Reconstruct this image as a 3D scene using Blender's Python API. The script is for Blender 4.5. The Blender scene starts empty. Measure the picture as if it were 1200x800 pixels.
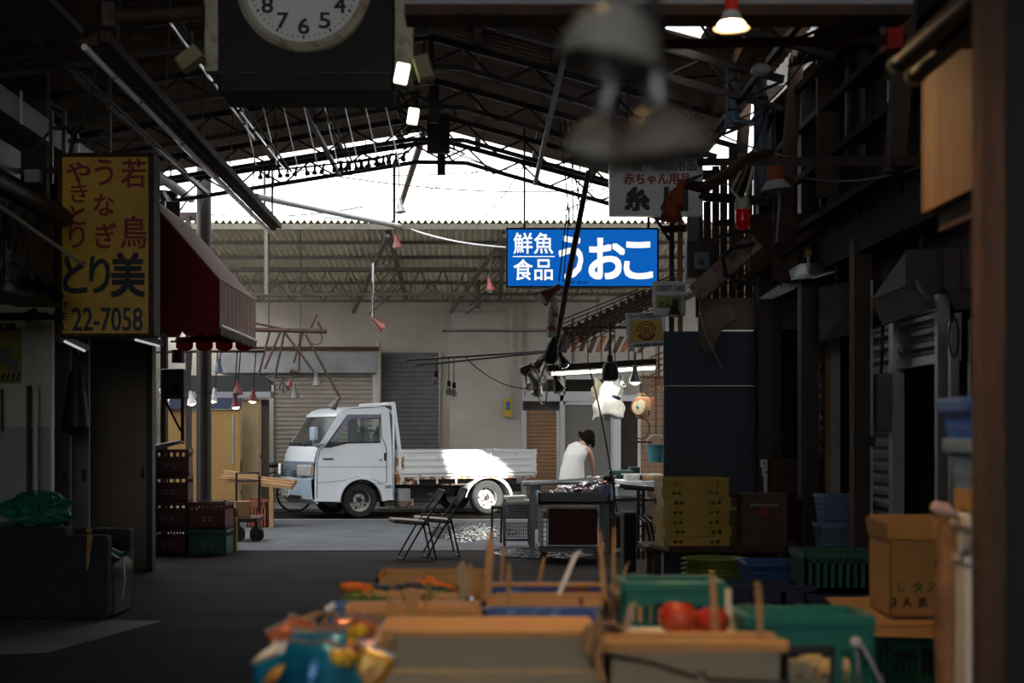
import bpy, bmesh, math, random
from mathutils import Vector, Matrix, Euler
from math import pi, sin, cos, radians as R
random.seed(7)
C = bpy.context.scene.collection
sc = bpy.context.scene
# ---------------------------------------------------------------- camera
F = 1667.0; VX = 560.0; VY = 508.0; CZ = 1.4
cam = bpy.data.cameras.new('camera'); co = bpy.data.objects.new('camera', cam); C.objects.link(co)
co.location = (0, 0, CZ); co.rotation_euler = (R(90), 0, 0)
cam.sensor_width = 36; cam.lens = 50.0; cam.shift_x = (600 - VX) / 1200; cam.shift_y = (VY - 400) / 1200
cam.clip_start = 0.05; cam.clip_end = 400
cam.dof.use_dof = True; cam.dof.focus_distance = 21.0; cam.dof.aperture_fstop = 3.4
sc.camera = co
# ---------------------------------------------------------------- world, sun, exposure
sc.view_settings.view_transform = 'Standard'; sc.view_settings.look = 'None'
sc.view_settings.gamma = 1; sc.view_settings.use_curve_mapping = False
sc.view_settings.exposure = 1.95
sc.cycles.use_denoising = True; sc.cycles.max_bounces = 8; sc.cycles.sample_clamp_indirect = 4.0
w = bpy.data.worlds.new('sky'); sc.world = w; w.use_nodes = True
bg = w.node_tree.nodes['Background']; bg.inputs[0].default_value = (0.93, 0.965, 1.0, 1); bg.inputs[1].default_value = 1.15
SUNV = Vector((0.62, -0.56, 0.55)).normalized()
sl = bpy.data.lights.new('sun', 'SUN'); sl.energy = 6.0; sl.angle = R(0.53); sl.color = (1, 0.97, 0.9)
so = bpy.data.objects.new('sun', sl); C.objects.link(so); so.rotation_euler = SUNV.to_track_quat('Z', 'Y').to_euler(); so.location = (20, -10, 25)

def P(x, y, d): return Vector(((x - VX) / F * d, d, CZ - (y - VY) / F * d))
def PX(x, d): return (x - VX) / F * d
def PZ(y, d): return CZ - (y - VY) / F * d

# ---------------------------------------------------------------- materials
MATS = {}
def mat(name, col, rough=0.7, metal=0.0, col2=None, scale=6.0, var=0.18, bump=0.0, bscale=40.0, stretch=None, spec=0.5, lo=0.35, hi=0.7, emit=None, alpha=None, trans=None):
    if name in MATS: return MATS[name]
    m = bpy.data.materials.new(name); m.use_nodes = True; nt = m.node_tree; n = nt.nodes; l = nt.links
    b = n['Principled BSDF']; b.inputs['Roughness'].default_value = rough; b.inputs['Metallic'].default_value = metal
    b.inputs['Specular IOR Level'].default_value = spec
    if col2 is None: col2 = tuple(c * (1 - var) for c in col)
    tc = n.new('ShaderNodeTexCoord'); mp = n.new('ShaderNodeMapping'); l.new(tc.outputs['Object'], mp.inputs[0])
    if stretch: mp.inputs['Scale'].default_value = stretch
    nz = n.new('ShaderNodeTexNoise'); nz.inputs['Scale'].default_value = scale; nz.inputs['Detail'].default_value = 6; nz.inputs['Roughness'].default_value = 0.65
    l.new(mp.outputs[0], nz.inputs['Vector'])
    cr = n.new('ShaderNodeValToRGB'); cr.color_ramp.elements[0].position = lo; cr.color_ramp.elements[1].position = hi
    cr.color_ramp.elements[0].color = (*col, 1); cr.color_ramp.elements[1].color = (*col2, 1)
    l.new(nz.outputs['Fac'], cr.inputs[0]); l.new(cr.outputs[0], b.inputs['Base Color'])
    if bump:
        nb = n.new('ShaderNodeTexNoise'); nb.inputs['Scale'].default_value = bscale; nb.inputs['Detail'].default_value = 4
        l.new(mp.outputs[0], nb.inputs['Vector'])
        bp = n.new('ShaderNodeBump'); bp.inputs['Strength'].default_value = bump; bp.inputs['Distance'].default_value = 0.01
        l.new(nb.outputs['Fac'], bp.inputs['Height']); l.new(bp.outputs[0], b.inputs['Normal'])
    if emit: b.inputs['Emission Color'].default_value = (*emit[0], 1); b.inputs['Emission Strength'].default_value = emit[1]
    if trans is not None: b.inputs['Transmission Weight'].default_value = trans; b.inputs['IOR'].default_value = 1.45
    if alpha is not None: b.inputs['Alpha'].default_value = alpha
    MATS[name] = m; return m
def emat(name, col, s):
    if name in MATS: return MATS[name]
    m = bpy.data.materials.new(name); m.use_nodes = True; nt = m.node_tree; nt.nodes.clear()
    o = nt.nodes.new('ShaderNodeOutputMaterial'); e = nt.nodes.new('ShaderNodeEmission'); e.inputs[0].default_value = (*col, 1); e.inputs[1].default_value = s
    nt.links.new(e.outputs[0], o.inputs[0]); MATS[name] = m; return m
def glass(name, tint=(0.9, 0.95, 0.95), refl=0.12):
    if name in MATS: return MATS[name]
    m = bpy.data.materials.new(name); m.use_nodes = True; nt = m.node_tree; nt.nodes.clear()
    o = nt.nodes.new('ShaderNodeOutputMaterial'); t = nt.nodes.new('ShaderNodeBsdfTransparent'); t.inputs[0].default_value = (*tint, 1)
    g = nt.nodes.new('ShaderNodeBsdfGlossy'); g.inputs['Roughness'].default_value = 0.03; mx = nt.nodes.new('ShaderNodeMixShader')
    f = nt.nodes.new('ShaderNodeFresnel'); f.inputs[0].default_value = 1.5
    ad = nt.nodes.new('ShaderNodeMath'); ad.operation = 'ADD'; ad.inputs[1].default_value = refl * 0.3; nt.links.new(f.outputs[0], ad.inputs[0])
    nt.links.new(ad.outputs[0], mx.inputs[0]); nt.links.new(t.outputs[0], mx.inputs[1]); nt.links.new(g.outputs[0], mx.inputs[2]); nt.links.new(mx.outputs[0], o.inputs[0])
    MATS[name] = m; return m

M = dict(
 black=mat('black_paint', (.012, .012, .013), .5), dark=mat('dark_steel', (.035, .03, .028), .55, .3, col2=(.06, .035, .022), scale=9, bump=.2),
 rust=mat('rusty_steel', (.09, .045, .025), .8, .2, col2=(.035, .025, .02), scale=7, bump=.4), galv=mat('galvanised_steel', (.38, .39, .4), .42, .6, var=.4, scale=5),
 ivory=mat('aged_ivory_paint', (.5, .45, .33), .6, col2=(.2, .11, .04), lo=.5, hi=.72, scale=14, bump=.2),
 white=mat('white_paint', (.72, .73, .72), .4, var=.1), truck=mat('truck_white_paint', (.8, .83, .86), .28, var=.05, scale=3),
 bedw=mat('bed_white_paint', (.78, .79, .77), .4, col2=(.3, .13, .04), lo=.72, hi=.78, scale=5), rustb=mat('rusted_white_paint', (.7, .66, .6), .6, col2=(.28, .1, .025), lo=.45, hi=.55, scale=9),
 tgrey=mat('truck_grey_plastic', (.19, .23, .28), .5, var=.1), bumper=mat('truck_bumper_paint', (.42, .5, .58), .4, var=.12), tyre=mat('tyre_rubber', (.022, .022, .022), .8, var=.2, scale=20, bump=.2, bscale=60),
 chrome=mat('worn_chrome', (.6, .6, .6), .25, .9, var=.2), rim=mat('painted_wheel_rim', (.5, .5, .48), .4, .4, col2=(.2, .12, .07), lo=.5, hi=.75, scale=30),
 wood=mat('bare_wood', (.42, .25, .11), .75, col2=(.28, .15, .06), scale=5, stretch=(1, 9, 9), bump=.25), dwood=mat('dark_wood', (.085, .045, .026), .75, col2=(.04, .024, .016), scale=5, stretch=(9, 9, 1), bump=.4),
 ply=mat('plywood', (.5, .3, .14), .7, col2=(.36, .2, .09), scale=3, stretch=(3, 3, .6), bump=.15), card=mat('cardboard', (.42, .25, .1), .9, var=.2, scale=4, bump=.05),
 cardg=mat('grey_cardboard', (.34, .29, .2), .9, var=.15, scale=4), yellowp=mat('yellow_plastic', (.62, .38, .035), .45, var=.25), greenp=mat('green_plastic', (.0, .14, .105), .4, var=.25),
 dgreenp=mat('dark_green_plastic', (.003, .1, .06), .45, var=.3), navyp=mat('navy_plastic', (.01, .018, .06), .5, var=.3), bluep=mat('blue_plastic', (.035, .13, .38), .45, var=.2),
 clockb=mat('clock_case_black', (.004, .004, .005), .7), lbluep=mat('pale_blue_plastic', (.16, .27, .42), .45, var=.2), redp=mat('maroon_plastic', (.12, .02, .018), .5, var=.3), whitep=mat('white_plastic', (.75, .77, .78), .45, var=.1),
 olive=mat('olive_plastic', (.3, .33, .05), .5, var=.3), navyw=mat('navy_painted_board', (.045, .055, .085), .6, var=.3, scale=2, bump=.1), awn=mat('maroon_canvas', (.24, .012, .035), .85, var=.25, scale=3, bump=.15),
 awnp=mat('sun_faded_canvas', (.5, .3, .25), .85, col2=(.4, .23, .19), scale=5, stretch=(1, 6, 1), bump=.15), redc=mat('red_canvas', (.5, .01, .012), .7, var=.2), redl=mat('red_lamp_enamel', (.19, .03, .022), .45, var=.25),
 orange=mat('orange_lamp_enamel', (.45, .1, .04), .5, var=.2), bulb=mat('clear_bulb', (.75, .75, .72), .1, var=.02, trans=.7), cord=mat('cable_rubber', (.02, .02, .022), .6), cream=mat('cream_plastic', (.7, .65, .48), .5, var=.1),
 skin=mat('skin', (.55, .3, .2), .55, var=.08), hair=mat('dark_hair', (.01, .006, .004), .9, var=.3, scale=60, spec=.1), cloth=mat('white_cotton', (.72, .68, .64), .9, var=.08, bump=.2, bscale=12),
 fab=mat('black_upholstery', (.022, .026, .032), .9, var=.3, scale=12, bump=.3, bscale=200), fabb=mat('slate_upholstery', (.06, .075, .09), .9, var=.3, scale=12, bump=.3, bscale=200), seatg=mat('grey_vinyl_seat', (.1, .095, .09), .6, col2=(.05, .05, .05), scale=6),
 conc=mat('pale_concrete', (.34, .33, .31), .85, col2=(.2, .19, .18), scale=2.5, bump=.3), wallg=mat('mortar_wall', (.52, .46, .385), .9, col2=(.36, .31, .255), lo=.4, hi=.8, scale=1.3, bump=.2),
 wallp=mat('pale_mortar', (.58, .54, .47), .9, col2=(.45, .415, .36), scale=1.5, bump=.2), board=mat('grey_board', (.16, .16, .16), .8, var=.3, scale=2), brownb=mat('brown_board', (.24, .195, .15), .8, var=.2, scale=3),
 shut=mat('shutter_steel', (.42, .365, .31), .55, .2, col2=(.3, .25, .2), scale=2, stretch=(1, 1, 5)), shutd=mat('dark_shutter_steel', (.2, .2, .2), .45, .5, col2=(.1, .1, .1), scale=3, stretch=(1, 1, 5)),
 shutb=mat('brown_shutter_steel', (.36, .2, .11), .55, .2, var=.2), sheet=mat('fibre_cement_sheet', (.86, .78, .6), .85, col2=(.62, .53, .38), lo=.4, hi=.75, scale=2.2, bump=.2), roofs=mat('dark_roof_sheet', (.4, .31, .24), .8, col2=(.22, .165, .125), scale=1.6, bump=.2),
 frame=mat('aluminium_frame', (.5, .5, .48), .4, .4, var=.1), ochre=mat('ochre_board', (.4, .23, .07), .7, var=.15, scale=3), tile=mat('glazed_tile', (.38, .27, .19), .35, var=.15, scale=3), grout=mat('tile_grout', (.16, .11, .08), .9),
 steel=mat('stainless_steel', (.5, .52, .54), .35, .7, var=.2), tub=mat('grey_tub_plastic', (.2, .22, .25), .5, var=.2), browncloth=mat('brown_cover', (.1, .035, .022), .85, var=.2, scale=5), poly=mat('polystyrene', (.72, .75, .8), .8, var=.08, scale=9),
 film=mat('silver_film', (.55, .5, .52), .22, .6, col2=(.3, .1, .14), lo=.5, hi=.6, scale=14), applem=mat('apple_skin', (.42, .03, .015), .35, col2=(.4, .12, .03), lo=.5, hi=.8, scale=9), carrot=mat('carrot_skin', (.75, .17, .015), .6, var=.2, scale=20),
 leaf=mat('leaf_green', (.1, .2, .035), .7, var=.5, scale=20), potato=mat('potato_skin', (.48, .3, .14), .8, var=.3, scale=15), egg=mat('blue_grey_leaf', (.05, .085, .13), .55, var=.4, scale=12), lemon=mat('lemon_skin', (.65, .42, .03), .45, var=.15, scale=20),
 foilb=mat('blue_foil_bag', (.01, .22, .42), .25, .3, col2=(.005, .08, .2), scale=9, bump=.3, bscale=15), foilr=mat('red_brown_foil', (.3, .05, .02), .25, .3, col2=(.4, .22, .1), scale=12, bump=.3, bscale=15), foily=mat('yellow_foil', (.6, .4, .03), .3, .2, col2=(.3, .1, .04), scale=12, bump=.3, bscale=15),
 gnet=mat('green_net', (.01, .2, .14), .45, col2=(.005, .08, .055), scale=14, bump=.3), clearb=mat('thin_white_bag', (.72, .76, .76), .35, var=.12, scale=12, bump=.4, bscale=14), clockf=mat('clock_face', (.85, .87, .8), .5, var=.06), signy=mat('yellow_sign_face', (.72, .42, .015), .4, col2=(.5, .27, .01), scale=2.5),
 signw=mat('weathered_white_sign', (.75, .74, .72), .7, col2=(.5, .49, .47), scale=3), txr=mat('red_lettering', (.3, .02, .015), .6), txk=mat('black_lettering', (.015, .02, .02), .6), txb=mat('blue_black_lettering', (.03, .04, .07), .6), txg=mat('green_lettering', (.06, .14, .03), .8),
 blueb=mat('turquoise_plastic', (.09, .33, .4), .4, var=.15), peach=mat('fan_peach_plastic', (.62, .36, .2), .45, var=.1), teal=mat('teal_panel', (.03, .12, .13), .7), panel=mat('pale_fascia_panel', (.36, .36, .37), .6, col2=(.2, .2, .2), scale=2), blueg=mat('blue_grey_conduit', (.13, .18, .24), .5, .2),
 fish=mat('fish_skin', (.3, .32, .36), .28, .5, col2=(.55, .55, .56), scale=14), foam=mat('foam_tray', (.7, .7, .66), .7, var=.06), bag_gn=mat('pale_green_label', (.35, .4, .08), .5),
)
M['g'] = glass('window_glass'); M['gd'] = glass('dusky_glass', (.5, .55, .55), .3); M['gs'] = glass('smoky_visor', (.32, .32, .4), .2); M['gw'] = mat('dark_windscreen', (.02, .024, .024), .25, var=.1, spec=.25)
E = dict(tube=emat('tube_glow', (1, .93, .78), 2.2), bulb=emat('warm_bulb_glow', (1, .62, .28), 9.0), flood=emat('flood_glow', (1, .97, .72), 1.0), blue=emat('lit_blue_acrylic', (.006, .17, .72), .17), let=emat('lit_white_acrylic', (1, 1, 1), .28), spot=emat('spot_glow', (1, .75, .5), 1.6))

# ---------------------------------------------------------------- mesh builder
class MB:
    def __init__(s): s.bm = bmesh.new()
    def _x(s, vs, mtx):
        bmesh.ops.transform(s.bm, matrix=mtx, verts=vs)
    def box(s, c, d, rot=None, bev=0.0, taper=None):
        r = bmesh.ops.create_cube(s.bm, size=1.0); vs = r['verts']
        for v in vs: v.co = Vector((v.co.x * d[0], v.co.y * d[1], v.co.z * d[2]))
        if taper:
            for v in vs:
                if v.co.z < 0: v.co.x *= taper; v.co.y *= taper
        if bev:
            es = list({e for v in vs for e in v.link_edges})
            rr = bmesh.ops.bevel(s.bm, geom=es, offset=bev, segments=2, affect='EDGES', profile=.5)
            vs = list({v for f in rr['faces'] for v in f.verts} | {v for v in vs if v.is_valid})
        mt = Matrix.Translation(c) @ (Euler(rot).to_matrix().to_4x4() if rot else Matrix())
        s._x(vs, mt); return s
    def b2(s, x0, y0, z0, x1, y1, z1, bev=0.0):
        return s.box(((x0 + x1) / 2, (y0 + y1) / 2, (z0 + z1) / 2), (abs(x1 - x0), abs(y1 - y0), abs(z1 - z0)), None, bev)
    def cyl(s, p0, p1, r0, r1=None, seg=10):
        p0 = Vector(p0); p1 = Vector(p1); r1 = r0 if r1 is None else r1
        q = (p1 - p0).to_track_quat('Z', 'Y').to_matrix().to_4x4(); L = (p1 - p0).length
        r = bmesh.ops.create_cone(s.bm, cap_ends=True, segments=seg, radius1=r0, radius2=r1, depth=L)
        s._x(r['verts'], Matrix.Translation((p0 + p1) / 2) @ q); return s
    def bar(s, p0, p1, w, h=None, up=(0, 0, 1)):
        p0 = Vector(p0); p1 = Vector(p1); h = h or w; d = (p1 - p0); L = d.length; d.normalize(); up = Vector(up)
        if abs(d.dot(up)) > .98: up = Vector((0, 1, 0))
        x = d.cross(up).normalized(); z = x.cross(d)
        mt = Matrix((x, d, z)).transposed().to_4x4(); mt.translation = (p0 + p1) / 2
        r = bmesh.ops.create_cube(s.bm, size=1.0)
        for v in r['verts']: v.co = Vector((v.co.x * w, v.co.y * L, v.co.z * h))
        s._x(r['verts'], mt); return s
    def tube(s, pts, r, seg=6, cap=True, closed=False):
        pts = [Vector(p) for p in pts]; n = len(pts); rings = []; prev = None
        rr = r if isinstance(r, (list, tuple)) else [r] * n
        for i, p in enumerate(pts):
            a = pts[(i - 1) % n] if (i > 0 or closed) else p; b = pts[(i + 1) % n] if (i < n - 1 or closed) else p
            d = (b - a).normalized()
            if prev is None:
                up = Vector((0, 0, 1)) if abs(d.z) < .9 else Vector((0, 1, 0)); x = d.cross(up).normalized()
            else:
                x = (prev - d * prev.dot(d)).normalized()
            prev = x; y = d.cross(x)
            rings.append([s.bm.verts.new(p + (x * cos(2 * pi * k / seg) + y * sin(2 * pi * k / seg)) * rr[i]) for k in range(seg)])
        for i in range(n if closed else n - 1):
            A = rings[i]; B = rings[(i + 1) % n]
            for k in range(seg):
                try: s.bm.faces.new((A[k], A[(k + 1) % seg], B[(k + 1) % seg], B[k]))
                except ValueError: pass
        if cap and not closed:
            s.bm.faces.new(rings[0][::-1]); s.bm.faces.new(rings[-1])
        return s
    def lathe(s, prof, o, axis=(0, 0, 1), seg=20, closed=False):
        q = Vector(axis).to_track_quat('Z', 'Y').to_matrix().to_4x4(); mt = Matrix.Translation(o) @ q; rings = []
        for (r, z) in prof:
            if r < 1e-5: rings.append([s.bm.verts.new(mt @ Vector((0, 0, z)))])
            else: rings.append([s.bm.verts.new(mt @ Vector((r * cos(2 * pi * k / seg), r * sin(2 * pi * k / seg), z))) for k in range(seg)])
        for A, B in zip(rings, rings[1:] + ([rings[0]] if closed else [])):
            for k in range(seg):
                k2 = (k + 1) % seg
                if len(A) == 1 and len(B) == 1: continue
                if len(A) == 1: f = (A[0], B[k2], B[k])
                elif len(B) == 1: f = (A[k], A[k2], B[0])
                else: f = (A[k], A[k2], B[k2], B[k])
                try: s.bm.faces.new(f)
                except ValueError: pass
        return s
    def sph(s, c, r, sc_=(1, 1, 1), seg=14, rot=None, lump=0.0):
        q = bmesh.ops.create_uvsphere(s.bm, u_segments=seg, v_segments=max(6, seg * 2 // 3), radius=r)
        for v in q['verts']:
            if lump: v.co *= 1 + random.uniform(-lump, lump)
            v.co = Vector((v.co.x * sc_[0], v.co.y * sc_[1], v.co.z * sc_[2]))
        s._x(q['verts'], Matrix.Translation(c) @ (Euler(rot).to_matrix().to_4x4() if rot else Matrix())); return s
    def prism(s, pts, vec):
        vec = Vector(vec); A = [s.bm.verts.new(Vector(p)) for p in pts]; B = [s.bm.verts.new(Vector(p) + vec) for p in pts]; n = len(pts)
        s.bm.faces.new(A); s.bm.faces.new(B[::-1])
        for i in range(n): s.bm.faces.new((A[i], B[i], B[(i + 1) % n], A[(i + 1) % n]))
        return s
    def grid(s, f, nu, nv, closeu=False, thick=0.0):
        g = [[s.bm.verts.new(Vector(f(i / nu, j / nv))) for j in range(nv + 1)] for i in range(nu + (0 if closeu else 1))]
        fs = []
        for i in range(nu):
            a = g[i]; b = g[(i + 1) % len(g)]
            for j in range(nv): fs.append(s.bm.faces.new((a[j], b[j], b[j + 1], a[j + 1])))
        if thick:
            s.bm.normal_update(); bmesh.ops.solidify(s.bm, geom=fs, thickness=thick)
        return s
    def corr(s, o, u, v, pitch, amp, thick=.006):
        """corrugated sheet: ridges run along v, waves repeat along u"""
        o = Vector(o); u = Vector(u); v = Vector(v); nrm = u.cross(v).normalized(); nu = max(2, int(u.length / pitch * 6))
        return s.grid(lambda a, b: o + u * a + v * b + nrm * (amp * sin(2 * pi * a * u.length / pitch)), nu, 1, thick=thick)
    def move(s, mt): bmesh.ops.transform(s.bm, matrix=mt, verts=s.bm.verts[:]); return s
ROOT = {}
def inv(parent):
    while parent is not None and parent.name not in ROOT and parent.parent is not None: parent = parent.parent
    return ROOT.get(parent.name, Matrix()).inverted() if parent is not None else Matrix()
def tag(o, label=None, cat=None, group=None, kind=None):
    if label: o['label'] = label
    if cat: o['category'] = cat
    if group: o['group'] = group
    if kind: o['kind'] = kind
    return o
SPLIT = {'leg', 'crossbar', 'support_arm', 'hanger', 'rod', 'upright', 'slat', 'rafter', 'rim_lip', 'crimped_seal', 'main_bar', 'deck_beam', 'floor_joist', 'diagonal_brace', 'arm', 'frame_tube', 'bent_handle', 'stay', 'drawer', 'shelf', 'door_panel', 'stub', 'eave_board', 'wiper', 'curtain_rod', 'lower_edge', 'end_cap'}
def obj(name, mb, m, parent=None, smooth=False, label=None, cat=None, group=None, kind=None, local=False):
    if name in SPLIT and parent is not None and isinstance(mb, MB):
        todo = set(mb.bm.verts); isl = []
        while todo:
            st = [todo.pop()]; g = [st[0]]
            while st:
                for e in st.pop().link_edges:
                    for v in e.verts:
                        if v in todo: todo.discard(v); st.append(v); g.append(v)
            isl.append(g)
        if 1 < len(isl) <= 40:
            mb.bm.verts.index_update(); ids = [{v.index for v in g} for g in isl]; out = None
            for s_ in ids:
                q = MB(); q.bm.free(); q.bm = mb.bm.copy(); q.bm.verts.ensure_lookup_table()
                bmesh.ops.delete(q.bm, geom=[v for v in q.bm.verts if v.index not in s_], context='VERTS')
                out = _obj(name, q, m, parent, smooth, label, cat, group, kind, local)
            mb.bm.free(); return out
    return _obj(name, mb, m, parent, smooth, label, cat, group, kind, local)
def _obj(name, mb, m, parent=None, smooth=False, label=None, cat=None, group=None, kind=None, local=False):
    me = bpy.data.meshes.new(name)
    if isinstance(mb, MB):
        bmesh.ops.recalc_face_normals(mb.bm, faces=mb.bm.faces[:]); mb.bm.to_mesh(me); mb.bm.free()
    else: me = mb; me.name = name
    if not local and parent is not None: me.transform(inv(parent))
    if smooth:
        me.polygons.foreach_set('use_smooth', [True] * len(me.polygons)); me.set_sharp_from_angle(angle=R(40))
    me.materials.clear(); me.materials.append(m)
    o = bpy.data.objects.new(name, me); C.objects.link(o); o.parent = parent
    return tag(o, label, cat, group, kind)
def thing(name, label, cat, loc=(0, 0, 0), rz=0.0, group=None, kind=None, rot=None):
    o = bpy.data.objects.new(name, None); C.objects.link(o); o.location = loc; o.rotation_euler = rot or (0, 0, rz)
    ROOT[o.name] = Matrix.Translation(loc) @ Euler(rot or (0, 0, rz)).to_matrix().to_4x4()
    return tag(o, label, cat, group, kind)
def dup(root, loc, rz=0.0, label=None, group=None, rot=None):
    def cp(o, par):
        c = o.copy(); C.objects.link(c); c.parent = par
        for ch in KIDS.get(o.name, []): cp(ch, c)
        return c
    KIDS = {}
    for o in root.children_recursive: KIDS.setdefault(o.parent.name, []).append(o)
    r = cp(root, None); r.location = loc; r.rotation_euler = rot or (0, 0, rz)
    if label: r['label'] = label
    if group: r['group'] = group
    return r
def plate(outer, holes, th, mt):
    """flat plate with holes (2D outlines) as a mesh, thickness along local z"""
    cu = bpy.data.curves.new('plate', 'CURVE'); cu.dimensions = '2D'; cu.fill_mode = 'BOTH'; cu.extrude = th / 2
    for pts in [outer] + list(holes):
        sp = cu.splines.new('POLY'); sp.points.add(len(pts) - 1); sp.use_cyclic_u = True
        for i, p in enumerate(pts): sp.points[i].co = (p[0], p[1], 0, 1)
    o = bpy.data.objects.new('plate', cu); C.objects.link(o)
    me = bpy.data.meshes.new_from_object(o.evaluated_get(bpy.context.evaluated_depsgraph_get()))
    bpy.data.objects.remove(o); bpy.data.curves.remove(cu); me.transform(mt); return me
def frontal(o=(0, 0, 0), rz=0.0):
    """matrix that stands local xy up as world XZ, facing -Y"""
    return Matrix.Translation(o) @ Matrix.Rotation(rz, 4, 'Z') @ Matrix.Rotation(pi / 2, 4, 'X')
def textmesh(body, w, h, mt, bold=0.0, ext=.002, shear=0.0):
    cu = bpy.data.curves.new('t', 'FONT'); cu.body = body; cu.size = 1.0; cu.extrude = .004; cu.align_x = 'CENTER'; cu.resolution_u = 3; cu.shear = shear
    o = bpy.data.objects.new('t', cu); C.objects.link(o)
    me = bpy.data.meshes.new_from_object(o.evaluated_get(bpy.context.evaluated_depsgraph_get()))
    bpy.data.objects.remove(o); bpy.data.curves.remove(cu)
    xs = [v.co.x for v in me.vertices]; ys = [v.co.y for v in me.vertices]
    if not xs: return me
    x0, x1, y0, y1 = min(xs), max(xs), min(ys), max(ys); sx = w / max(1e-6, x1 - x0); sy = h / max(1e-6, y1 - y0)
    me.transform(mt @ Matrix.Diagonal((sx, sy, ext / .004, 1)) @ Matrix.Translation((-(x0 + x1) / 2, -(y0 + y1) / 2, 0)))
    if bold:   # heavier strokes: the outline again, nudged a hair each way
        bm = bmesh.new(); r3 = mt.to_3x3(); n_ = len(body.strip()); b_ = bold * w / max(1, n_ if ord(body[0]) > 255 else n_ * .6)
        for k, (a, c) in enumerate(((1, 1), (-1, 1), (1, -1), (-1, -1), (0, 0))):
            m2 = me.copy(); m2.transform(Matrix.Translation(r3 @ Vector((a * b_, c * b_, .0002 * k)))); bm.from_mesh(m2); bpy.data.meshes.remove(m2)
        bm.to_mesh(me); bm.free()
    return me
def letters(name, rows, m, parent, o, rz=0.0, bold=.02, label=None, ext=.002):
    """rows: (text, cx, cz, w, h) in metres on the sign plane; o is the sign's front centre"""
    bmx = bmesh.new()
    for (t, cx, cz, ww, hh) in rows:
        me = textmesh(t, ww, hh, frontal(o, rz) @ Matrix.Translation((cx, cz, 0)), bold, ext); bmx.from_mesh(me); bpy.data.meshes.remove(me)
    me = bpy.data.meshes.new(name); bmx.to_mesh(me); bmx.free()
    return obj(name, me, m, parent, label=label)
def arc(c, r, a0, a1, n, plane='xz'):
    out = []
    for i in range(n + 1):
        a = a0 + (a1 - a0) * i / n; u, v = r * cos(a), r * sin(a)
        out.append(Vector(c) + (Vector((u, 0, v)) if plane == 'xz' else Vector((u, v, 0)) if plane == 'xy' else Vector((0, u, v))))
    return out
def wirepts(p0, p1, sag=.1, n=12):
    p0 = Vector(p0); p1 = Vector(p1)
    return [p0.lerp(p1, i / n) - Vector((0, 0, sag * 4 * (i / n) * (1 - i / n))) for i in range(n + 1)]
def wire(label, p0, p1, sag=.1, r=.006, name='overhead_cable', cat='cable', group=None, m=None, n=12):
    return obj(name, MB().tube(wirepts(p0, p1, sag, n), r, 5), m or M['cord'], None, True, label, cat, group)
def struct(name, mb, m, parent=None, smooth=False): return obj(name, mb, m, parent, smooth, kind=None if parent else 'structure')
# ================================================================ THE SETTING
# floor: dark asphalt hall, paler worn lane outside the roof
def floor_mat():
    m = bpy.data.materials.new('worn_asphalt'); m.use_nodes = True; nt = m.node_tree; n = nt.nodes; l = nt.links; b = n['Principled BSDF']
    tc = n.new('ShaderNodeTexCoord'); a = n.new('ShaderNodeTexNoise'); a.inputs['Scale'].default_value = 1.1; a.inputs['Detail'].default_value = 8
    mp = n.new('ShaderNodeMapping'); mp.inputs['Scale'].default_value = (.5, 1.6, 1); l.new(tc.outputs['Object'], mp.inputs[0]); l.new(mp.outputs[0], a.inputs[0])
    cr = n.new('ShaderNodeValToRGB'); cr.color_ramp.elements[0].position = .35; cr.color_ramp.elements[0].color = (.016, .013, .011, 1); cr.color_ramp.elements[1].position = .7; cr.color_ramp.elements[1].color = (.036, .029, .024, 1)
    l.new(a.outputs['Fac'], cr.inputs[0]); l.new(cr.outputs[0], b.inputs['Base Color'])
    b2 = n.new('ShaderNodeTexNoise'); b2.inputs['Scale'].default_value = 140; b2.inputs['Detail'].default_value = 3; l.new(tc.outputs['Object'], b2.inputs[0])
    bp = n.new('ShaderNodeBump'); bp.inputs['Strength'].default_value = .5; bp.inputs['Distance'].default_value = .006; l.new(b2.outputs['Fac'], bp.inputs['Height']); l.new(bp.outputs[0], b.inputs['Normal'])
    b.inputs['Roughness'].default_value = .9; b.inputs['Specular IOR Level'].default_value = .12; return m
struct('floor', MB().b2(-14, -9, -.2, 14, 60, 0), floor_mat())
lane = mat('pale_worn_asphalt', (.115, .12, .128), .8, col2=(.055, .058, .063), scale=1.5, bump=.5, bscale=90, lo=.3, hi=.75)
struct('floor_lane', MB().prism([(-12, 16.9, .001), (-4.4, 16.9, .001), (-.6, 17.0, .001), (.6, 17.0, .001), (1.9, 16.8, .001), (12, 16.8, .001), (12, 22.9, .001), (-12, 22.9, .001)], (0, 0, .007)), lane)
struct('floor_kerb', MB().b2(-12, 22.9, 0, 12, 23.15, .012).b2(-12, 25.6, 0, 12, 26.9, .05), M['conc'])
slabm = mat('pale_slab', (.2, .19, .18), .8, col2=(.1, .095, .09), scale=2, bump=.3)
struct('floor_slab', MB().prism([(-4.5, 8.6, .0), (-2.75, 9.1, .0), (-2.35, 10.6, .0), (-4.5, 10.9, .0)], (0, 0, .006)), slabm)
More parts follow.
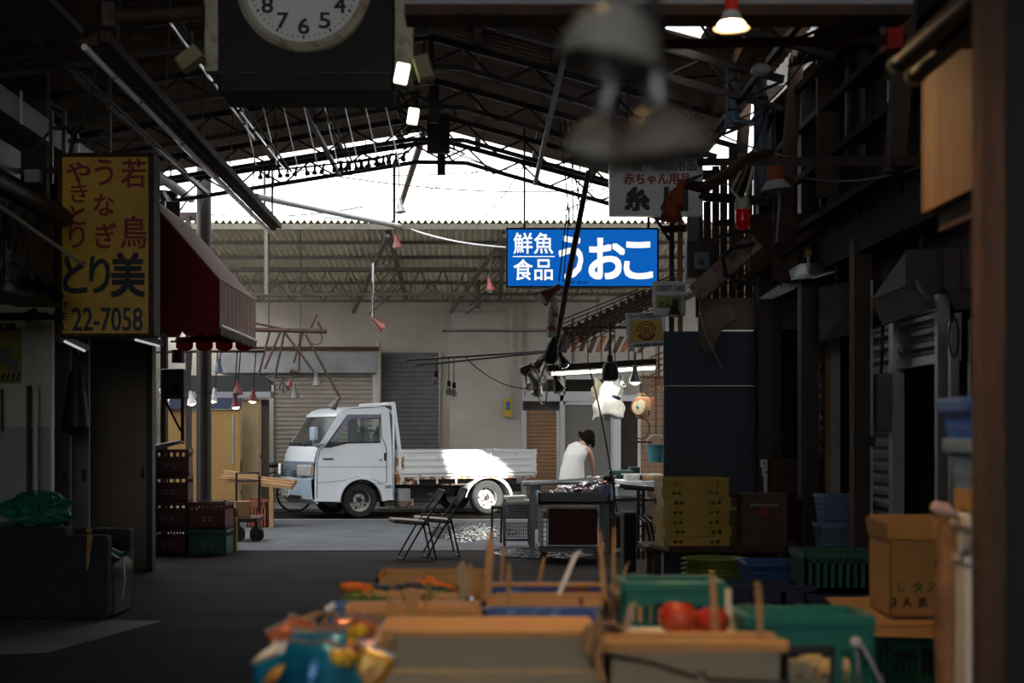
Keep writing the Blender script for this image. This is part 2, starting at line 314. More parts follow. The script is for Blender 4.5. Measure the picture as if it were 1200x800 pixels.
def wet_mat():
    m = bpy.data.materials.new('rain_wet_asphalt'); m.use_nodes = True; nt = m.node_tree; n = nt.nodes; l = nt.links; b = n['Principled BSDF']
    tc = n.new('ShaderNodeTexCoord'); mp = n.new('ShaderNodeMapping'); mp.inputs['Scale'].default_value = (1, .45, 1); l.new(tc.outputs['Object'], mp.inputs[0])
    v = n.new('ShaderNodeTexNoise'); v.inputs['Scale'].default_value = 45; v.inputs['Detail'].default_value = 3; l.new(mp.outputs[0], v.inputs[0])
    bp = n.new('ShaderNodeBump'); bp.inputs['Strength'].default_value = 1; bp.inputs['Distance'].default_value = .006; l.new(v.outputs['Fac'], bp.inputs['Height']); l.new(bp.outputs[0], b.inputs['Normal'])
    b.inputs['Base Color'].default_value = (.04, .042, .045, 1); b.inputs['Roughness'].default_value = .05; b.inputs['Specular IOR Level'].default_value = .8
    k = n.new('ShaderNodeTexNoise'); k.inputs['Scale'].default_value = 26; k.inputs['Detail'].default_value = 5; mp2 = n.new('ShaderNodeMapping'); mp2.inputs['Scale'].default_value = (1, .3, 1); l.new(tc.outputs['Object'], mp2.inputs[0]); l.new(mp2.outputs[0], k.inputs[0])
    for nm, a_, b_ in (('Roughness', .9, .06), ('Specular IOR Level', 0, 1)):
        r_ = n.new('ShaderNodeMapRange'); r_.inputs[1].default_value = .49; r_.inputs[2].default_value = .53; r_.inputs[3].default_value = a_; r_.inputs[4].default_value = b_; l.new(k.outputs['Fac'], r_.inputs[0]); l.new(r_.outputs[0], b.inputs[nm])
    return m
def blob(cx, cy, rx, ry, n=40, seed=1):
    rnd = random.Random(seed); ph = [rnd.uniform(0, 6) for _ in range(4)]
    return [(cx + rx * cos(a) * (1 + .12 * sin(3 * a + ph[0]) + .08 * sin(7 * a + ph[1])), cy + ry * sin(a) * (1 + .1 * sin(4 * a + ph[2]) + .07 * sin(9 * a + ph[3])), .0085) for a in [2 * pi * i / n for i in range(n)]]
wm = wet_mat()
obj('puddle', MB().prism(blob(-.12, 20.2, .62, 1.75, seed=3), (0, 0, .002)), wm, None, label='wet glittering patch of asphalt in front of the truck', cat='puddle')
obj('puddle', MB().prism(blob(.75, 16.6, .55, .75, seed=5), (0, 0, .002)), wm, None, label='wet dark puddle beside the wheeled cart', cat='puddle')

# ---- hall roof: two corrugated slopes on lattice trusses
RX = -.45; RZ = 5.05; sL = .155; sR = .27; EL = -4.35; ER = 2.45
def rz_at(x): return RZ - (RX - x) * sL if x < RX else RZ - (x - RX) * sR
ceil = thing('ceiling', None, None, (0, 0, 0), kind='structure')
obj('roof_sheet', MB().corr((EL, -8, rz_at(EL) + .12), (0, 25.6, 0), (RX - EL + .02, 0, RZ - rz_at(EL)), .13, .016), M['roofs'], ceil)
for (ya_, yb_, xa_, xb_) in ((-8, 10.95, RX, ER), (10.95, 11.4, RX, 1.5), (10.95, 11.4, 1.78, ER), (11.4, 17.6, RX, ER)): obj('roof_sheet', MB().corr((xa_, ya_, rz_at(xa_) + .12), (0, yb_ - ya_, 0), (xb_ - xa_, 0, rz_at(xb_) - rz_at(xa_)), .13, .016), M['roofs'], ceil)
obj('ridge_cap', MB().prism([(RX - .18, -8, RZ + .14), (RX, -8, RZ + .19), (RX + .18, -8, RZ + .12), (RX + .18, -8, RZ + .1), (RX, -8, RZ + .17), (RX - .18, -8, RZ + .12)], (0, 25.6, 0)), M['roofs'], ceil)
pw = mat('old_purlin_wood', (.2, .14, .095), .8, col2=(.1, .07, .05), scale=3, stretch=(6, 1, 6), bump=.3)
for x in (-4.1, -3.3, -2.5, -1.7, -.95, .0, .7, 1.4, 2.1):
    obj('purlin', MB().box((x, 4.8, rz_at(x) + .05), (.07, 25.6, .09)), pw, ceil)
for d in (17.55, 16.2, 14.6, 13.0, 11.4, 9.8, 8.2, 6.6, 5.0, 2.5):
    t = obj('truss', MB().bar((EL, d, rz_at(EL) - .03), (RX, d, RZ - .03), .05, .055).bar((RX, d, RZ - .03), (ER, d, rz_at(ER) - .03), .05, .055)
            .bar((EL, d, rz_at(EL) - .27), (RX - .3, d, RZ - .3), .05, .045).bar((RX - .3, d, RZ - .3), (RX + .3, d, RZ - .31), .05, .045).bar((RX + .3, d, RZ - .31), (ER, d, rz_at(ER) - .27), .05, .045), M['dark'], ceil)
    for (xa, xb) in ((EL, RX), (RX, ER)):
        n = 12 if xa == EL else 9
        for i in range(n):
            x0 = xa + (xb - xa) * i / n; x1 = xa + (xb - xa) * (i + 1) / n
            za, zb = (rz_at(x0) - .04, rz_at(x1) - .27) if i % 2 else (rz_at(x0) - .27, rz_at(x1) - .04)
            obj('web_rod', MB().cyl((x0, d, za), (x1, d, zb), .012, seg=6), M['dark'], t)
    # hanging tie rod cluster under the ridge
    obj('king_plate', MB().b2(RX - (.13 if d == 16.2 else .05), d - .02, RZ - .46, RX + (.13 if d == 16.2 else .05), d + .02, RZ - .02), M['dark'], t)
for x in (-3.3, -1.7, .7, 2.1):   # longitudinal braces
    obj('brace', MB().bar((x, 2, rz_at(x) - .28), (x, 17.4, rz_at(x) - .28), .045, .045), M['dark'], ceil)
# end truss of the gap, bare
for (x, y) in ((-3.67, 18.0), (2.35, 17.3)):
    pass
# hall side walls behind the shop fronts, and the back end behind the photographer
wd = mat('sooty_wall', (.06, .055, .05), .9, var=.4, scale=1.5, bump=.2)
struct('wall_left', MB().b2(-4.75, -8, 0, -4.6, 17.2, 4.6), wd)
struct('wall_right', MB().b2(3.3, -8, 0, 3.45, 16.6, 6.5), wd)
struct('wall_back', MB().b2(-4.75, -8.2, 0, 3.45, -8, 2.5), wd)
# upper storey above the right-hand shops: closes the side of the hall
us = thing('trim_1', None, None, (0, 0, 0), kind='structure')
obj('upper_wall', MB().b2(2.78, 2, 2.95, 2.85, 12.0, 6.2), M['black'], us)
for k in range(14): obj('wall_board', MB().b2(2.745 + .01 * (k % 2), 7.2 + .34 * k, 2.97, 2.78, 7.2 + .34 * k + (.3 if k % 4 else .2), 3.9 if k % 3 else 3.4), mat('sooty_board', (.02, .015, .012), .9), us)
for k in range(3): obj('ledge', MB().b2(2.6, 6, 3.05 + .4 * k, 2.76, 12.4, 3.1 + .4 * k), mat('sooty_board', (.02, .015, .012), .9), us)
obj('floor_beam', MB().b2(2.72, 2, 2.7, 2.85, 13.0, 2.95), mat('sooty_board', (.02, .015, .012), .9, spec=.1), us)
for d in (13.4, 11.2, 8.2): obj('roof_strut', MB().bar((2.4, d, 2.9), (2.55, d, 4.9), .1, .1), M['dwood'], us)

# ---- rear wall with shutters, header box and purlined lean-to roof
D = 27.0
wr = thing('wall_rear', None, None, (0, D, 0), kind='structure')
# openings are filled with shutters and shop windows placed just in front
obj('wall_panel', MB().b2(-8, D, 0, PX(443, D), D + .3, 4.15), M['wallg'], wr)
obj('wall_panel', MB().b2(PX(443, D), D, 0, PX(527, D), D + .3, 4.15), M['wallg'], wr)
obj('pilaster', MB().b2(PX(527, D), D - .12, 0, PX(612, D), D + .3, PZ(358, D)), M['wallp'], wr)
obj('wall_panel', MB().b2(PX(612, D), D, PZ(470, D), 7, D + .3, 4.15), M['wallp'], wr)
obj('wall_panel', MB().b2(PX(775, D), D, 0, 7, D + .3, PZ(470, D)), M['wallg'], wr)
obj('wall_panel', MB().b2(PX(527, D), D, PZ(358, D) - .01, PX(612, D), D + .3, 4.15), M['wallg'], wr)
obj('pipe', MB().cyl(P(598, 360, D - .25), P(598, 470, D - .25), .035), M['wallg'], wr, True)
obj('pipe', MB().cyl(P(515, 413, D - .06), P(513, 520, D - .06), .04), M['frame'], wr, True)
obj('conduit', MB().tube([P(527, 363, D - .2), P(560, 366, D - .2), P(598, 362, D - .2)], .03), M['wallg'], wr, True)
def shutter(name, x0, x1, y0, y1, d, m, pitch=.085, guides=True):
    a, b, z0, z1 = PX(x0, d), PX(x1, d), max(0.01, PZ(y1, d)), PZ(y0, d)
    s = thing(name, None, None, ((a + b) / 2, d, z0), kind='structure')
    n = int((z1 - z0) / pitch); mb = MB()
    prof = []
    for i in range(n):
        z = z0 + i * pitch
        prof += [(0, z), (-.018, z + pitch * .25), (-.018, z + pitch * .7), (0, z + pitch * .95)]
    prof += [(0, z1)]
    mb.grid(lambda u, v: (a + (b - a) * u, d + prof[int(round(v * (len(prof) - 1)))][0], prof[int(round(v * (len(prof) - 1)))][1]), 1, len(prof) - 1)
    obj('shutter_curtain', mb, m, s)
    if guides:
        for x in (a, b): obj('guide_rail', MB().b2(x - .05, d - .07, z0, x + .05, d + .02, z1), M['frame'], s)
    obj('bottom_rail', MB().b2(a, d - .03, z0, b, d + .01, z0 + .09), M['frame'], s)
    return s
shutter('door_1', 318, 440, 438, 606, 26.75, M['shut'])
shutter('door_2', 445, 514, 413, 606, 26.9, M['board'], guides=False)
hd = thing('trim_2', None, None, P(350, 438, 26.6), kind='structure')
obj('header_box', MB().b2(PX(255, 26.5), 26.45, PZ(437, 26.5), PX(443, 26.5), 26.95, PZ(413, 26.5), .01), M['panel'], hd)
obj('header_rail', MB().b2(PX(290, 26.4), 26.4, PZ(411, 26.4), PX(444, 26.4), 26.5, PZ(406, 26.4)), M['rust'], hd)
obj('end_post', MB().cyl(P(444, 400, 26.5), P(444, 606, 26.5), .045), M['wallg'], hd, True)
# shop windows right of the pilaster
D2 = 26.8
def win(name, x0, x1, y0, y1, d, fill, fw=.07):
    a, b, z0, z1 = PX(x0, d), PX(x1, d), max(.01, PZ(y1, d)), PZ(y0, d)
    s = thing(name, None, None, ((a + b) / 2, d, z0), kind='structure')
    obj('window_frame', MB().b2(a - fw / 2, d - .05, z0, a + fw / 2, d + .05, z1).b2(b - fw / 2, d - .05, z0, b + fw / 2, d + .05, z1).b2(a, d - .05, z1 - fw, b, d + .05, z1).b2(a, d - .05, z0, b, d + .05, z0 + fw), M['frame'], s)
    obj('pane', MB().b2(a, d - .006, z0 + .02, b, d + .006, z1 - .02), fill, s); return s
win('window_1', 614, 656, 440, 463, D2, M['gd']); win('window_2', 660, 728, 440, 463, D2, M['gd'])
win('window_3', 660, 718, 470, 606, D2, mat('mesh_blind', (.2, .185, .165), .8, var=.1, scale=50))
shutter('door_3', 614, 655, 481, 606, D2 + .05, M['shutb'], .07)
struct('trim_3', MB().b2(PX(612, D2), D2 - .1, PZ(470, D2), PX(775, D2), D2 + .1, PZ(463, D2)).b2(PX(656, D2), D2 - .1, 0, PX(660, D2), D2 + .1, PZ(438, D2)).b2(PX(718, D2), D2 - .1, 0, PX(727, D2), D2 + .1, PZ(470, D2)), M['frame'])
struct('trim_4', MB().b2(PX(614, 27.2), 27.1, PZ(481, 27), PX(655, 27.2), 27.15, PZ(470, 27)), M['board'])
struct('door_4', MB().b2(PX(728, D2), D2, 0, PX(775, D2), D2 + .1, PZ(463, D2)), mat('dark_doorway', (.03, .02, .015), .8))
struct('wall_behind', MB().b2(PX(600, 28.5), 28.5, 0, PX(800, 28.5), 28.6, 3.4), wd)
# yellow meter plate with blue figure patch on the pilaster
mt_ = thing('meter_box', 'small yellow box with a blue and white patch on the pale pilaster', 'box', P(595, 487, 26.7))
obj('housing', MB().box(P(595, 478, 26.75), (.16, .1, .34), None, .01), M['yellowp'], mt_)
obj('patch', MB().box(P(595, 476, 26.68), (.07, .01, .13), None, .003).sph(P(595, 472, 26.68), .035, (1, .2, 1), 8), M['bluep'], mt_)

# lean-to roof over the lane: fibre-cement sheets falling away from us
lt = thing('canopy_roof', None, None, (0, 24, 4.2), kind='structure')
y0_, z0_ = 21.0, PZ(259, 21.0); y1_, z1_ = 27.0, PZ(347, 27.0)
for (xa, xb) in ((PX(180, 21), -1.1), (-1.1, 1.1), (1.1, 5.5)):
    obj('roof_sheet', MB().corr((xa, y0_, z0_), (xb - xa + .04, 0, 0), (0, y1_ - y0_, z1_ - z0_), .1, .026), M['sheet'], lt)
pm = mat('canopy_steel', (.13, .11, .085), .7, .3, col2=(.2, .18, .14), scale=6, bump=.2)
for k in range(6):
    y = y0_ + .12 + k * 1.08; z = z0_ + (z1_ - z0_) * (y - y0_) / (y1_ - y0_)
    obj('purlin', MB().b2(-5, y - .03, z - .075, 5.5, y + .03, z - .025), pm, lt)
def lattice(p0, p1, h, n, par, mm, r=.012, w=.05):
    p0 = Vector(p0); p1 = Vector(p1); up = Vector((0, 0, h))
    t = obj('truss', MB().bar(p0, p1, w, .05).bar(p0 - up, p1 - up, w, .05), mm, par)
    mb = MB()
    for i in range(n):
        a = p0.lerp(p1, i / n); b = p0.lerp(p1, (i + 1) / n)
        if i % 2: b = b - up
        else: a = a - up
        obj('web_rod', MB().cyl(a, b, r, seg=6), mm, t)
    return t
lattice((-5, 23.6, PZ(315, 23.6)), (PX(560, 23.6), 23.6, PZ(315, 23.6)), .42, 26, lt, pm)
lattice((-5, 25.6, PZ(331, 25.6)), (2.2, 25.6, PZ(331, 25.6)), .33, 26, lt, pm)
for x in (PX(455, 21.2), PX(592, 21.2)):
    z = z0_ - .1
    t = obj('rafter', MB().bar((x, 21.1, z), (x, 26.6, z1_ - .1), .08, .06).bar((x, 21.1, z - .1), (x - .9, 25.6, z1_ - .42), .06, .05), pm, lt)
    for i in range(8):
        a = Vector((x, 21.1 + i * .6, z - .06 * i)); obj('web_rod', MB().cyl(a, a + Vector((-.09 * i, .3, -.12 - .05 * i)), .012, seg=6), pm, t)
obj('post', MB().cyl((PX(1040, 21), 21.2, 0), (PX(1040, 21), 21.2, z0_), .06), pm, lt, True)
obj('post', MB().cyl((PX(184, 21), 21.2, 0), (PX(184, 21), 21.2, z0_), .06), pm, lt, True)
obj('eave_beam', MB().b2(-5, 21.0, z0_ - .12, 5.5, 21.08, z0_ - .04), pm, lt)
obj('haunch_plate', MB().box(P(563, 322, 25.5), (.3, .05, .22)), pm, lt)
obj('hanger_post', MB().b2(PX(557, 25.5), 25.45, PZ(361, 25.5), PX(563, 25.5), 25.55, PZ(315, 25.5)), pm, lt)

# left of the lane: enclosing wall and its ochre-panelled shop
struct('wall_lane', MB().b2(-6.2, 17.2, 0, -6.0, 27, 3.2), wd)
sh = thing('kiosk', 'ochre panelled shop counter front beneath a navy band', 'stall', (PX(250, 23.5), 23.5, 0))
obj('panel', MB().b2(PX(196, 23.5), 23.5, .3, PX(224, 23.5), 23.56, PZ(479, 23.5)), M['ochre'], sh, label='pale end board')
obj('panel', MB().b2(PX(226, 23.5), 23.45, .3, PX(282, 23.5), 23.5, PZ(480, 23.5), .01), M['ochre'], sh)
obj('panel', MB().b2(PX(283, 24), 24, .0, PX(304, 24), 24.05, PZ(468, 24)), mat('dusty_ochre', (.36, .26, .13), .8, var=.2), sh)
obj('lining_board', MB().b2(PX(305, 24), 24.1, 0, PX(314, 24), 24.15, PZ(468, 24)), M['dwood'], sh)
obj('fascia', MB().b2(PX(200, 23.5), 23.4, PZ(479, 23.5), PX(283, 23.5), 23.5, PZ(466, 23.5)), mat('navy_fascia', (.03, .045, .09), .5), sh)
obj('header', MB().b2(PX(190, 24), 23.9, PZ(466, 24), PX(318, 24), 24.3, PZ(459, 24)), M['panel'], sh)
obj('soffit', MB().b2(PX(190, 24.5), 24.4, PZ(459, 24.5), PX(318, 24.5), 24.5, PZ(440, 24.5)), M['black'], sh)
obj('tape', MB().b2(PX(271, 23.4), 23.43, PZ(543, 23.4), PX(273.5, 23.4), 23.445, PZ(486, 23.4)), M['panel'], sh, label='peeling pale tape strip')
# far buildings past the lean-to, washed out by the sky
fb = mat('far_white_render', (.8, .82, .84), .8, var=.03)
b1 = thing('apartment_building', 'pale far building with a grey roof block beyond the canopy', 'building', (-7, 60, 0))
obj('wall', MB().b2(-9, 60, 0, -.5, 70, PZ(243, 60)), fb, b1)
obj('roof_block', MB().b2(PX(379, 60), 59.7, PZ(256, 60), PX(427, 60), 63, PZ(242, 60)), mat('grey_roof_block', (.24, .27, .3), .8), b1)
for x in (340, 352, 364): obj('window', MB().b2(PX(x, 60), 59.95, PZ(259, 60), PX(x + 8, 60), 60.05, PZ(248, 60)), mat('far_window', (.35, .4, .42), .4), b1)
b2 = thing('apartment_building', 'pale far house half hidden behind the blue lit sign', 'building', (4, 55, 0))
obj('wall', MB().b2(PX(570, 55), 55, 0, PX(820, 55), 65, PZ(246, 55)), fb, b2)
for x in (620, 660, 745): obj('window', MB().b2(PX(x, 55), 54.95, PZ(262, 55), PX(x + 12, 55), 55.05, PZ(251, 55)), MATS['far_window'], b2)
# unseen wall added to block the sun, slot cut to the truck's sun patch
XN = 12.0
def onwall(p):
    t = (XN - p.x) / SUNV.x; q = p + SUNV * t; return (q.y, q.z)
TR_O = Vector((PX(423, 23.5), 23.5, 0)); TRA = R(25)
def trk(px, py):   # a pixel on the truck's near flank -> world point
    k = (px - VX) / F; t = (TR_O.x - k * TR_O.y) / (k * sin(TRA) - cos(TRA)); X = TR_O.x + t * cos(TRA); Y = TR_O.y + t * sin(TRA)
    return Vector((X, Y, CZ - (py - VY) / F * Y))
slot = [onwall(trk(*p)) for p in ((512, 524), (570, 524), (580, 540), (604, 562), (606, 600), (566, 600), (548, 578), (524, 562))]
mtn = Matrix.Translation((XN, 0, 0)) @ Matrix(((0, 0, 1, 0), (1, 0, 0, 0), (0, 1, 0, 0), (0, 0, 0, 1)))
nb = thing('neighbour_building', None, None, (XN, 12, 0), kind='structure')
obj('wall', plate([(-14, 0), (34, 0), (34, 26), (-14, 26)], [slot], .3, mtn), M['conc'], nb)
struct('wall_house', MB().b2(-13.2, 17.4, 0, -13, 40, 7), M['conc'])
# ================================================================ LEFT SIDE OF THE HALL
# long fascia box above the left shop front (carries on out of frame)
fl = thing('trim_5', None, None, (-3.3, 9, 0), kind='structure')
fx = -3.2
obj('fascia_board', MB().b2(fx - .12, 5.0, 2.42, fx, 10.75, 3.0, .008), mat('slatted_fascia', (.15, .12, .1), .75, col2=(.07, .055, .045), scale=3, stretch=(1, 7, .6), bump=.3), fl)
obj('top_rail', MB().cyl((fx + .02, 5.0, 3.06), (fx + .02, 10.9, 3.06), .07, seg=12), M['dark'], fl, True)
obj('bottom_rail', MB().b2(fx - .3, 5.0, 2.36, fx + .03, 10.8, 2.42), M['dark'], fl)
for k in range(9): obj('cover_strip', MB().b2(fx - .005, 6.6 + k * .5, 2.43, fx + .012, 6.63 + k * .5, 2.99), M['dark'], fl)
obj('soffit', MB().b2(-4.5, 5.0, 2.38, fx - .1, 10.8, 2.42), M['dark'], fl)
for i, y in enumerate((8.75, 9.0, 9.3, 9.6, 9.9)):
    z = 2.95 - .0 * i
    pts = [(fx + .05, y + .03 * sin(k * 1.3), z - .52 * k / 9 * (1 if i < 3 else .6)) for k in range(10)]
    obj('wilted_plant_bunch', MB().tube(pts, [.02, .04, .05, .035, .05, .03, .045, .03, .025, .01], 6), M['dwood'], None, True, 'dried dark bunch hanging on the left fascia, %s of five along it' % ['nearest', 'second nearest', 'middle', 'second farthest', 'farthest'][i], 'decoration', 'dried bunches on the left fascia')
# lamps clipped along the lower fascia edge
for i, (px, py) in enumerate(((10, 320), (28, 325), (45, 334))):
    d = -fx * F / (VX - px) ; p = P(px, py, d) + Vector((.1, 0, 0))
    t = thing('clip_lamp', ['black clip lamp nearest the left edge under the fascia', 'black clip lamp in the middle of three under the fascia', 'black clip lamp nearest the yellow sign under the fascia'][i], 'lamp', p, 0, 'black lamps on the left fascia')
    obj('shade', MB().lathe([(.02, 0), (.045, .06), (.055, .14), (.05, .14), (.035, .06)], p, (.3, -.5, -.5), 12), M['black'], t, True)
    obj('arm', MB().tube([p, p + Vector((-.05, 0, .08)), p + Vector((-.1, 0, .06))], .008), M['dark'], t)
obj('bamboo_pole', MB().cyl(P(-20, 228, 8.6), P(99, 311, 9.6), .014, .012), mat('pale_pole', (.33, .31, .25), .6), None, True, 'thin pale pole slanting down in front of the yellow sign', 'pole')
# shop wall under the fascia
wl = thing('wall_shop', None, None, (-4, 12, 0), kind='structure')
d = 12.0
uw = mat('stained_pale_wall', (.6, .61, .5), .8, col2=(.33, .34, .27), scale=1.6, bump=.1, lo=.4, hi=.8); dw = mat('grey_dado', (.36, .37, .37), .75, col2=(.25, .25, .26), scale=2)
obj('upper_wall', MB().b2(-4.6, d, PZ(500, d), PX(60, d), d + .1, PZ(350, d)), uw, wl)
obj('lower_wall', MB().b2(-4.6, d - .01, 0, PX(60, d), d + .1, PZ(500, d)), dw, wl)
obj('corner_bead', MB().b2(PX(59, d), d - .02, 0, PX(62, d), d + .02, PZ(355, d)), M['frame'], wl)
obj('wall_rail', MB().cyl(P(2, 455, d - .06), P(2, 505, d - .06), .01), M['dark'], wl)
t = thing('sliding_rail', 'two upright metal rails leaning on the left wall', 'rail', P(37, 600, 11.85))
for x in (33.5, 42): obj('rail', MB().box(P(x, 540, 11.88), (.028, .04, 1.25)), M['frame'] if x > 35 else M['dark'], t)
t = thing('warning_notice', 'yellow notice with striped hazard border on the left wall', 'notice', P(11, 448, 11.9))
obj('sheet', MB().b2(PX(-14, 11.95), 11.94, PZ(448, 11.95), PX(24, 11.95), 11.96, PZ(385, 11.95)), mat('faded_yellow_print', (.3, .25, .05), .7), t)
mbb = MB()
for k in range(6): mbb.prism([P(-12 + k * 6, 446, 11.93), P(-9 + k * 6, 446, 11.93), P(-6 + k * 6, 437, 11.93), P(-9 + k * 6, 437, 11.93)], (0, .006, 0))
obj('hazard_stripe', mbb, M['black'], t)
obj('picture_patch', MB().box(P(6, 414, 11.935), (.11, .008, .1)).box(P(15, 428, 11.935), (.08, .008, .09)).sph(P(5, 420, 11.935), .05, (1, .12, 1), 10), M['board'], t)
letters('lettering', [('注意', 0, .14, .2, .06)], M['txk'], t, P(5, 402, 11.935), bold=.02)
t = thing('wall_speaker', 'small black cylindrical lamp on a round plate high on the left wall', 'lamp', P(37, 369, 11.9))
obj('plate', MB().cyl(P(42, 374, 11.97), P(42, 374, 11.9), .06, seg=16), M['panel'], t, True)
obj('barrel', MB().cyl(P(30, 372, 11.8), P(43, 366, 11.85), .045, seg=14), M['black'], t, True)
# darker recess panels, big brown door board, black post
for (nm, x0, x1, dd, z1, m, lab) in (('door_5', 62, 82, 13.2, 2.3, mat('dark_recess_board', (.15, .14, .15), .8), ''), ('door_6', 83, 104, 13.8, 2.35, mat('blue_grey_board', (.3, .3, .33), .8), ''), ('door_7', 105, 173, 14.6, 2.42, M['brownb'], '')):
    t = thing(nm, None, None, P(x0, 640, dd), kind='structure')
    obj('leaf', MB().b2(PX(x0, dd), dd, 0, PX(x1, dd), dd + .06, z1, .006), m, t)
    obj('handle', MB().box((PX(x1 - 5, dd), dd - .02, 1.0), (.03, .03, .12)), M['dark'], t)
obj('post', MB().b2(PX(174, 14.5), 14.4, 0, PX(181, 14.5), 14.55, 3.4), M['black'], MATS and bpy.data.objects['door_7'])
obj('rack_shadow_plate', MB().b2(-4.6, 14.0, 2.4, PX(178, 14.3), 14.5, 2.5), M['dark'], bpy.data.objects['door_7'])  # dark steel slab above the brown door
struct('wall_recess', MB().b2(-4.6, 15.2, 0, -3.6, 15.3, 4.4).b2(-4.6, 12.2, 2.9, -3.7, 12.3, 4.5), wd)
t = thing('hanging_bag', 'dark knotted work bag hanging beside the brown door', 'bag', P(87, 450, 13.0))
obj('bag_body', MB().lathe([(.01, 0), (.06, -.05), (.1, -.3), (.13, -.55), (.06, -.62), (0, -.63)], P(89, 430, 13.0), (0, 0, 1), 12), M['black'], t, True)
obj('strap', MB().tube([P(88, 405, 13.0), P(92, 415, 13.0), P(89, 431, 13.0), P(85, 415, 13.0), P(88, 405, 13.0)], .01), M['black'], t)
# under-canopy fluorescent of the yellow-sign shop
for i, (a, b, lab) in enumerate((((72, 399), (99, 411), 'lit strip lamp under the yellow sign, left one'), ((155, 397), (186, 405), 'lit strip lamp under the yellow sign, right one'))):
    t = thing('strip_lamp', lab, 'lamp', P(a[0], a[1] - 3, 12.4))
    obj('batten', MB().bar(P(a[0], a[1] - 3, 12.4), P(b[0], b[1] - 3, 13.2), .1, .05), M['panel'], t)
    obj('tube', MB().cyl(P(a[0] + 4, a[1] + 1, 12.35), P(b[0], b[1], 13.1), .011), emat('dim_tube', (1, 1, 1), .12), t)
struct('trim_6', MB().b2(-4.6, 12.0, 2.36, -3.0, 14.2, 2.42), M['dark'])

# ---- yellow shop sign
d = 11.0; sx0, sx1, sy0, sy1 = 70, 179, 181, 393
t = thing('shop_sign', 'tall yellow sign with red and black brush lettering and phone number', 'sign', P(124, 393, d), R(3))
RO = t; w_, h_ = PX(sx1, d) - PX(sx0, d), PZ(sy0, d) - PZ(sy1, d); cx, cz = PX(124.5, d), PZ(287, d)
obj('sign_box', MB().b2(cx - w_ / 2, d, cz - h_ / 2, cx + w_ / 2, d + .18, cz + h_ / 2, .006), M['signy'], t)
obj('sign_frame', MB().b2(cx - w_ / 2 - .012, d - .02, cz - h_ / 2 - .01, cx - w_ / 2 + .018, d + .2, cz + h_ / 2 + .01).b2(cx + w_ / 2 - .03, d - .02, cz - h_ / 2, cx + w_ / 2 + .012, d + .2, cz + h_ / 2)
    .b2(cx - w_ / 2, d - .02, cz + h_ / 2 - .018, cx + w_ / 2, d + .2, cz + h_ / 2 + .01).b2(cx - w_ / 2, d - .02, cz - h_ / 2 - .01, cx + w_ / 2, d + .2, cz - h_ / 2 + .016), M['rust'], t)
o = Vector((0, d - .006, 0)); k = d / F
def ch(c, x, y, w2, h2): return (c, PX(x, d), PZ(y, d), w2 * k, h2 * k)
letters('lettering', [ch('若', 157, 203, 28, 33), ch('鳥', 157, 272, 30, 37), ch('う', 122, 202, 21, 30), ch('な', 122, 240, 23, 25), ch('ぎ', 124, 276, 24, 29),
    ch('や', 92, 202, 27, 24), ch('き', 93, 226, 19, 22), ch('と', 91, 252, 18, 22), ch('り', 90, 277, 18, 27)], M['txr'], t, o, bold=.018, label='red brush lettering')
letters('shop_name', [ch('と', 88, 322, 27, 42), ch('り', 117, 322, 23, 42), ch('美', 150, 322, 38, 50)], M['txk'], t, o, bold=.035, label='large black lettering')
letters('phone_number', [ch('22-7058', 126, 374, 82, 27), ch('T', 76.5, 358, 7, 8), ch('E', 76.5, 371, 6, 9), ch('L', 76.5, 383, 6, 8)], M['txb'], t, o, bold=.022, label='dark blue telephone number')
obj('support_arm', MB().bar((cx - w_ / 2, d + .1, cz + h_ / 2 - .1), (-4.55, d + .3, cz + h_ / 2 - .1), .04).bar((cx - w_ / 2, d + .1, cz - h_ / 2 + .15), (-4.55, d + .3, cz - h_ / 2 + .15), .04)
    .bar((cx, d + .1, cz + h_ / 2), (cx, d + .1, 4.45), .025), M['dark'], t)

# ---- maroon awning
aw = thing('shop_awning', 'maroon canvas awning with faded pink slope beside the yellow sign', 'awning', (-2.7, 13, 2.4))
X1, X0 = -2.36, -3.05; ya, yb = 13.0, 15.1; zt, zf, zb = 3.58, 2.80, 2.38
obj('side_canvas', MB().prism([(X0, ya, zt), (X1, ya, zf), (X1, ya, zb), (X0, ya, zb)], (0, .012, 0)), M['awn'], aw)
obj('slope_canvas', MB().prism([(X0, ya, zt), (X1, ya, zf), (X1 + .008, ya, zf + .008), (X0 + .008, ya, zt + .012)], (0, yb - ya, 0)), M['awnp'], aw)  # pink mixes faded canvas with skylight put into the colour
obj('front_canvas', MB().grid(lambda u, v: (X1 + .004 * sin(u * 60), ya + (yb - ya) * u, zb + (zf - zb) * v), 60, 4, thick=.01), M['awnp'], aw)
obj('side_canvas', MB().prism([(X0, yb, zt), (X1, yb, zf), (X1, yb, zb), (X0, yb, zb)], (0, .012, 0)), M['awn'], aw)
n = 8
for i in range(4):
    x = X0 + (X1 - X0) * (i + .5) / 4; ww = (X1 - X0) / 8
    obj('scallop', MB().prism([(x - ww, ya, zb)] + [(x + ww * cos(a), ya, zb - .04 - .05 * sin(a)) for a in [pi * (6 - j) / 6 for j in range(7)]] + [(x + ww, ya, zb)], (0, .01, 0)), M['awn'], aw)
for i in range(14):
    y = ya + (yb - ya) * (i + .5) / 14
    obj('fringe_tab', MB().prism([(X1, y - .07, zb + .01), (X1, y - .06, zb - .06), (X1, y, zb - .09), (X1, y + .06, zb - .06), (X1, y + .07, zb + .01)], (.012, 0, 0)), mat('sooty_fringe', (.16, .12, .1), .9), aw)
obj('awning_tube', MB().cyl((X1 + .01, ya, zb + .005), (X1 + .01, yb, zb + .005), .015).cyl((X0, ya + .02, zb), (X1, ya + .02, zb), .012), M['frame'], aw)
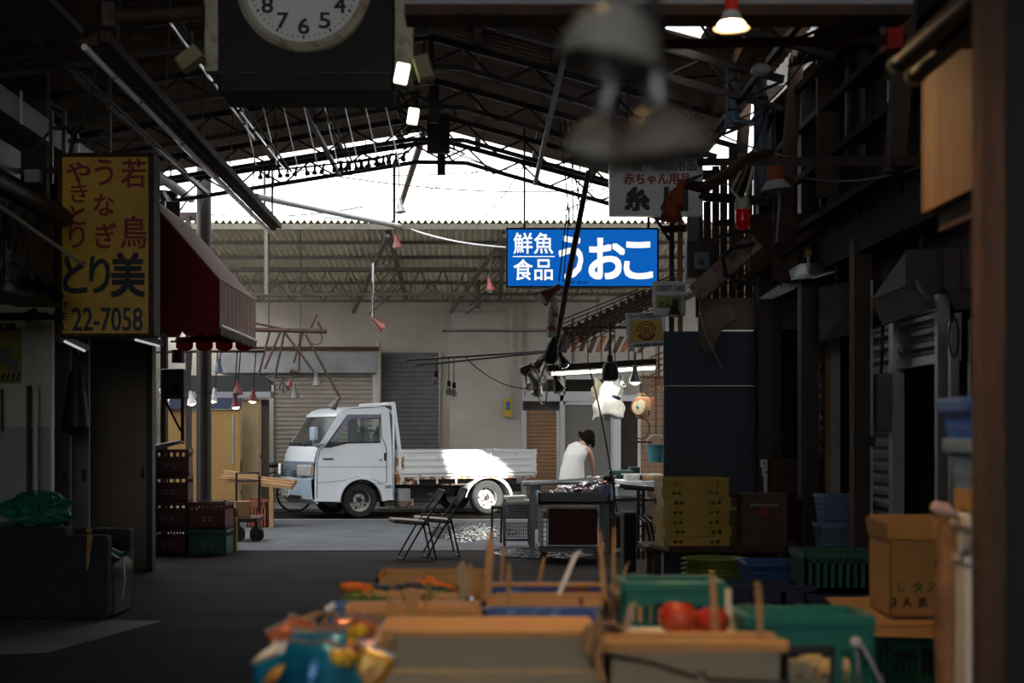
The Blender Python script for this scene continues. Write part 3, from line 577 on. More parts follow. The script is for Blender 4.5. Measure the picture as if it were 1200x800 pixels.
obj('wall_rail', MB().b2(X0 - .04, ya, zt - .05, X0 + .01, yb, zt + .02), M['dark'], aw)
# second shop's red valance behind
rv = thing('valance', 'bright red scalloped valance hanging beneath the maroon awning', 'awning', P(238, 400, 16.2))
for i in range(4):
    a, b = PX(206 + i * 23.3, 16.2), PX(206 + i * 23.3 + 20, 16.2); ww = (b - a) / 2; z = PZ(403, 16.2)
    obj('scallop', MB().prism([(a, 16.2, z + .08)] + [(a + ww - ww * cos(t_), 16.2, z - .05 * sin(t_) - .03) for t_ in [pi * j / 8 for j in range(9)]] + [(b, 16.2, z + .08)], (0, .012, 0)), M['redc'], rv)
obj('rail', MB().cyl(P(200, 400, 16.2), P(300, 400, 16.2), .012), M['dark'], rv); obj('bracket', MB().bar(P(206, 400, 16.2), (-3.1, 15.1, 2.6), .025), M['dark'], rv)
# ---- pillar carrying the roof
pc = thing('roof_pillar', 'grey round steel pillar rising to the roof behind the awning', 'pillar', (PX(239, 18), 18, 0))
obj('shaft', MB().cyl((PX(239, 18), 18, 0), (PX(239, 18), 18, 4.9), .095, seg=20), mat('pillar_paint', (.075, .065, .06), .5, .2, var=.4, scale=4, bump=.2), pc, True)
obj('pipe_strap', MB().cyl((PX(239, 18), 18, 2.6), (PX(239, 18), 18, 2.64), .105, seg=20).cyl((PX(239, 18), 18, 1.9), (PX(239, 18), 18, 1.94), .105, seg=20), M['dark'], pc)
obj('loose_cable', MB().tube([(PX(243, 17.8), 17.85, 4.7)] + [P(243 + 2 * sin(i), 120 + i * 18, 17.85) for i in range(7)] + [P(237, 243, 17.85)], .018, 5), M['cord'], pc, True)
pc2 = thing('roof_pillar', 'slim dark steel post standing left of the grey round pillar', 'pillar', (PX(221, 19), 19, 0))
obj('shaft', MB().b2(PX(219, 19), 18.9, 0, PX(224, 19), 19, 4.3), M['dark'], pc2); obj('cap', MB().box((PX(221, 19), 19, 4.3), (.5, .12, .1)), M['dark'], pc2)
pc3 = thing('roof_pillar', 'slim dark post nearest the yellow sign under the open sky gap', 'pillar', (PX(193, 17.6), 17.6, 0))
obj('shaft', MB().b2(PX(190, 17.6), 17.5, 0, PX(197, 17.6), 17.6, 4.4), M['dark'], pc3); obj('cap', MB().box((PX(193, 17.6), 17.6, 4.35), (.3, .12, .1)), M['dark'], pc3)
# lamp cluster and brackets by the gap
t = thing('flood_lamp', 'dark square flood lamp on a bracket above the awning', 'lamp', P(204, 250, 16.5))
obj('head', MB().box(P(202, 248, 16.5), (.16, .16, .24), (.2, 0, .3), .01), M['black'], t); obj('arm', MB().bar(P(202, 240, 16.5), P(192, 225, 17.4), .03).bar(P(205, 255, 16.5), P(221, 232, 18.8), .02), M['dark'], t)
t = thing('duct_pipe', 'pale sloping gutter pipe above the awning near the sky gap', 'pipe', P(205, 225, 16))
obj('pipe_run', MB().cyl(P(181, 203, 15.0), P(224, 233, 18.9), .055, seg=12), M['panel'], t, True); obj('hanger', MB().cyl(P(200, 216, 16.6), P(200, 190, 16.6), .01), M['dark'], t)

# ---- upper left: metal canopy gutters and pale fascia panels
ul = thing('trim_7', None, None, (-4, 9, 3.4), kind='structure')
def lpt(px, py, X):   # point of the plane x=X seen at a pixel
    dd = X * F / (px - VX); return Vector((X, dd, PZ(py, dd)))
A = [lpt(20, 58, -4.2), lpt(95, 137, -4.2), lpt(95, 105, -4.2), lpt(45, 55, -4.2)]
obj('metal_gutter', MB().prism([(-3.9, 5, 3.93), (-3.62, 5, 3.86), (-3.62, 5, 4.05), (-3.9, 5, 4.12)], (0, 9.8, 0)), M['panel'], ul)
obj('metal_gutter', MB().prism([(-4.0, 5, 3.5), (-3.6, 5, 3.4), (-3.6, 5, 3.62), (-4.0, 5, 3.75)], (0, 6.2, 0)), M['panel'], ul)
for (xx, yy0, yy1, zz0, zz1) in ((-4.15, 6.5, 9.2, 4.05, 4.4), (-4.15, 9.3, 11.5, 4.05, 4.4), (-4.15, 11.6, 14.5, 4.05, 4.4), (-4.2, 14.6, 17, 4.05, 4.4)):
    obj('fascia_panel', MB().b2(xx, yy0, zz0, xx + .03, yy1, zz1, .004), M['panel'], ul)
for y in (7.5, 8.5, 9.8, 11.2, 12.8, 14.2): obj('gutter_bracket', MB().b2(-3.61, y, 3.84, -3.595, y + .03, 4.1), M['frame'], ul)
obj('blue_board', MB().b2(-4.5, 8.0, 3.1, -4.4, 11.5, 3.8), mat('deep_blue_board', (.02, .035, .08), .7), ul)
t = thing('angle_rack', 'dark angle-iron rack holding a grey junction box above the fascia', 'rack', P(50, 200, 10.5))
for x, x2 in ((60, 60), (75, 75)): obj('upright', MB().bar(P(x, 130, 11.3), P(x2, 215, 11.3), .03), M['dark'], t)
obj('crossbar', MB().bar(P(-10, 72, 11.3), P(120, 78, 11.3), .03).bar(P(80, 165, 11.3), P(170, 163, 11.3), .03).bar(P(62, 150, 11.3), P(127, 150, 11.3), .03).bar(P(100, 172, 11.3), P(127, 150, 11.3), .02).bar(P(40, 175, 11.3), P(62, 150, 11.3), .02), M['dark'], t)
obj('junction_box', MB().box(P(39, 207, 10.5), (.12, .08, .1), None, .01), M['panel'], t)
obj('cable', MB().tube([P(112, 75, 11.2), P(106, 120, 11.2), P(98, 138, 11.2), P(86, 158, 11.2), P(82, 185, 11.2)], .018, 6), M['cord'], t, True)

# ---- long strip light trough running down the hall, left
ft = thing('strip_light', 'long line of slim tubes in a rusty trough running down the left of the hall', 'lamp', (-1.9, 12, 3.8))
pa, pb = Vector((PX(103, 8.0), 8.0, PZ(53, 8.0))), Vector((PX(318, 15.3), 15.3, PZ(270, 15.3)))
obj('trough', MB().bar(pa + Vector((.03, 0, .03)), pb + Vector((.03, 0, .03)), .05, .06), M['rust'], ft)
obj('trough', MB().bar(pa + Vector((.09, 0, .05)), pb + Vector((.085, 0, .05)), .05, .06), M['rust'], ft)
nt_ = 11
for i in range(nt_):
    a = pa.lerp(pb, i / nt_); b = pa.lerp(pb, (i + .94) / nt_)
    obj('tube', MB().cyl(a + Vector((-.02, 0, -.01)), b + Vector((-.02, 0, -.01)), .02 + .004 * (i > 3), seg=8), mat('glossy_white_tube', (.95, .93, .9), .12, var=.02), ft, True)
    if i % 2 == 0: obj('hanger', MB().cyl(b, (b.x + .07, b.y, rz_at(b.x)), .006, seg=5), M['dark'], ft)
# other longitudinal tubes hanging nearer the ridge
for i, (p0, p1, d0, d1, lab) in enumerate((((200, 28), (300, 165), 8.5, 13.5, 'thin string of tube lamps left of the clock'), ((262, 105), (338, 205), 11, 15.5, 'thin string of tube lamps beneath the clock, longest one'), ((368, 105), (410, 195), 12, 16, 'thin string of tube lamps beneath the clock, right-hand one'),
        ((85, 90), (215, 205), 9, 15, 'thin tube run high above the yellow sign'), ((815, 20), (842, 60), 8, 8.5, 'short tube beside the roof opening'))):
    t = thing('tube_string', lab, 'lamp', P(*p0, d0)); a, b = P(*p0, d0), P(*p1, d1)
    for j in range(5): obj('tube', MB().cyl(a.lerp(b, j / 5), a.lerp(b, (j + .85) / 5), .009, seg=8), MATS['glossy_white_tube'] if i < 2 else M['rust'], t, True)
    obj('carrier', MB().cyl(a + Vector((.03, 0, .04)), b + Vector((.03, 0, .04)), .012, seg=5), M['rust'], t)
    for q in (a.lerp(b, .1), a.lerp(b, .7)): obj('hanger', MB().cyl(q + Vector((.03, 0, .04)), (q.x, q.y, rz_at(q.x)), .005, seg=5), M['dark'], t)
for k in range(8):
    a, b = P(278 + 24 * k, 100, 12.5), P(300 + 24 * k, 193, 16)
    obj('tie_cord', MB().cyl(a, b, .007, seg=5), M['frame'], None, True, 'thin pale cord slanting down to the lamp holder row, %s from the tube trough' % ['first', 'second', 'third', 'fourth', 'fifth', 'sixth', 'seventh', 'eighth'][k], 'cord', 'thin cords above the lamp holder row')
# bulb strings hanging right under the hall mouth
for r_, (p0, p1, d) in enumerate((((300, 200), (480, 178), 16.4), ((395, 190), (462, 180), 15.6))):
    t = thing('bulb_string', ['long row of dark hanging lamp holders beneath the last truss', 'short row of dark hanging lamp holders just before the last truss'][r_], 'lamp', P(*p0, d))
    obj('carrier', MB().tube(wirepts(P(*p0, d), P(*p1, d), .03), .012, 5), M['dark'], t)
    for q in (.02, .5, .98):
        a = P(*p0, d).lerp(P(*p1, d), q); obj('hanger', MB().cyl(a, (a.x, a.y, rz_at(a.x) - .3), .006, seg=5), M['dark'], t)
    n = 17 if r_ == 0 else 8
    for i in range(n):
        a = P(*p0, d).lerp(P(*p1, d), (i + .5) / n) + Vector((0, 0, -.03 * 4 * ((i + .5) / n) * (1 - (i + .5) / n)))
        obj('lamp_holder', MB().lathe([(.0, .02), (.014, .02), (.014, -.05), (.032, -.08), (.028, -.1), (0, -.1)], a, (.3 * sin(i * 2.1), .2, 1), 8), M['black'], t, True)

# ---- crossed rods carrying spot lamps, left of the truck
def spot(p, dr, label, m=None, group=None, size=1.0, lit=False, cat='lamp', name='spot_lamp', hang=None, rim=None):
    p = Vector(p); dr = Vector(dr).normalized(); t = thing(name, label, cat, p, 0, group); s = size
    obj('shade', MB().lathe([(.0, 0), (.022 * s, .0), (.025 * s, .06 * s), (.05 * s, .12 * s), (.062 * s, .16 * s), (.058 * s, .16 * s), (.045 * s, .12 * s), (.02 * s, .07 * s)], p, dr, 14), m or M['redl'], t, True)
    obj('bulb', MB().sph(p + dr * .14 * s, .05 * s, (1, 1, .8), 12, rot=dr.to_track_quat('Z', 'Y').to_euler()), E['spot'] if lit else (rim or M['chrome']), t, True)
    if hang is not None: obj('cord', MB().cyl(p, hang, .008, seg=6), M['dark'], t)
    return t
rk = thing('lamp_rack', 'horizontal dark bar with crossed rods hanging over the truck cab', 'rack', P(340, 386, 21.5))
dd = 21.5
obj('main_bar', MB().cyl(P(296, 386, dd), P(383, 388, dd), .035).cyl(P(296, 378, dd), P(330, 385, dd), .018), M['rust'], rk)
for (a, b) in (((316, 388), (303, 440)), ((329, 388), (310, 432)), ((334, 386), (322, 441)), ((334, 390), (369, 437)), ((358, 392), (398, 465)), ((352, 385), (350, 440)), ((356, 386), (344, 425)), ((371, 369), (364, 384)), ((372, 377), (377, 386))):
    obj('rod', MB().cyl(P(*a, dd), P(*b, dd), .018, seg=6), M['rust'], rk)
obj('hanger', MB().cyl(P(315, 386, dd), P(315, 262, dd), .01).cyl(P(352, 386, dd), P(352, 262, dd), .008), M['dark'], rk)
obj('cable_loop', MB().tube(arc(P(370, 396, dd), .1, -2.2, 1.4, 8), .008, 5).tube([P(333, 441, dd), P(327, 455, dd), P(335, 460, dd)], .01, 5), M['cord'], rk)
obj('lower_bar', MB().cyl(P(322, 442, dd), P(352, 441, dd), .012).cyl(P(340, 434, dd), P(352, 437, dd), .03), M['dark'], rk)
sg = 'spot lamps on the rack over the cab'
for (x, y, dr, m, lab, sz) in ((370, 436, (.1, 0, -1), mat('dull_zinc', (.14, .13, .12), .5, .4), 'grey spot lamp pointing down at the right of the rack', 1.25), (398, 465, (-.6, 0, -.8), MATS['dull_zinc'], 'grey spot lamp just above the truck cab roof', 1.25), (344, 450, (.05, 0, -1), MATS['dull_zinc'], 'silver spot lamp hanging lowest in the rack cluster', 1.3), (331, 447, (.4, 0, -1), M['dark'], 'dark spot lamp left in the rack cluster', 1.0), (341, 443, (-.3, 0, -1), M['redl'], 'small red spot lamp in the rack cluster', .8), (311, 441, (.9, 0, -.5), M['dark'], 'dark spot lamp turned right at the left of the rack', 1.0)):
    spot(P(x, y, dd), dr, lab, m, None, sz)
# red spot lamps lit by the awning, left group
for (x, y, dr, lab, lit, m) in ((275, 462, (.1, -.1, -1), 'lit red spot lamp, lower one left of the shutter', True, M['redl']), (297, 455, (-.05, -.1, -1), 'lit red spot lamp closest to the shutter', True, M['redl']), (279, 446, (0, -.2, -1), 'small unlit red lamp between the lit pair', False, M['redl']), (252, 455, (-.2, -.2, -1), 'lit white spot lamp right behind the grey pillar', True, M['whitep']), (257, 420, (-.1, 0, -1), 'grey spot lamp beneath the faded awning corner', False, M['blueg']), (222, 458, (.2, 0, -1), 'white lamp left of the grey pillar', True, M['whitep']), (188, 455, (.4, 0, -1), 'pale lamp nearest the black post', True, M['whitep'])):
    spot(P(x, y, 18.6), dr, lab, m, None, 1.1, lit, hang=P(x + 3, 411, 18.6))
t = thing('lamp_rail', 'dark pole holding the row of red spot lamps by the kiosk', 'rail', P(240, 412, 18.6))
obj('rail', MB().cyl(P(183, 412, 18.6), P(310, 411, 18.6), .02), M['dark'], t); obj('bracket', MB().bar(P(240, 412, 18.6), P(239, 412, 18.05), .03), M['dark'], t); obj('hanger', MB().cyl(P(262, 411, 18.6), P(245, 340, 18.1), .008).cyl(P(190, 411, 18.6), P(190, 330, 17.6), .008), M['dark'], t)
t = thing('wall_fan', 'dark cylindrical lamp housing on a frame left of the pillar', 'lamp', P(210, 430, 17.3))
obj('housing', MB().box(P(205, 450, 17.2), (.28, .3, .36), None, .02), M['black'], t)
obj('drum', MB().cyl(P(209, 425, 17.1), P(209, 410, 17.1), .08, seg=16), M['black'], t, True)
obj('frame', MB().bar(P(192, 465, 17.2), P(192, 520, 17.2), .04).bar(P(214, 460, 17.2), P(214, 520, 17.2), .04).bar(P(192, 466, 17.2), P(212, 505, 17.2), .025).b2(PX(206, 17.2), 17.05, PZ(462, 17.2), PX(212, 17.2), 17.1, PZ(452, 17.2)), M['dark'], t)

# ---- beer-crate stacks
def crate(name, label, loc, w_, d_, h_, m, rz=0.0, group=None, nx=6, marks=True, slots=True, mm=None):
    """bottle crate: base, rim, corner posts, ribs and a solid band on each side"""
    t = thing(name, label, 'crate', loc, rz, group); q = ROOT[t.name]; th = .022
    def L(mb): return mb.move(q)
    obj('base', L(MB().b2(-w_ / 2, -d_ / 2, 0, w_ / 2, d_ / 2, .02)), m, t)
    obj('rim', L(MB().b2(-w_ / 2 - .006, -d_ / 2 - .006, h_ - .035, w_ / 2 + .006, -d_ / 2 + th, h_).b2(-w_ / 2 - .006, d_ / 2 - th, h_ - .035, w_ / 2 + .006, d_ / 2 + .006, h_).b2(-w_ / 2 - .006, -d_ / 2, h_ - .035, -w_ / 2 + th, d_ / 2, h_).b2(w_ / 2 - th, -d_ / 2, h_ - .035, w_ / 2 + .006, d_ / 2, h_)), m, t)
    for (ax, s, L0, L1) in (('y', -1, w_, d_), ('y', 1, w_, d_), ('x', -1, d_, w_), ('x', 1, d_, w_)):
        mb = MB(); n = nx if ax == 'y' else max(3, int(nx * d_ / w_))
        def bx(u0, u1, z0, z1, o=0):
            a, b = s * (L1 / 2 - th + .004), s * (L1 / 2 + o)
            if ax == 'y': mb.b2(u0, a, z0, u1, b, z1)
            else: mb.b2(a, u0, z0, b, u1, z1)
        bx(-L0 / 2, L0 / 2, .0, .03)
        if slots:
            bx(-L0 / 2, L0 / 2, h_ * .06, h_ * .72)
            for i in range(n + 1):
                u = -L0 / 2 + (L0 - .02) * i / n; bx(u, u + .02, .02, h_ - .03)
        else:
            bx(-L0 / 2, L0 / 2, .02, h_ * .6); bx(-L0 / 2, L0 / 2, h_ * .8, h_ - .03)
            for i in range(4): bx(-L0 / 2 + (L0 - .03) * i / 3, -L0 / 2 + (L0 - .03) * i / 3 + .03, .02, h_ - .03)
        obj('side_wall', L(mb), m, t)
    if marks:
        mb = MB()
        for i in range(4): mb.b2(-.08 + i * .05, -d_ / 2 - .003, h_ * .42, -.05 + i * .05, -d_ / 2, h_ * .46)
        for i in range(2): mb.b2(-.05 + i * .08, -d_ / 2 - .003, h_ * .3, -.01 + i * .08, -d_ / 2, h_ * .36)
        obj('print_mark', L(mb), M['panel'], t)
    return t
d = 16.6; cw, cdp, chh = .44, .36, .305
ords = ['bottom', 'second from the floor', 'third from the floor', 'topmost']
for i in range(4):
    crate('bottle_crate', 'maroon bottle crate by the black post, %s of its stack' % ords[i], (PX(201, d), d, .001 + i * chh), cw, cdp, chh - .004, M['redp'], R(-5 + 3 * i), 'maroon bottle crates by the post')
crate('bottle_crate', 'dark green bottle crate on the floor beneath a maroon one', (PX(246, d) + .02, d - .05, .001), cw, cdp, chh - .01, M['dgreenp'], R(-3))
crate('bottle_crate', 'maroon bottle crate standing alone on the dark green crate', (PX(246, d) + .02, d - .05, .001 + chh), cw, cdp, chh - .004, M['redp'], R(-6))
crate('bottle_crate', 'maroon crate tilted behind the dark green crate stack', (PX(255, d + .5), d + .5, .001), cw, cdp, .52, M['redp'], R(4), marks=False)
crate('bottle_crate', 'light red bottle crate under the plank table by the truck', (PX(303, 21.3), 21.3, .001), .3, .3, .42, mat('brick_red_plastic', (.35, .08, .04), .5), R(0))
t = thing('wood_offcut', 'upright bare wooden board beside the green bottle crate', 'board', (PX(276, 17), 17, 0))
obj('board', MB().b2(PX(272, 17), 16.9, .0, PX(279, 17), 16.95, .4), M['wood'], t)
t = thing('paper_bundle', 'white folded sheets lying on top of the maroon crate stack', 'paper', (PX(195, d), d, chh * 4))
for k in range(3): obj('sheet', MB().box((PX(194 + k, d), d, 4 * chh + .03 + k * .02), (.4 - .04 * k, .3, .012), (0, R(-16 + 3 * k), R(8 * k))), M['panel'], t)
# plank table + trolley + bicycle by the truck nose
t = thing('plank_table', 'low table of bare planks in front of the ochre shop', 'table', (PX(302, 21.3), 21.3, 0))
for k in range(3): obj('plank', MB().box((PX(300, 21.2), 21.2 + k * .2, .66 + .03 * k), (1.1, .18, .06), (0, R(6), R(-4)), .004), M['wood'], t)
for x, y in ((278, 21.1), (318, 21.1), (278, 21.7), (318, 21.7)): obj('leg', MB().b2(PX(x, y) - .03, y - .03, 0, PX(x, y) + .03, y + .03, .62), M['wood'], t)
obj('loose_board', MB().box((PX(280, 21), 21.1, .81), (.5, .3, .03), (0, R(8), R(10))), M['ply'], t)
t = thing('hand_trolley', 'black steel hand trolley with small wheels beside the green crate', 'trolley', (PX(290, 18.6), 18.6, 0))
obj('deck', MB().b2(PX(276, 18.6), 18.3, .26, PX(305, 18.6), 18.9, .31), M['rust'], t)
obj('push_handle', MB().tube([P(304, 600, 18.4), P(304, 558, 18.4), P(304, 554, 18.45), P(277, 554, 18.5), P(277, 600, 18.5)], .018).cyl(P(277, 563, 18.5), P(304, 563, 18.4), .012), M['dark'], t)
for x, y in ((279, 18.4), (301, 18.4), (279, 18.8), (301, 18.8)):
    w_o = obj('wheel', MB().cyl((PX(x, y), y - .03, .09), (PX(x, y), y + .03, .09), .09, seg=16), M['tyre'], t, True); obj('fork', MB().b2(PX(x, y) - .02, y - .04, .09, PX(x, y) + .02, y + .04, .27), M['dark'], w_o)
obj('carton', MB().box((PX(284, 18.6), 18.55, .42), (.2, .2, .2), (0, 0, .3), .004), M['card'], t, label='small torn white carton')
t = thing('bicycle', 'black bicycle parked against the shutter behind the truck nose', 'bicycle', (PX(308, 25.3), 25.3, 0))
bx0, bx1, by = PX(282, 25.3), PX(332, 25.3) + .2, 25.3
for x in (bx0, bx1):
    o_ = obj('wheel', MB().lathe([(.3, -.018), (.33, 0), (.3, .018), (.29, 0)], (x, by, .33), (0, 1, 0), 28, True), M['tyre'], t, True)
    mb = MB()
    for k in range(14): mb.cyl((x, by, .33), (x + .3 * cos(k * pi / 7), by, .33 + .3 * sin(k * pi / 7)), .002, seg=4)
    obj('spokes', mb, M['chrome'], o_)
obj('bicycle_frame', MB().tube([(bx0, by, .33), (bx0 + .18, by, .85)], .016).tube([(bx0 + .17, by, .8), (bx0 + .45, by, .3), (bx1, by, .33), (bx1 - .35, by, .72), (bx0 + .45, by, .3)], .015).tube([(bx1 - .35, by, .72), (bx0 + .2, by, .6)], .014), M['black'], t, True)
obj('saddle', MB().sph((bx1 - .38, by, .84), .12, (1.2, .6, .35)), M['black'], t, True)
obj('handlebar', MB().tube([(bx0 + .4, by - .28, .98), (bx0 + .25, by - .2, 1.02), (bx0 + .19, by, .98), (bx0 + .25, by + .2, 1.02), (bx0 + .4, by + .28, .98)], .014), M['black'], t, True)
obj('basket', MB().box((bx0 + .02, by, .82), (.3, .34, .22), None, .02), M['dark'], t)

# ---- armchair with nets
sf = thing('armchair', 'black upholstered armchair with a slate front at the lower left', 'armchair', (-3.3, 11.05, 0))
ax1 = -2.77; ax0 = -3.75; ya, yb = 10.62, 11.5
obj('arm_rest', MB().b2(ax0, ya, .02, ax1, ya + .17, .64, .03), M['fab'], sf)
obj('arm_rest', MB().b2(ax0, yb - .17, .02, ax1, yb, .645, .03), M['fab'], sf)
obj('back_rest', MB().b2(ax0 - .05, ya, .02, ax0 + .2, yb, .7, .05), M['fab'], sf)
obj('back_cushion', MB().b2(ax0 + .18, ya + .18, .36, ax0 + .48, yb - .18, .74, .08), M['fab'], sf, True)
obj('front_panel', MB().b2(ax0 + .2, ya + .17, .02, ax1 + .01, yb - .17, .3, .01), M['fabb'], sf)
obj('seat_cushion', MB().b2(ax0 + .3, ya + .17, .28, ax1 + .03, yb - .17, .44, .06), M['seatg'], sf, True)
obj('throw_cover', MB().b2(ax0 - .07, ya - .02, .6, ax1 - .3, ya + .22, .7, .045), M['fab'], sf, True)
for q in ((ax0, ya + .05), (ax1 - .05, ya + .05), (ax0, yb - .05), (ax1 - .05, yb - .05)): obj('foot', MB().cyl((q[0], q[1], 0), (q[0], q[1], .03), .03), M['black'], sf)
def net(label, c, rx, ry, rz_, seed, m='gnet', name='net_bag'):
    rnd = random.Random(seed); ph = [rnd.uniform(0, 6) for _ in range(6)]
    def f(u, v):
        a = u * 2 * pi; b = (v - .5) * pi; k = 1 + .14 * sin(5 * a + ph[0] + 3 * b) + .1 * sin(11 * a + ph[1] + 4 * b) + .1 * sin(9 * b + ph[2]) + .06 * sin(17 * a - 6 * b)
        return (c[0] + rx * k * cos(a) * cos(b), c[1] + ry * k * sin(a) * cos(b), c[2] + rz_ * (sin(b) * .9 + .08 * sin(6 * a + ph[3])))
    t = thing(name, label, 'bag', (c[0], c[1], c[2] - rz_))
    obj('netting', MB().grid(f, 56, 24, closeu=True), M[m], t, True)
    obj('knot', MB().sph((c[0] + rx * .8, c[1] - ry * .5, c[2] + rz_ * .5), .02, lump=.3), M[m], t, True); return t
net('green net bundle lying on the near arm of the black armchair', (-3.35, 10.85, .735), .17, .12, .07, 4)
net('large green net heap behind the armchair back at the left edge', (-3.62, 11.68, .78), .26, .2, .16, 5)
t = thing('side_table', 'dark low table carrying the green net heap behind the armchair', 'table', (-3.9, 11.65, 0))
obj('table_top', MB().b2(-4.5, 11.5, .58, -3.4, 11.82, .62), M['dwood'], t)
for x in (-4.45, -3.45): obj('leg', MB().b2(x, 11.6, 0, x + .05, 11.65, .58), M['dwood'], t)
t = thing('green_sheet', 'green plastic sheet draped over the armchair seat', 'sheet', (-2.95, 10.9, .45))
obj('drape', MB().grid(lambda u, v: (-2.97 + .26 * u, 10.81 + .3 * v, .47 + .16 * (1 - u) ** 1.4 * (1 - .5 * v) + .018 * sin(9 * v + 5 * u)), 14, 14, thick=.004), M['gnet'], t, True)
obj('loose_tie', MB().tube([(-2.74, 10.98, .46), (-2.72, 10.97, .3), (-2.735, 10.96, .13)], .006), M['cream'], t)
t = thing('paper_tag', 'tan pointed strap hanging over the near arm of the armchair', 'strap', (-2.9, 10.6, .6))
obj('strap', MB().prism([P(102, 626, 10.6), P(109, 626, 10.6), P(103, 668, 10.6), P(101, 668, 10.6)], (0, .008, 0)), M['wood'], t); obj('ribbon', MB().box(P(104, 621, 10.6), (.035, .01, .03), (0, .4, 0)), M['foily'], t)
# ================================================================ TRUCK, CHAIRS, PERSON, FISH STALL
TL = Matrix.Translation(TR_O) @ Matrix.Rotation(TRA, 4, 'Z')
tr = thing('truck', 'small white flatbed truck with rust spots parked across the lane', 'truck', TR_O, TRA)
def tl(mb): return mb.move(TL)
def tp(px, py): q = TL.inverted() @ trk(px, py); return (q.x, q.z)
WB = tp(573, 580)[0]           # rear wheel
W = 1.6
def side(pts, holes, y, th, m, name, **k):
    me = plate(pts, holes, th, TL @ Matrix.Translation((0, y, 0)) @ Matrix.Rotation(pi / 2, 4, 'X')); return obj(name, me, m, tr, **k)
def archp(cx, r, n=14, z0=.28): return [(cx + r * cos(a), z0 + r * sin(a)) for a in [pi * i / n for i in range(n + 1)]]
door = [tp(*p) for p in ((371.5, 583), (371.5, 540), (375, 527), (380, 521), (403, 487), (410, 484), (447, 484), (452, 488), (454, 520), (455, 570), (460, 578), (460, 583))]
winp = [tp(*p) for p in ((380.5, 524), (387, 523.5), (407, 518.7), (445, 518), (445, 486.5), (407, 486.5))]
ar = [(p[0], p[1]) for p in archp(0.0, .37)]
zs = .3
body_out = [(-.80, zs), (-.80, .72), (-.78, .95)] + [tp(*p) for p in ((374, 522), (396, 487), (402, 481.5), (412, 479), (450, 477.5), (456, 481), (459, 520), (460, 578))] + [(.6, zs)] + [p for p in ar]
for y in (.0, W - .03):
    side(body_out, [winp], y + .015, .03, M['truck'], 'side_panel')
def prof(pts, y0, y1, m, name, smooth=True, bul=0.0, n=8, th=.02, tum=None):
    """sheet lofted across the cab: profile pts (x,z), bulging forward by bul at mid width"""
    k = len(pts) - 1
    def f(u, v):
        i = min(int(round(v * k)), k); x, z = pts[i]; s = sin(pi * u)
        return TL @ Vector((x - bul * s ** .9, y0 + (y1 - y0) * u, z))
    return obj(name, MB().grid(f, n, k, thick=th), m, tr, smooth)
zt = tp(412, 479)[1]
roofp = [tp(*p) for p in ((396, 487), (402, 481.5), (412, 478.5), (430, 477), (450, 477.5), (456, 481), (459, 486))]
prof([(x, z + (.0)) for x, z in roofp], 0, W, M['truck'], 'roof', bul=.0)
ws = [tp(*p) for p in ((375, 521.5), (385.5, 504), (396, 487))]
prof(ws, .03, W - .03, mat('windscreen_dark', (.015, .02, .02), .06, var=.1, spec=.9) if False else M['gw'], 'windscreen', bul=.12, th=.006)
prof([(ws[-1][0] - .01, ws[-1][1] - .02), (ws[-1][0] + .01, ws[-1][1] + .03)], 0, W, M['truck'], 'roof_brow', bul=.12, th=.02)
prof([(ws[0][0] - .02, ws[0][1] - .05), (ws[0][0], ws[0][1] + .02)], .0, W, M['black'], 'cowl', bul=.13)
hood = [(-.80, .93), (-.79, 1.0), (-.76, 1.1), (ws[0][0] - .01, ws[0][1] - .03)]
prof(hood, 0, W, M['truck'], 'bonnet', bul=.15)
prof([(-.83, .66), (-.83, .80), (-.81, .94)], 0, W, M['tgrey'], 'grille', bul=.15)
prof([(-.85, .46), (-.86, .64), (-.82, .67)], -.01, W + .01, M['bumper'], 'bumper', bul=.16)
prof([(-.74, .27), (-.84, .34), (-.85, .47)], -.01, W + .01, M['bumper'], 'bumper_skirt', bul=.17)
def fr(y, bul): return -bul * sin(pi * y / W) ** .7
for y in (.16, W - .16):
    hl = obj('headlight', tl(MB().box((-.865 + fr(y, .13), y, .8), (.06, .3, .18), (0, 0, .5 if y < .8 else -.5), .015)), mat('headlamp_lens', (.75, .75, .7), .12, .4, var=.3, scale=20), tr)
    obj('indicator', tl(MB().box((-.80 + fr(y, .1), y - .13 if y < .8 else y + .13, .8), (.06, .07, .14), None, .01)), mat('amber_lens', (.5, .35, .2), .2), hl)
for k in range(3): obj('grille_slot', tl(MB().box((-.985, W / 2, .70 + k * .045), (.02, .8, .012))), M['black'], tr)
emb = obj('emblem', tl(MB().prism([(-.996, W / 2, .86), (-.996, W / 2 - .02, .83), (-.996, W / 2, .8), (-.996, W / 2 + .02, .83)], (-.012, 0, 0))), M['chrome'], tr)
pl_ = obj('number_plate', tl(MB().box((-1.035, W / 2 - .02, .47), (.012, .3, .2), None, .004)), M['white'], tr)
letters('plate_text', [], M['txb'], pl_, (0, 0, 0)) if False else None
mtp = TL @ Matrix.Translation((-1.043, W / 2 - .02, .47)) @ Matrix.Rotation(-.0, 4, 'Z') @ Matrix.Rotation(-pi / 2, 4, 'Z') @ Matrix.Rotation(pi / 2, 4, 'X')
me = textmesh('11-47', .24, .09, mtp @ Matrix.Translation((0, -.03, 0)), .02); obj('plate_digits', me, mat('plate_green', (.02, .12, .1), .6), pl_)
for k in range(4): obj('bumper_vent', tl(MB().box((-1.0 + .0 * k, .25 + k * .2, .36), (.06, .15, .06), None, .005)), M['black'], tr)
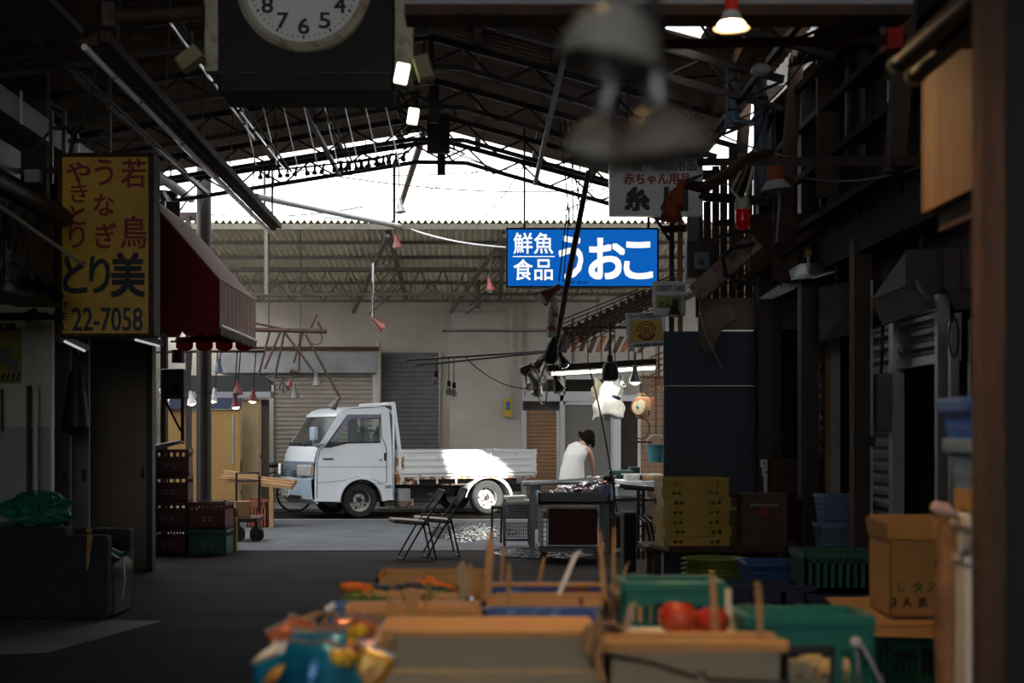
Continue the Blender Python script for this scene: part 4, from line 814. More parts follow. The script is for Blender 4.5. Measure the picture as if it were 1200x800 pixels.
# door seam, window rubber, visor, handle, trim text
sd = -.006
def line(pts, r=.006, m='cord', name='seam'): return obj(name, tl(MB().tube([(x, sd + .004, z) for x, z in pts], r, 4)), M[m], tr)
line([tp(*p) for p in ((371.5, 583), (371.5, 541), (375, 527), (380.5, 523))]); line([tp(*p) for p in ((446, 484), (447, 512), (451, 519), (453, 528), (453, 565), (446, 567), (437, 563))]); line([tp(*p) for p in ((372, 547), (453, 547))], .003)
line([tp(*p) for p in ((372, 566), (403, 563), (418, 558), (435, 561), (447, 565))], .003)
obj('window_rubber', tl(MB().tube([(x, sd, z) for x, z in winp], .01, 4, closed=True)), M['black'], tr)
me = plate(winp, [], .005, TL @ Matrix.Translation((0, .02, 0)) @ Matrix.Rotation(pi / 2, 4, 'X')); obj('side_window', me, M['g'], tr)
me = plate(winp, [], .005, TL @ Matrix.Translation((0, W - .02, 0)) @ Matrix.Rotation(pi / 2, 4, 'X')); obj('side_window', me, M['g'], tr)
vis = [tp(*p) for p in ((388, 516), (407, 485.5), (445.5, 485.5), (445.5, 489), (410, 490.5), (392, 516))]
obj('rain_visor', plate(vis, [], .006, TL @ Matrix.Translation((0, -.02, 0)) @ Matrix.Rotation(pi / 2, 4, 'X')), mat('violet_visor', (.2, .19, .28), .2), tr)
x_, z_ = tp(451, 535); obj('door_handle', tl(MB().box((x_, -.012, z_), (.035, .02, .13), None, .008)), M['black'], tr)
x_, z_ = tp(446, 539); obj('key_lock', tl(MB().cyl((x_, -.015, z_), (x_, 0, z_), .015)), M['dark'], tr)
x_, z_ = tp(384.5, 537.5); obj('side_badge', tl(MB().box((x_, -.008, z_), (.18, .01, .022))), M['black'], tr)
x_, z_ = tp(453.5, 570); 
for k in range(3): obj('side_vent', tl(MB().box((x_ + .02, -.008, z_ + .02 * k - .02), (.11, .01, .009))), M['tgrey'], tr)
# mirror
x_, z_ = tp(364, 508); my = -.16
mr = obj('mirror', tl(MB().box((x_ + .0, my, z_), (.09, .14, .22), (0, 0, .3), .025)), M['bumper'], tr); obj('mirror_arm', tl(MB().tube([(x_ + .0, my, z_ - .1), (x_ + .02, my + .06, z_ - .18), (x_ + .22, .0, z_ - .17)], .025)), M['bumper'], mr)
obj('wiper', tl(MB().tube([(-.86, .35, 1.2), (-.82, .75, 1.26)], .012).tube([(-.86, .85, 1.2), (-.82, 1.25, 1.26)], .012)), M['black'], tr)
# cab back and interior
obj('cab_back', plate([(0, .32), (W, .32), (W, zt - .02), (0, zt - .02)], [[(.25, 1.25), (W - .25, 1.25), (W - .25, 1.65), (.25, 1.65)]], .03, TL @ Matrix.Translation((.58, 0, 0)) @ Matrix(((0, 0, 1, 0), (1, 0, 0, 0), (0, 1, 0, 0), (0, 0, 0, 1)))), M['truck'], tr)
obj('cab_floor', tl(MB().b2(-.75, .03, .66, .58, W - .03, .69)), M['tgrey'], tr)
for y in (.4, 1.2):
    s_ = obj('cab_seat', tl(MB().b2(.02, y - .25, .55, .5, y + .25, .85, .05).box((.45, y, 1.12), (.14, .44, .6), (0, .15, 0), .05)), M['tgrey'], tr, True); obj('head_rest', tl(MB().box((.5, y, 1.45), (.1, .24, .16), None, .03)), M['tgrey'], s_)
obj('dashboard', tl(MB().b2(-.78, .05, .95, -.45, W - .05, 1.17, .04)), M['black'], tr)
obj('steering_wheel', tl(MB().tube([Vector((-.32 + .06 * sin(a), 1.2 + .19 * cos(a), 1.2 + .15 * sin(a))) for a in [2 * pi * i / 20 for i in range(20)]], .012, closed=True).cyl((-.32, 1.2, 1.2), (-.5, 1.2, 1.05), .02)), M['black'], tr, True)
# guard frame behind the cab (galvanised headboard)
gx, gz1 = tp(460, 472.5)
obj('headboard_frame', tl(MB().bar((gx + .02, .02, gz1), (gx + .13, .02, 1.12), .05, .07).bar((gx + .02, W - .02, gz1), (gx + .13, W - .02, 1.12), .05, .07).bar((gx + .02, .0, gz1), (gx + .02, W, gz1), .05, .05).bar((gx + .08, .0, 1.45), (gx + .08, W, 1.45), .04).bar((gx - .08, .02, gz1 - .02), (gx + .03, .02, gz1), .04)), M['truck'], tr)
# bed
bx0 = tp(466, 560)[0]; bx1 = tp(627, 560)[0]; bz1 = tp(500, 527)[1]; bz0 = tp(500, 553)[1]
obj('bed_floor', tl(MB().b2(bx0, -.02, bz0 - .08, bx1, W + .02, bz0 - .02)), M['bedw'], tr)
for y in (-.03, W): 
    b_ = obj('drop_side', tl(MB().b2(bx0, y, bz0 - .02, bx1, y + .03, bz1).b2(bx0, y - .012, bz1 - .05, bx1, y + .04, bz1, .006).b2(bx0, y - .012, bz0 - .02, bx1, y + .04, bz0 + .03).b2(bx0, y - .014, bz0, bx0 + .05, y + .03, bz1).b2(bx1 - .05, y - .014, bz0, bx1, y + .03, bz1)), M['bedw'], tr)
    for k in range(2): obj('press_rib', tl(MB().b2(bx0 + .1, y - .012, bz0 + .09 + k * .11, bx1 - .1, y + .0, bz0 + .14 + k * .11, .006)), M['bedw'], b_)
    for k in range(5): obj('rope_hook', tl(MB().box((bx0 + .2 + k * .5, y - .02, bz1 - .08), (.02, .02, .05))), M['bedw'], b_)
obj('tail_board', tl(MB().b2(bx1 - .03, 0, bz0, bx1, W, bz1, .004)), M['bedw'], tr)
obj('head_board', tl(MB().b2(bx0, 0, bz0, bx0 + .03, W, bz1)), M['bedw'], tr)
obj('rusty_corner', tl(MB().b2(bx0 - .03, -.035, bz0 - .16, bx0 + .1, -.01, bz1 - .1).b2(bx0 - .03, -.03, bz0 - .2, bx0 + .3, -.01, bz0 - .14).box((bx0 + .33, -.02, bz0 - .1), (.2, .02, .05), (0, R(-40), 0))), M['rustb'], tr)
obj('tail_hinge', tl(MB().b2(bx1 - .04, -.04, bz0 - .12, bx1 + .02, .02, bz1 + .01)), M['rustb'], tr)
obj('bed_rail', tl(MB().b2(bx0, .0, bz0 - .12, bx1, .03, bz0 - .07).b2(bx0, W - .03, bz0 - .12, bx1, W, bz0 - .07)), M['rustb'], tr)
for k in range(4): obj('hanging_lug', tl(MB().b2(bx0 + .35 + k * .35, -.02, bz0 - .2, bx0 + .38 + k * .35, .0, bz0 - .1)), M['bedw'], tr)
obj('chassis', tl(MB().b2(-.5, .35, .38, bx1 - .1, .45, .52).b2(-.5, W - .45, .38, bx1 - .1, W - .35, .52).b2(.7, .3, .3, 1.3, W - .3, .5)), M['black'], tr)
obj('cross_member', tl(MB().b2(1.3, .3, .5, 1.4, W - .3, .62).b2(2.7, .3, .5, 2.8, W - .3, .62).b2(.9, .12, .52, bx1 - .3, .2, .64)), M['dark'], tr)
x_, z_ = tp(474, 580); obj('battery_box', tl(MB().box((x_, .08, z_), (.2, .22, .22), None, .01)), M['panel'], tr)
x_, z_ = tp(478, 592); obj('air_tank', tl(MB().cyl((x_ - .1, .3, z_ + .02), (x_ + .2, .3, z_ + .02), .08, seg=14)), M['rustb'], tr, True)
def wheel(x, y, out, bright):
    t_ = obj('wheel', tl(MB().lathe([(.19, -.08), (.27, -.085), (.295, -.06), (.3, 0), (.295, .06), (.27, .085), (.19, .08)], (x, y, .3), (0, 1, 0), 36, True)), M['tyre'], tr, True)
    o_ = -1 if out < 0 else 1
    obj('rim', tl(MB().lathe([(0, .02), (.05, .02), (.055, .035), (.09, .035), (.12, .0), (.165, -.01), (.185, .03), (.195, .075), (.19, .0), (0, -.02)], (x, y, .3), (0, o_, 0), 32)), M['rim'], t_, True)
    obj('hub', tl(MB().cyl((x, y, .3), (x, y + o_ * .06, .3), .04, seg=16)), M['dark'], t_)
    for k in range(5):
        a = 2 * pi * k / 5; obj('wheel_nut', tl(MB().cyl((x + .075 * cos(a), y + o_ * .03, .3 + .075 * sin(a)), (x + .075 * cos(a), y + o_ * .05, .3 + .075 * sin(a)), .012, seg=6)), M['dark'], t_)
        a += .6; obj('vent_hole', tl(MB().cyl((x + .14 * cos(a), y + o_ * .0, .3 + .14 * sin(a)), (x + .14 * cos(a), y + o_ * .008, .3 + .14 * sin(a)), .02, seg=10)), M['black'], t_)
wheel(0, .12, -1, 0); wheel(WB, .12, -1, 1); wheel(0, W - .12, 1, 0); wheel(WB, W - .12, 1, 0)
for x in (0, WB): obj('axle', tl(MB().cyl((x, .2, .3), (x, W - .2, .3), .04)), M['black'], tr)
for y in (-.02, W - .04):
    obj('front_arch', plate(archp(0, .41, 20) + archp(0, .37, 20)[::-1], [], .04, TL @ Matrix.Translation((0, y + .005, 0)) @ Matrix.Rotation(pi / 2, 4, 'X')), M['truck'], tr)
obj('wheel_well', tl(MB().grid(lambda u, v: (.38 * cos(pi * u), .04 + .4 * v, .28 + .38 * sin(pi * u)), 14, 1, thick=.01)), M['black'], tr)
obj('wheel_well', tl(MB().grid(lambda u, v: (.38 * cos(pi * u), W - .44 + .4 * v, .28 + .38 * sin(pi * u)), 14, 1, thick=.01)), M['black'], tr)
obj('rear_mudguard', tl(MB().grid(lambda u, v: (WB + .42 * cos(pi * (.06 + .9 * u)), -.0 + .3 * v, .26 + .38 * sin(pi * (.06 + .9 * u))), 18, 1, thick=.05)), M['truck'], tr, True)
obj('rear_mudguard', tl(MB().grid(lambda u, v: (WB + .42 * cos(pi * (.06 + .9 * u)), W - .3 + .3 * v, .26 + .38 * sin(pi * (.06 + .9 * u))), 18, 1, thick=.05)), M['truck'], tr, True)
for y in (.45, W - .47): obj('inner_guard', tl(MB().b2(-.37, y, .3, .4, y + .02, .7)), M['black'], tr)
obj('mud_flap', tl(MB().b2(.42, .03, .18, .44, .25, .5)), M['black'], tr)
obj('cab_underside', tl(MB().b2(-.78, .1, .26, .6, W - .1, .46)), M['black'], tr)

# ---- folding chairs
def chair(label, x0, y0, rz):
    t = thing('folding_chair', label, 'chair', (x0, y0, 0), rz); q = ROOT[t.name]; L = lambda mb: mb.move(q)
    # faces -x; width along y
    w2 = .2
    for nm, pts in (('front_frame', [(.2, .78), (.16, .68), (-.02, .42), (-.26, .01)]), ('rear_leg', [(-.02, .44), (.04, .4), (.1, .02)])):
        if nm == 'front_frame':
            path = [(-.26, -w2, .012), (-.02, -w2, .42), (.16, -w2, .68), (.19, -w2, .74), (.21, -w2 + .04, .77), (.21, w2 - .04, .77), (.19, w2, .74), (.16, w2, .68), (-.02, w2, .42), (-.26, w2, .012)]
            obj('front_frame', L(MB().tube(path, .011, 8).tube([(-.26, -w2, .012), (-.26, w2, .012)], .011, 8)), M['dark'], t, True)
        else:
            obj('rear_leg', L(MB().tube([(-.03, -w2 + .02, .46), (.02, -w2 + .02, .43), (.11, -w2 + .02, .03), (.12, -w2 + .05, .012), (.12, w2 - .05, .012), (.11, w2 - .02, .03), (.02, w2 - .02, .43), (-.03, w2 - .02, .46)], .011, 8)), M['dark'], t, True)
    obj('back_rest', L(MB().grid(lambda u, v: (.155 + .05 * v + .025 * sin(pi * u), -w2 + 2 * w2 * u, .62 + .14 * v), 8, 4, thick=.02)), M['fab'], t, True)
    obj('seat', L(MB().box((-.17, 0, .43), (.38, .38, .035), (0, R(5), 0), .012)), mat('buff_seat_vinyl', (.42, .34, .3), .6), t)
    obj('seat_rim', L(MB().box((-.17, 0, .408), (.39, .39, .015), (0, R(5), 0))), M['black'], t)
    return t
chair('folding chair on the left, black tube frame and worn pink seat', PX(496, 15.9), 15.9, R(12))
chair('folding chair on the right, black tube frame, nearer the cart', PX(524, 16.35), 16.25, R(10))

# ---- woman in white at the stall
from bpy import data as BD
def skin(name, verts, edges, radii, m, parent, root=0, sub=2, smooth=True):
    me = BD.meshes.new('sk'); me.from_pydata([Vector(v) for v in verts], edges, []); o = BD.objects.new('sk', me); C.objects.link(o)
    mo = o.modifiers.new('s', 'SKIN'); mo.use_smooth_shade = True
    for i, r in enumerate(radii):
        me.skin_vertices[0].data[i].radius = (r, r) if not isinstance(r, tuple) else r
    me.skin_vertices[0].data[root].use_root = True
    s2 = o.modifiers.new('u', 'SUBSURF'); s2.levels = sub; s2.render_levels = sub
    m2 = BD.meshes.new_from_object(o.evaluated_get(bpy.context.evaluated_depsgraph_get())); BD.objects.remove(o); BD.meshes.remove(me)
    return obj(name, m2, m, parent, True)
d = 22.0
pe = thing('person', 'dark-haired person in a white sleeveless top bending over the stall, seen from behind', 'person', (PX(672, d), d, 0))
bx = PX(672, d)
pel = (bx - .02, d, .86); ch_ = (bx + .05, d + .04, 1.1); nk = (bx + .15, d + .12, 1.235); hd_ = (bx + .22, d + .18, 1.3)
LS, RS = (bx - .04, d + .12, 1.19), (bx + .24, d + .02, 1.15)
V = [pel, (bx + .01, d + .01, .98), ch_, nk, (bx + .2, d + .16, 1.28),
     (LS), (bx - .1, d + .3, 1.0), (bx + .08, d + .42, .86), RS, (bx + .3, d + .12, .95), (bx + .33, d + .3, .8),
     (bx - .11, d, .82), (bx - .12, d - .02, .45), (bx - .12, d + .03, .08), (bx - .12, d - .1, .035), (bx + .08, d, .82), (bx + .09, d - .02, .45), (bx + .1, d + .03, .08), (bx + .1, d - .1, .035)]
# feet point away from the camera
V[14] = (bx - .12, d + .17, .035); V[18] = (bx + .1, d + .17, .035)
Eg = [(0, 1), (1, 2), (2, 3), (3, 4), (2, 5), (5, 6), (6, 7), (2, 8), (8, 9), (9, 10), (0, 11), (11, 12), (12, 13), (13, 14), (0, 15), (15, 16), (16, 17), (17, 18)]
Rr = [.13, .12, .13, .06, .052, .06, .042, .03, .06, .042, .03, .09, .06, .042, .035, .09, .06, .042, .035]
body = skin('body', V, Eg, Rr, M['skin'], pe)
# head, face, hair
hc = Vector((bx + .245, d + .19, 1.325)); hr = Euler((R(-35), R(20), R(-20)))
obj('head', MB().sph(hc, .098, (.82, 1.0, 1.15), 20, rot=hr).sph(hc + Vector((.0, .1, -.04)), .016, (.8, 1.4, 1.2), 8).sph(hc + Vector((.084, -.0, -.01)), .02, (.4, 1, 1.4), 8).sph(hc + Vector((-.084, .01, -.01)), .02, (.4, 1, 1.4), 8), M['skin'], pe, True)
for s_ in (-1, 1): obj('eye', MB().sph(hc + Vector((.033 * s_, .088, .01)), .012, seg=8), M['black'], pe, True)
obj('mouth', MB().box(hc + Vector((0, .085, -.07)), (.04, .01, .008)), M['redl'], pe)
obj('hair', MB().sph(hc + Vector((-.005, -.02, .02)), .115, (.88, 1.0, 1.1), 24, rot=hr, lump=.02).sph(hc + Vector((-.09, -.05, .05)), .05, (1.2, 1, 1), 14, lump=.08).sph(hc + Vector((.07, -.01, -.05)), .06, (.6, .8, 1.6), 12, lump=.06).tube([hc + Vector((-.09, -.05, .06)), hc + Vector((-.15, -.07, .1)), hc + Vector((-.17, -.06, .06))], [.03, .02, .006], 8), M['hair'], pe, True)
# hands with five fingers each
def hand(w, dr, side_, name='hand'):
    w = Vector(w); dr = Vector(dr).normalized(); s_ = dr.cross(Vector((0, 0, 1))).normalized() * side_
    vs = [w, w + dr * .05, w + dr * .085]; es = [(0, 1), (1, 2)]; rr = [(.024, .018), (.034, .015), (.034, .014)]
    hnd = skin(name, vs, es, rr, M['skin'], pe, 0, 1)
    for i, (o_, L_) in enumerate(((-.03, .06), (-.01, .072), (.01, .066), (.028, .05))):
        b = w + dr * .08 + s_ * o_; skin('finger', [b, b + dr * L_ * .5 - Vector((0, 0, .008)), b + dr * L_ * .85 - Vector((0, 0, .028))], [(0, 1), (1, 2)], [.009, .0085, .007], M['skin'], hnd, 0, 1)
    b = w + dr * .03 - s_ * .03; skin('thumb', [b, b - s_ * .025 + dr * .025, b - s_ * .03 + dr * .055], [(0, 1), (1, 2)], [.011, .01, .008], M['skin'], hnd, 0, 1)
hand(V[10], (.1, .8, -.35), 1); hand(V[7], (.3, .8, -.3), -1)
# clothing
st = [(bx - .03, d, .48, .215, .185), (bx - .03, d, .7, .2, .175), (bx - .02, d, .86, .18, .16), (bx + .0, d + .01, .97, .165, .15), (bx + .04, d + .03, 1.08, .18, .15), (bx + .08, d + .06, 1.16, .178, .13), (bx + .1, d + .08, 1.21, .155, .115), (bx + .125, d + .11, 1.245, .075, .07)]
def dress(u, v):
    i = min(6, int(v * 7)); f = v * 7 - i; A_, B_ = st[i], st[i + 1]; c_ = [A_[j] + (B_[j] - A_[j]) * f for j in range(5)]; a = 2 * pi * u
    k = 1 + (.03 * sin(7 * a + 9 * v) + .02 * sin(13 * a - 14 * v)) * (1 - .6 * v)
    return (c_[0] + c_[3] * k * cos(a), c_[1] + c_[4] * k * sin(a), c_[2] + (.08 * cos(a) * -1 + .0) * max(0, v - .55))
obj('dress', MB().grid(dress, 48, 28, closeu=True, thick=.006), M['cloth'], pe, True)
for s_ in (-.12, .1): obj('shoe', MB().sph((bx + s_, d + .1, .045), .06, (.8, 2.1, .7), 12), M['black'], pe, True)

# ---- back worktable, stall counter
def table(name, label, x0, x1, y0, y1, z, m, th=.04, lm=None, legw=.04, extra=None):
    t = thing(name, label, 'table', ((x0 + x1) / 2, (y0 + y1) / 2, 0))
    obj('table_top', MB().b2(x0, y0, z - th, x1, y1, z, .004), m, t)
    for x in (x0 + .04, x1 - .04):
        for y in (y0 + .04, y1 - .04): obj('leg', MB().b2(x - legw / 2, y - legw / 2, 0, x + legw / 2, y + legw / 2, z - th), lm or m, t)
    return t
table('work_table', 'pale fish preparation table the person in white leans over', PX(690, 22.4), PX(775, 22.4) , 22.35, 22.9, .72, M['foam'], .06, M['steel'])
t = table('stall_counter', 'stall counter of white boards left of the dark navy panel', PX(722, 17), PX(778, 17), 16.5, 17.3, PZ(562, 17), M['poly'], .1, M['dark'])
for k, (x, y, w2, c, lab) in enumerate(((742, 555, .2, 'foam', 'small white foam tub on the stall counter'), (762, 554, .3, 'peach', 'pale orange tray of fish at the end of the counter'))):
    q = thing('fish_tray', lab, 'tray', (PX(x, 16.8), 16.8, PZ(562, 17)))
    obj('tray', MB().box((PX(x, 16.8), 16.8, PZ(562, 17) + .032), (w2, .3, .06), None, .01), M[c], q)
    for j in range(3): obj('rim_strip', MB().box((PX(x, 16.8) - w2 / 3 + w2 / 3 * j, 16.8, PZ(562, 17) + .07), (w2 / 4, .26, .015), (0, 0, .3), .004), M['foam'], q)
q = thing('green_crate', 'flat dark green crate lying behind the wrapped fish', 'crate', (PX(724, 17.4), 17.5, .8))
obj('tray', MB().b2(PX(716, 17.5), 17.4, PZ(556, 17.5) - .02, PX(741, 17.5), 17.8, PZ(551, 17.5), .006), M['dgreenp'], q); obj('stand', MB().b2(PX(718, 17.5), 17.42, 0, PX(739, 17.5), 17.78, PZ(556, 17.5) - .021), M['dwood'], q)
q = thing('blue_crate', 'small navy crate at the back of the stall', 'crate', (PX(743, 17.9), 18, .8))
obj('tray', MB().b2(PX(738, 18), 17.9, PZ(553, 18), PX(749, 18), 18.2, PZ(547, 18), .004), M['navyp'], q); obj('stand', MB().b2(PX(738, 18), 17.92, 0, PX(749, 18), 18.18, PZ(553, 18) - .001), M['dwood'], q)
# white polystyrene boxes under the counter
for k, (y0, y1, x0, x1, lab) in enumerate(((582, 570, 723, 757, 'white box under the counter, upper one'), (603, 585, 722, 762, 'white box under the counter, lower one'))):
    z0 = PZ(y0, 16.4); b_ = thing('foam_box', lab, 'box', (PX(740, 16.4), 16.4, z0))
    obj('box_body', MB().b2(PX(x0, 16.4), 16.3, z0, PX(x1, 16.4), 16.6, PZ(y1, 16.4) - .02, .01), M['poly'], b_); obj('lid', MB().b2(PX(x0, 16.4) - .01, 16.29, PZ(y1, 16.4) - .02, PX(x1, 16.4) + .01, 16.61, PZ(y1, 16.4) + .015, .008), M['poly'], b_)
q = thing('shelf_rack', 'dark shelf rack holding the white boxes', 'rack', (PX(740, 16.4), 16.4, 0))
for y in (604.5, 583.5): obj('shelf', MB().b2(PX(716, 16.4), 16.25, PZ(y, 16.4) - .03, PX(772, 16.4), 16.65, PZ(y, 16.4)), M['dwood'], q)
for x in (716, 770):
    for y in (16.27, 16.6): obj('upright', MB().b2(PX(x, 16.4), y, 0, PX(x, 16.4) + .03, y + .03, .9), M['dark'], q)
# grey tub cart in front
d = 15.4
ct = thing('display_cart', 'grey metal wheeled cart with a maroon panel and wrapped fish on top', 'cart', (PX(672, d), d, 0))
cx0, cx1 = PX(631, d), PX(715, d); zt_ = PZ(577, d)
obj('tray', MB().b2(cx0, d, zt_ - .14, cx1, d + .62, zt_ - .1).b2(cx0, d, zt_ - .12, cx1, d + .02, zt_).b2(cx0, d + .6, zt_ - .12, cx1, d + .62, zt_).b2(cx0, d, zt_ - .12, cx0 + .02, d + .62, zt_).b2(cx1 - .02, d, zt_ - .12, cx1, d + .62, zt_), M['tub'], ct)
for x in (cx0 + .02, cx1 - .06):
    for y in (d + .04, d + .56): obj('leg', MB().b2(x, y, .1, x + .035, y + .03, zt_ - .14), M['frame'] if x < 1 else M['tub'], ct)
obj('deck', MB().b2(cx0, d, .12, cx1 - .02, d + .62, .18), M['tub'], ct)
z0, z1 = PZ(640, d), PZ(594, d); xa, xb = PX(641, d), PX(702, d)
mb = MB().tube([(xa, d - .02, z0), (xa, d - .02, z1), (xb, d - .02, z1), (xb, d - .02, z0)], .012, 6, closed=True)
obj('mesh_frame', mb, M['galv'], ct)
mb = MB()
for i in range(9): mb.cyl((xa - .08, d - .015, z0 + (z1 - z0) * i / 8), (xa, d - .015, z0 + (z1 - z0) * i / 8), .003, seg=4).cyl((xb, d - .015, z0 + (z1 - z0) * i / 8), (xb + .05, d - .015, z0 + (z1 - z0) * i / 8), .003, seg=4)
obj('wire_mesh', mb, M['dark'], ct)
obj('cover_panel', MB().grid(lambda u, v: (xa + .015 + (xb - xa - .03) * u, d - .01 + .01 * sin(6 * u + 3 * v), z0 + .015 + (z1 - z0 - .03) * v), 10, 8, thick=.02), M['browncloth'], ct, True)
for x in (cx0 + .06, cx1 - .08):
    for y in (d + .06, d + .54):
        w_o = obj('caster', MB().cyl((x - .02, y, .065), (x + .02, y, .065), .065, seg=16), M['tyre'], ct, True); obj('fork', MB().b2(x - .03, y - .02, .06, x + .03, y + .02, .13), M['dark'], w_o)
rnd = random.Random(3)
for i in range(26):
    u = rnd.random(); x = cx0 + .05 + (cx1 - cx0 - .1) * u; y = d + .06 + .46 * rnd.random(); z = zt_ - .05 + .19 * u * rnd.uniform(.3, 1)
    m = [M['film'], M['film'], M['fish'], M['foam'], M['foily']][i % 5 if i % 5 < 4 or i == 9 else 0]
    q = thing('wrapped_fish', 'film-wrapped fish pack heaped on the grey cart', 'fish', (x, y, z), 0, 'wrapped fish packs on the cart')
    rx = rnd.uniform(.06, .1); rt = (rnd.uniform(-.6, .6), rnd.uniform(-.8, .3), rnd.uniform(-1, 1)); ph = rnd.random() * 6
    mb = MB().grid(lambda a, b: Vector((rx * (1.1 - .25 * cos(4 * pi * a)) * cos(2 * pi * a) * sin(pi * b) * (1 + .2 * sin(9 * b + ph)), .045 * sin(2 * pi * a) * sin(pi * b), .022 * cos(pi * b) * (1 + .7 * sin(5 * a * 2 * pi + ph)))), 14, 7, closeu=True)
    mb.move(Matrix.Translation((x, y, z)) @ Euler(rt).to_matrix().to_4x4()); obj('pack', mb, m, q, True)
    mb = MB().box((rx, 0, 0), (.05, .04, .004), (0, .3, 0)); mb.move(Matrix.Translation((x, y, z)) @ Euler(rt).to_matrix().to_4x4()); obj('tail', mb, M['film'], q)
# grey open stainless bench behind the cart
d = 16.6
t = thing('steel_bench', 'stainless bench with a rolled edge behind the wrapped fish cart', 'bench', (PX(665, d), d, 0))
obj('bench_top', MB().b2(PX(622, d), d, PZ(564, d) - .04, PX(722, d), d + .8, PZ(564, d) - .01), M['tub'], t)
obj('front_rail', MB().bar(P(614, 567, d - .02), P(722, 558, d - .02), .03).cyl(P(612, 567, d - .02), P(620, 566, d - .02), .03), M['steel'], t)
obj('side_panel', MB().b2(PX(622, d), d, PZ(620, d), PX(634, d), d + .05, PZ(566, d), .01), M['tub'], t)
obj('side_panel', MB().b2(PX(702, d), d + .01, .02, PX(716, d), d + .05, PZ(572, d), .01), M['tub'], t)
for x in (623, 712): obj('leg', MB().b2(PX(x, d), d + .02, 0, PX(x, d) + .04, d + .06, PZ(570, d)).b2(PX(x, d), d + .74, 0, PX(x, d) + .04, d + .78, PZ(570, d)), M['tub'], t)
q = thing('black_bag', 'crumpled black bag on the right end of the wrapped fish', 'bag', P(713, 562, 15.9)); obj('sack', MB().sph(P(713, 560, 15.9), .06, (1, .8, .9), 12, lump=.12), M['black'], q); obj('knot', MB().sph(P(716, 553, 15.9), .022, lump=.2), M['black'], q)
q = thing('blue_bag', 'pale blue plastic bag hanging at the right corner of the cart', 'bag', P(712, 575, 15.9)); obj('sheet', MB().grid(lambda u, v: P(706 + 12 * u, 567 + 18 * v, 15.6 + .05 * sin(7 * u)), 8, 6, thick=.006), M['lbluep'], q, True); obj('tie', MB().sph(P(712, 568, 15.55), .015), M['lbluep'], q)
# small grey table with plastic crate left of the cart
d = 17.4
t = thing('work_table', 'low grey table with a metal drawer between the chairs and the cart', 'table', (PX(608, d), d, 0))
obj('table_top', MB().b2(PX(590, d), d, PZ(588, d) - .03, PX(622, d), d + .5, PZ(588, d)), M['galv'], t)
obj('drawer', MB().b2(PX(592, d), d + .01, PZ(608, d), PX(622, d), d + .4, PZ(600, d), .006).b2(PX(594, d), d + .02, PZ(598, d), PX(622, d), d + .4, PZ(591, d), .004), M['tub'], t)
for x in (590, 620): obj('leg', MB().b2(PX(x, d), d, 0, PX(x, d) + .03, d + .03, .6).b2(PX(x, d), d + .45, 0, PX(x, d) + .03, d + .48, .6), M['tub'], t)
mb = MB()
for i in range(12): mb.cyl(P(594 + i * 2.4, 612, d + .02), P(594 + i * 2.4, 630, d + .02), .004, seg=4)
for i in range(5): mb.cyl(P(593, 613 + i * 4, d + .02), P(621, 613 + i * 4, d + .02), .004, seg=4)
obj('wire_shelf', mb, M['dark'], t); obj('crossbar', MB().b2(PX(590, d), d, PZ(634, d), PX(622, d), d + .03, PZ(631, d)), M['tub'], t)
obj('tray_stack', MB().box(P(607, 586, d + .25), (.3, .3, .03), (0, .05, 0), .004).box(P(604, 582, d + .25), (.26, .28, .03), (0, -.04, .1), .004), M['foam'], t)
t = thing('step_stool', 'dark small metal stand just left of the low grey table', 'stand', (PX(580, d), 17.3, 0))
for x in (576, 587): obj('leg', MB().bar(P(x, 632 - (x > 580) * -4, 17.2), P(x + 1, 595, 17.2), .025).bar(P(x, 628, 17.5), P(x + 1, 594, 17.5), .025), M['dark'], t)
obj('stand_top', MB().box(P(582, 594, 17.3), (.14, .34, .03)), M['rust'], t)
# folded black trolley leaning at the navy panel
d = 14.2
t = thing('folding_trolley', 'black folding trolley frame and case leaning by the navy panel', 'trolley', (PX(745, d), d, 0))
obj('case', MB().b2(PX(731, d), d, .02, PX(746, d), d + .35, PZ(600, d), .02), M['fab'], t)
obj('frame_tube', MB().cyl(P(726, 569, d), P(775, 573, d), .02, seg=10).cyl(P(731, 572, d - .02), P(775, 574, d - .02), .014), M['black'], t)
obj('upright', MB().bar(P(748, 572, d), P(748, 655, d), .03).bar(P(754, 572, d), P(754, 655, d), .03), M['dark'], t)
for k in range(6): obj('rung', MB().box(P(751, 580 + 12 * k, d), (.05, .02, .02)), M['dark'], t)
obj('bent_handle', MB().tube([P(750, 606, 13.9), P(757, 612, 13.8), P(761, 628, 13.8), P(762, 665, 13.8)], .016).tube([P(754, 604, 13.9), P(762, 612, 13.8), P(766, 628, 13.8), P(767, 665, 13.8)], .016), M['dark'], t, True)
wire('thin black rope dropping from the lamp to the cart', P(690, 430, 15.6), P(723, 600, 15.2), -.15, .009, 'rope', 'rope')
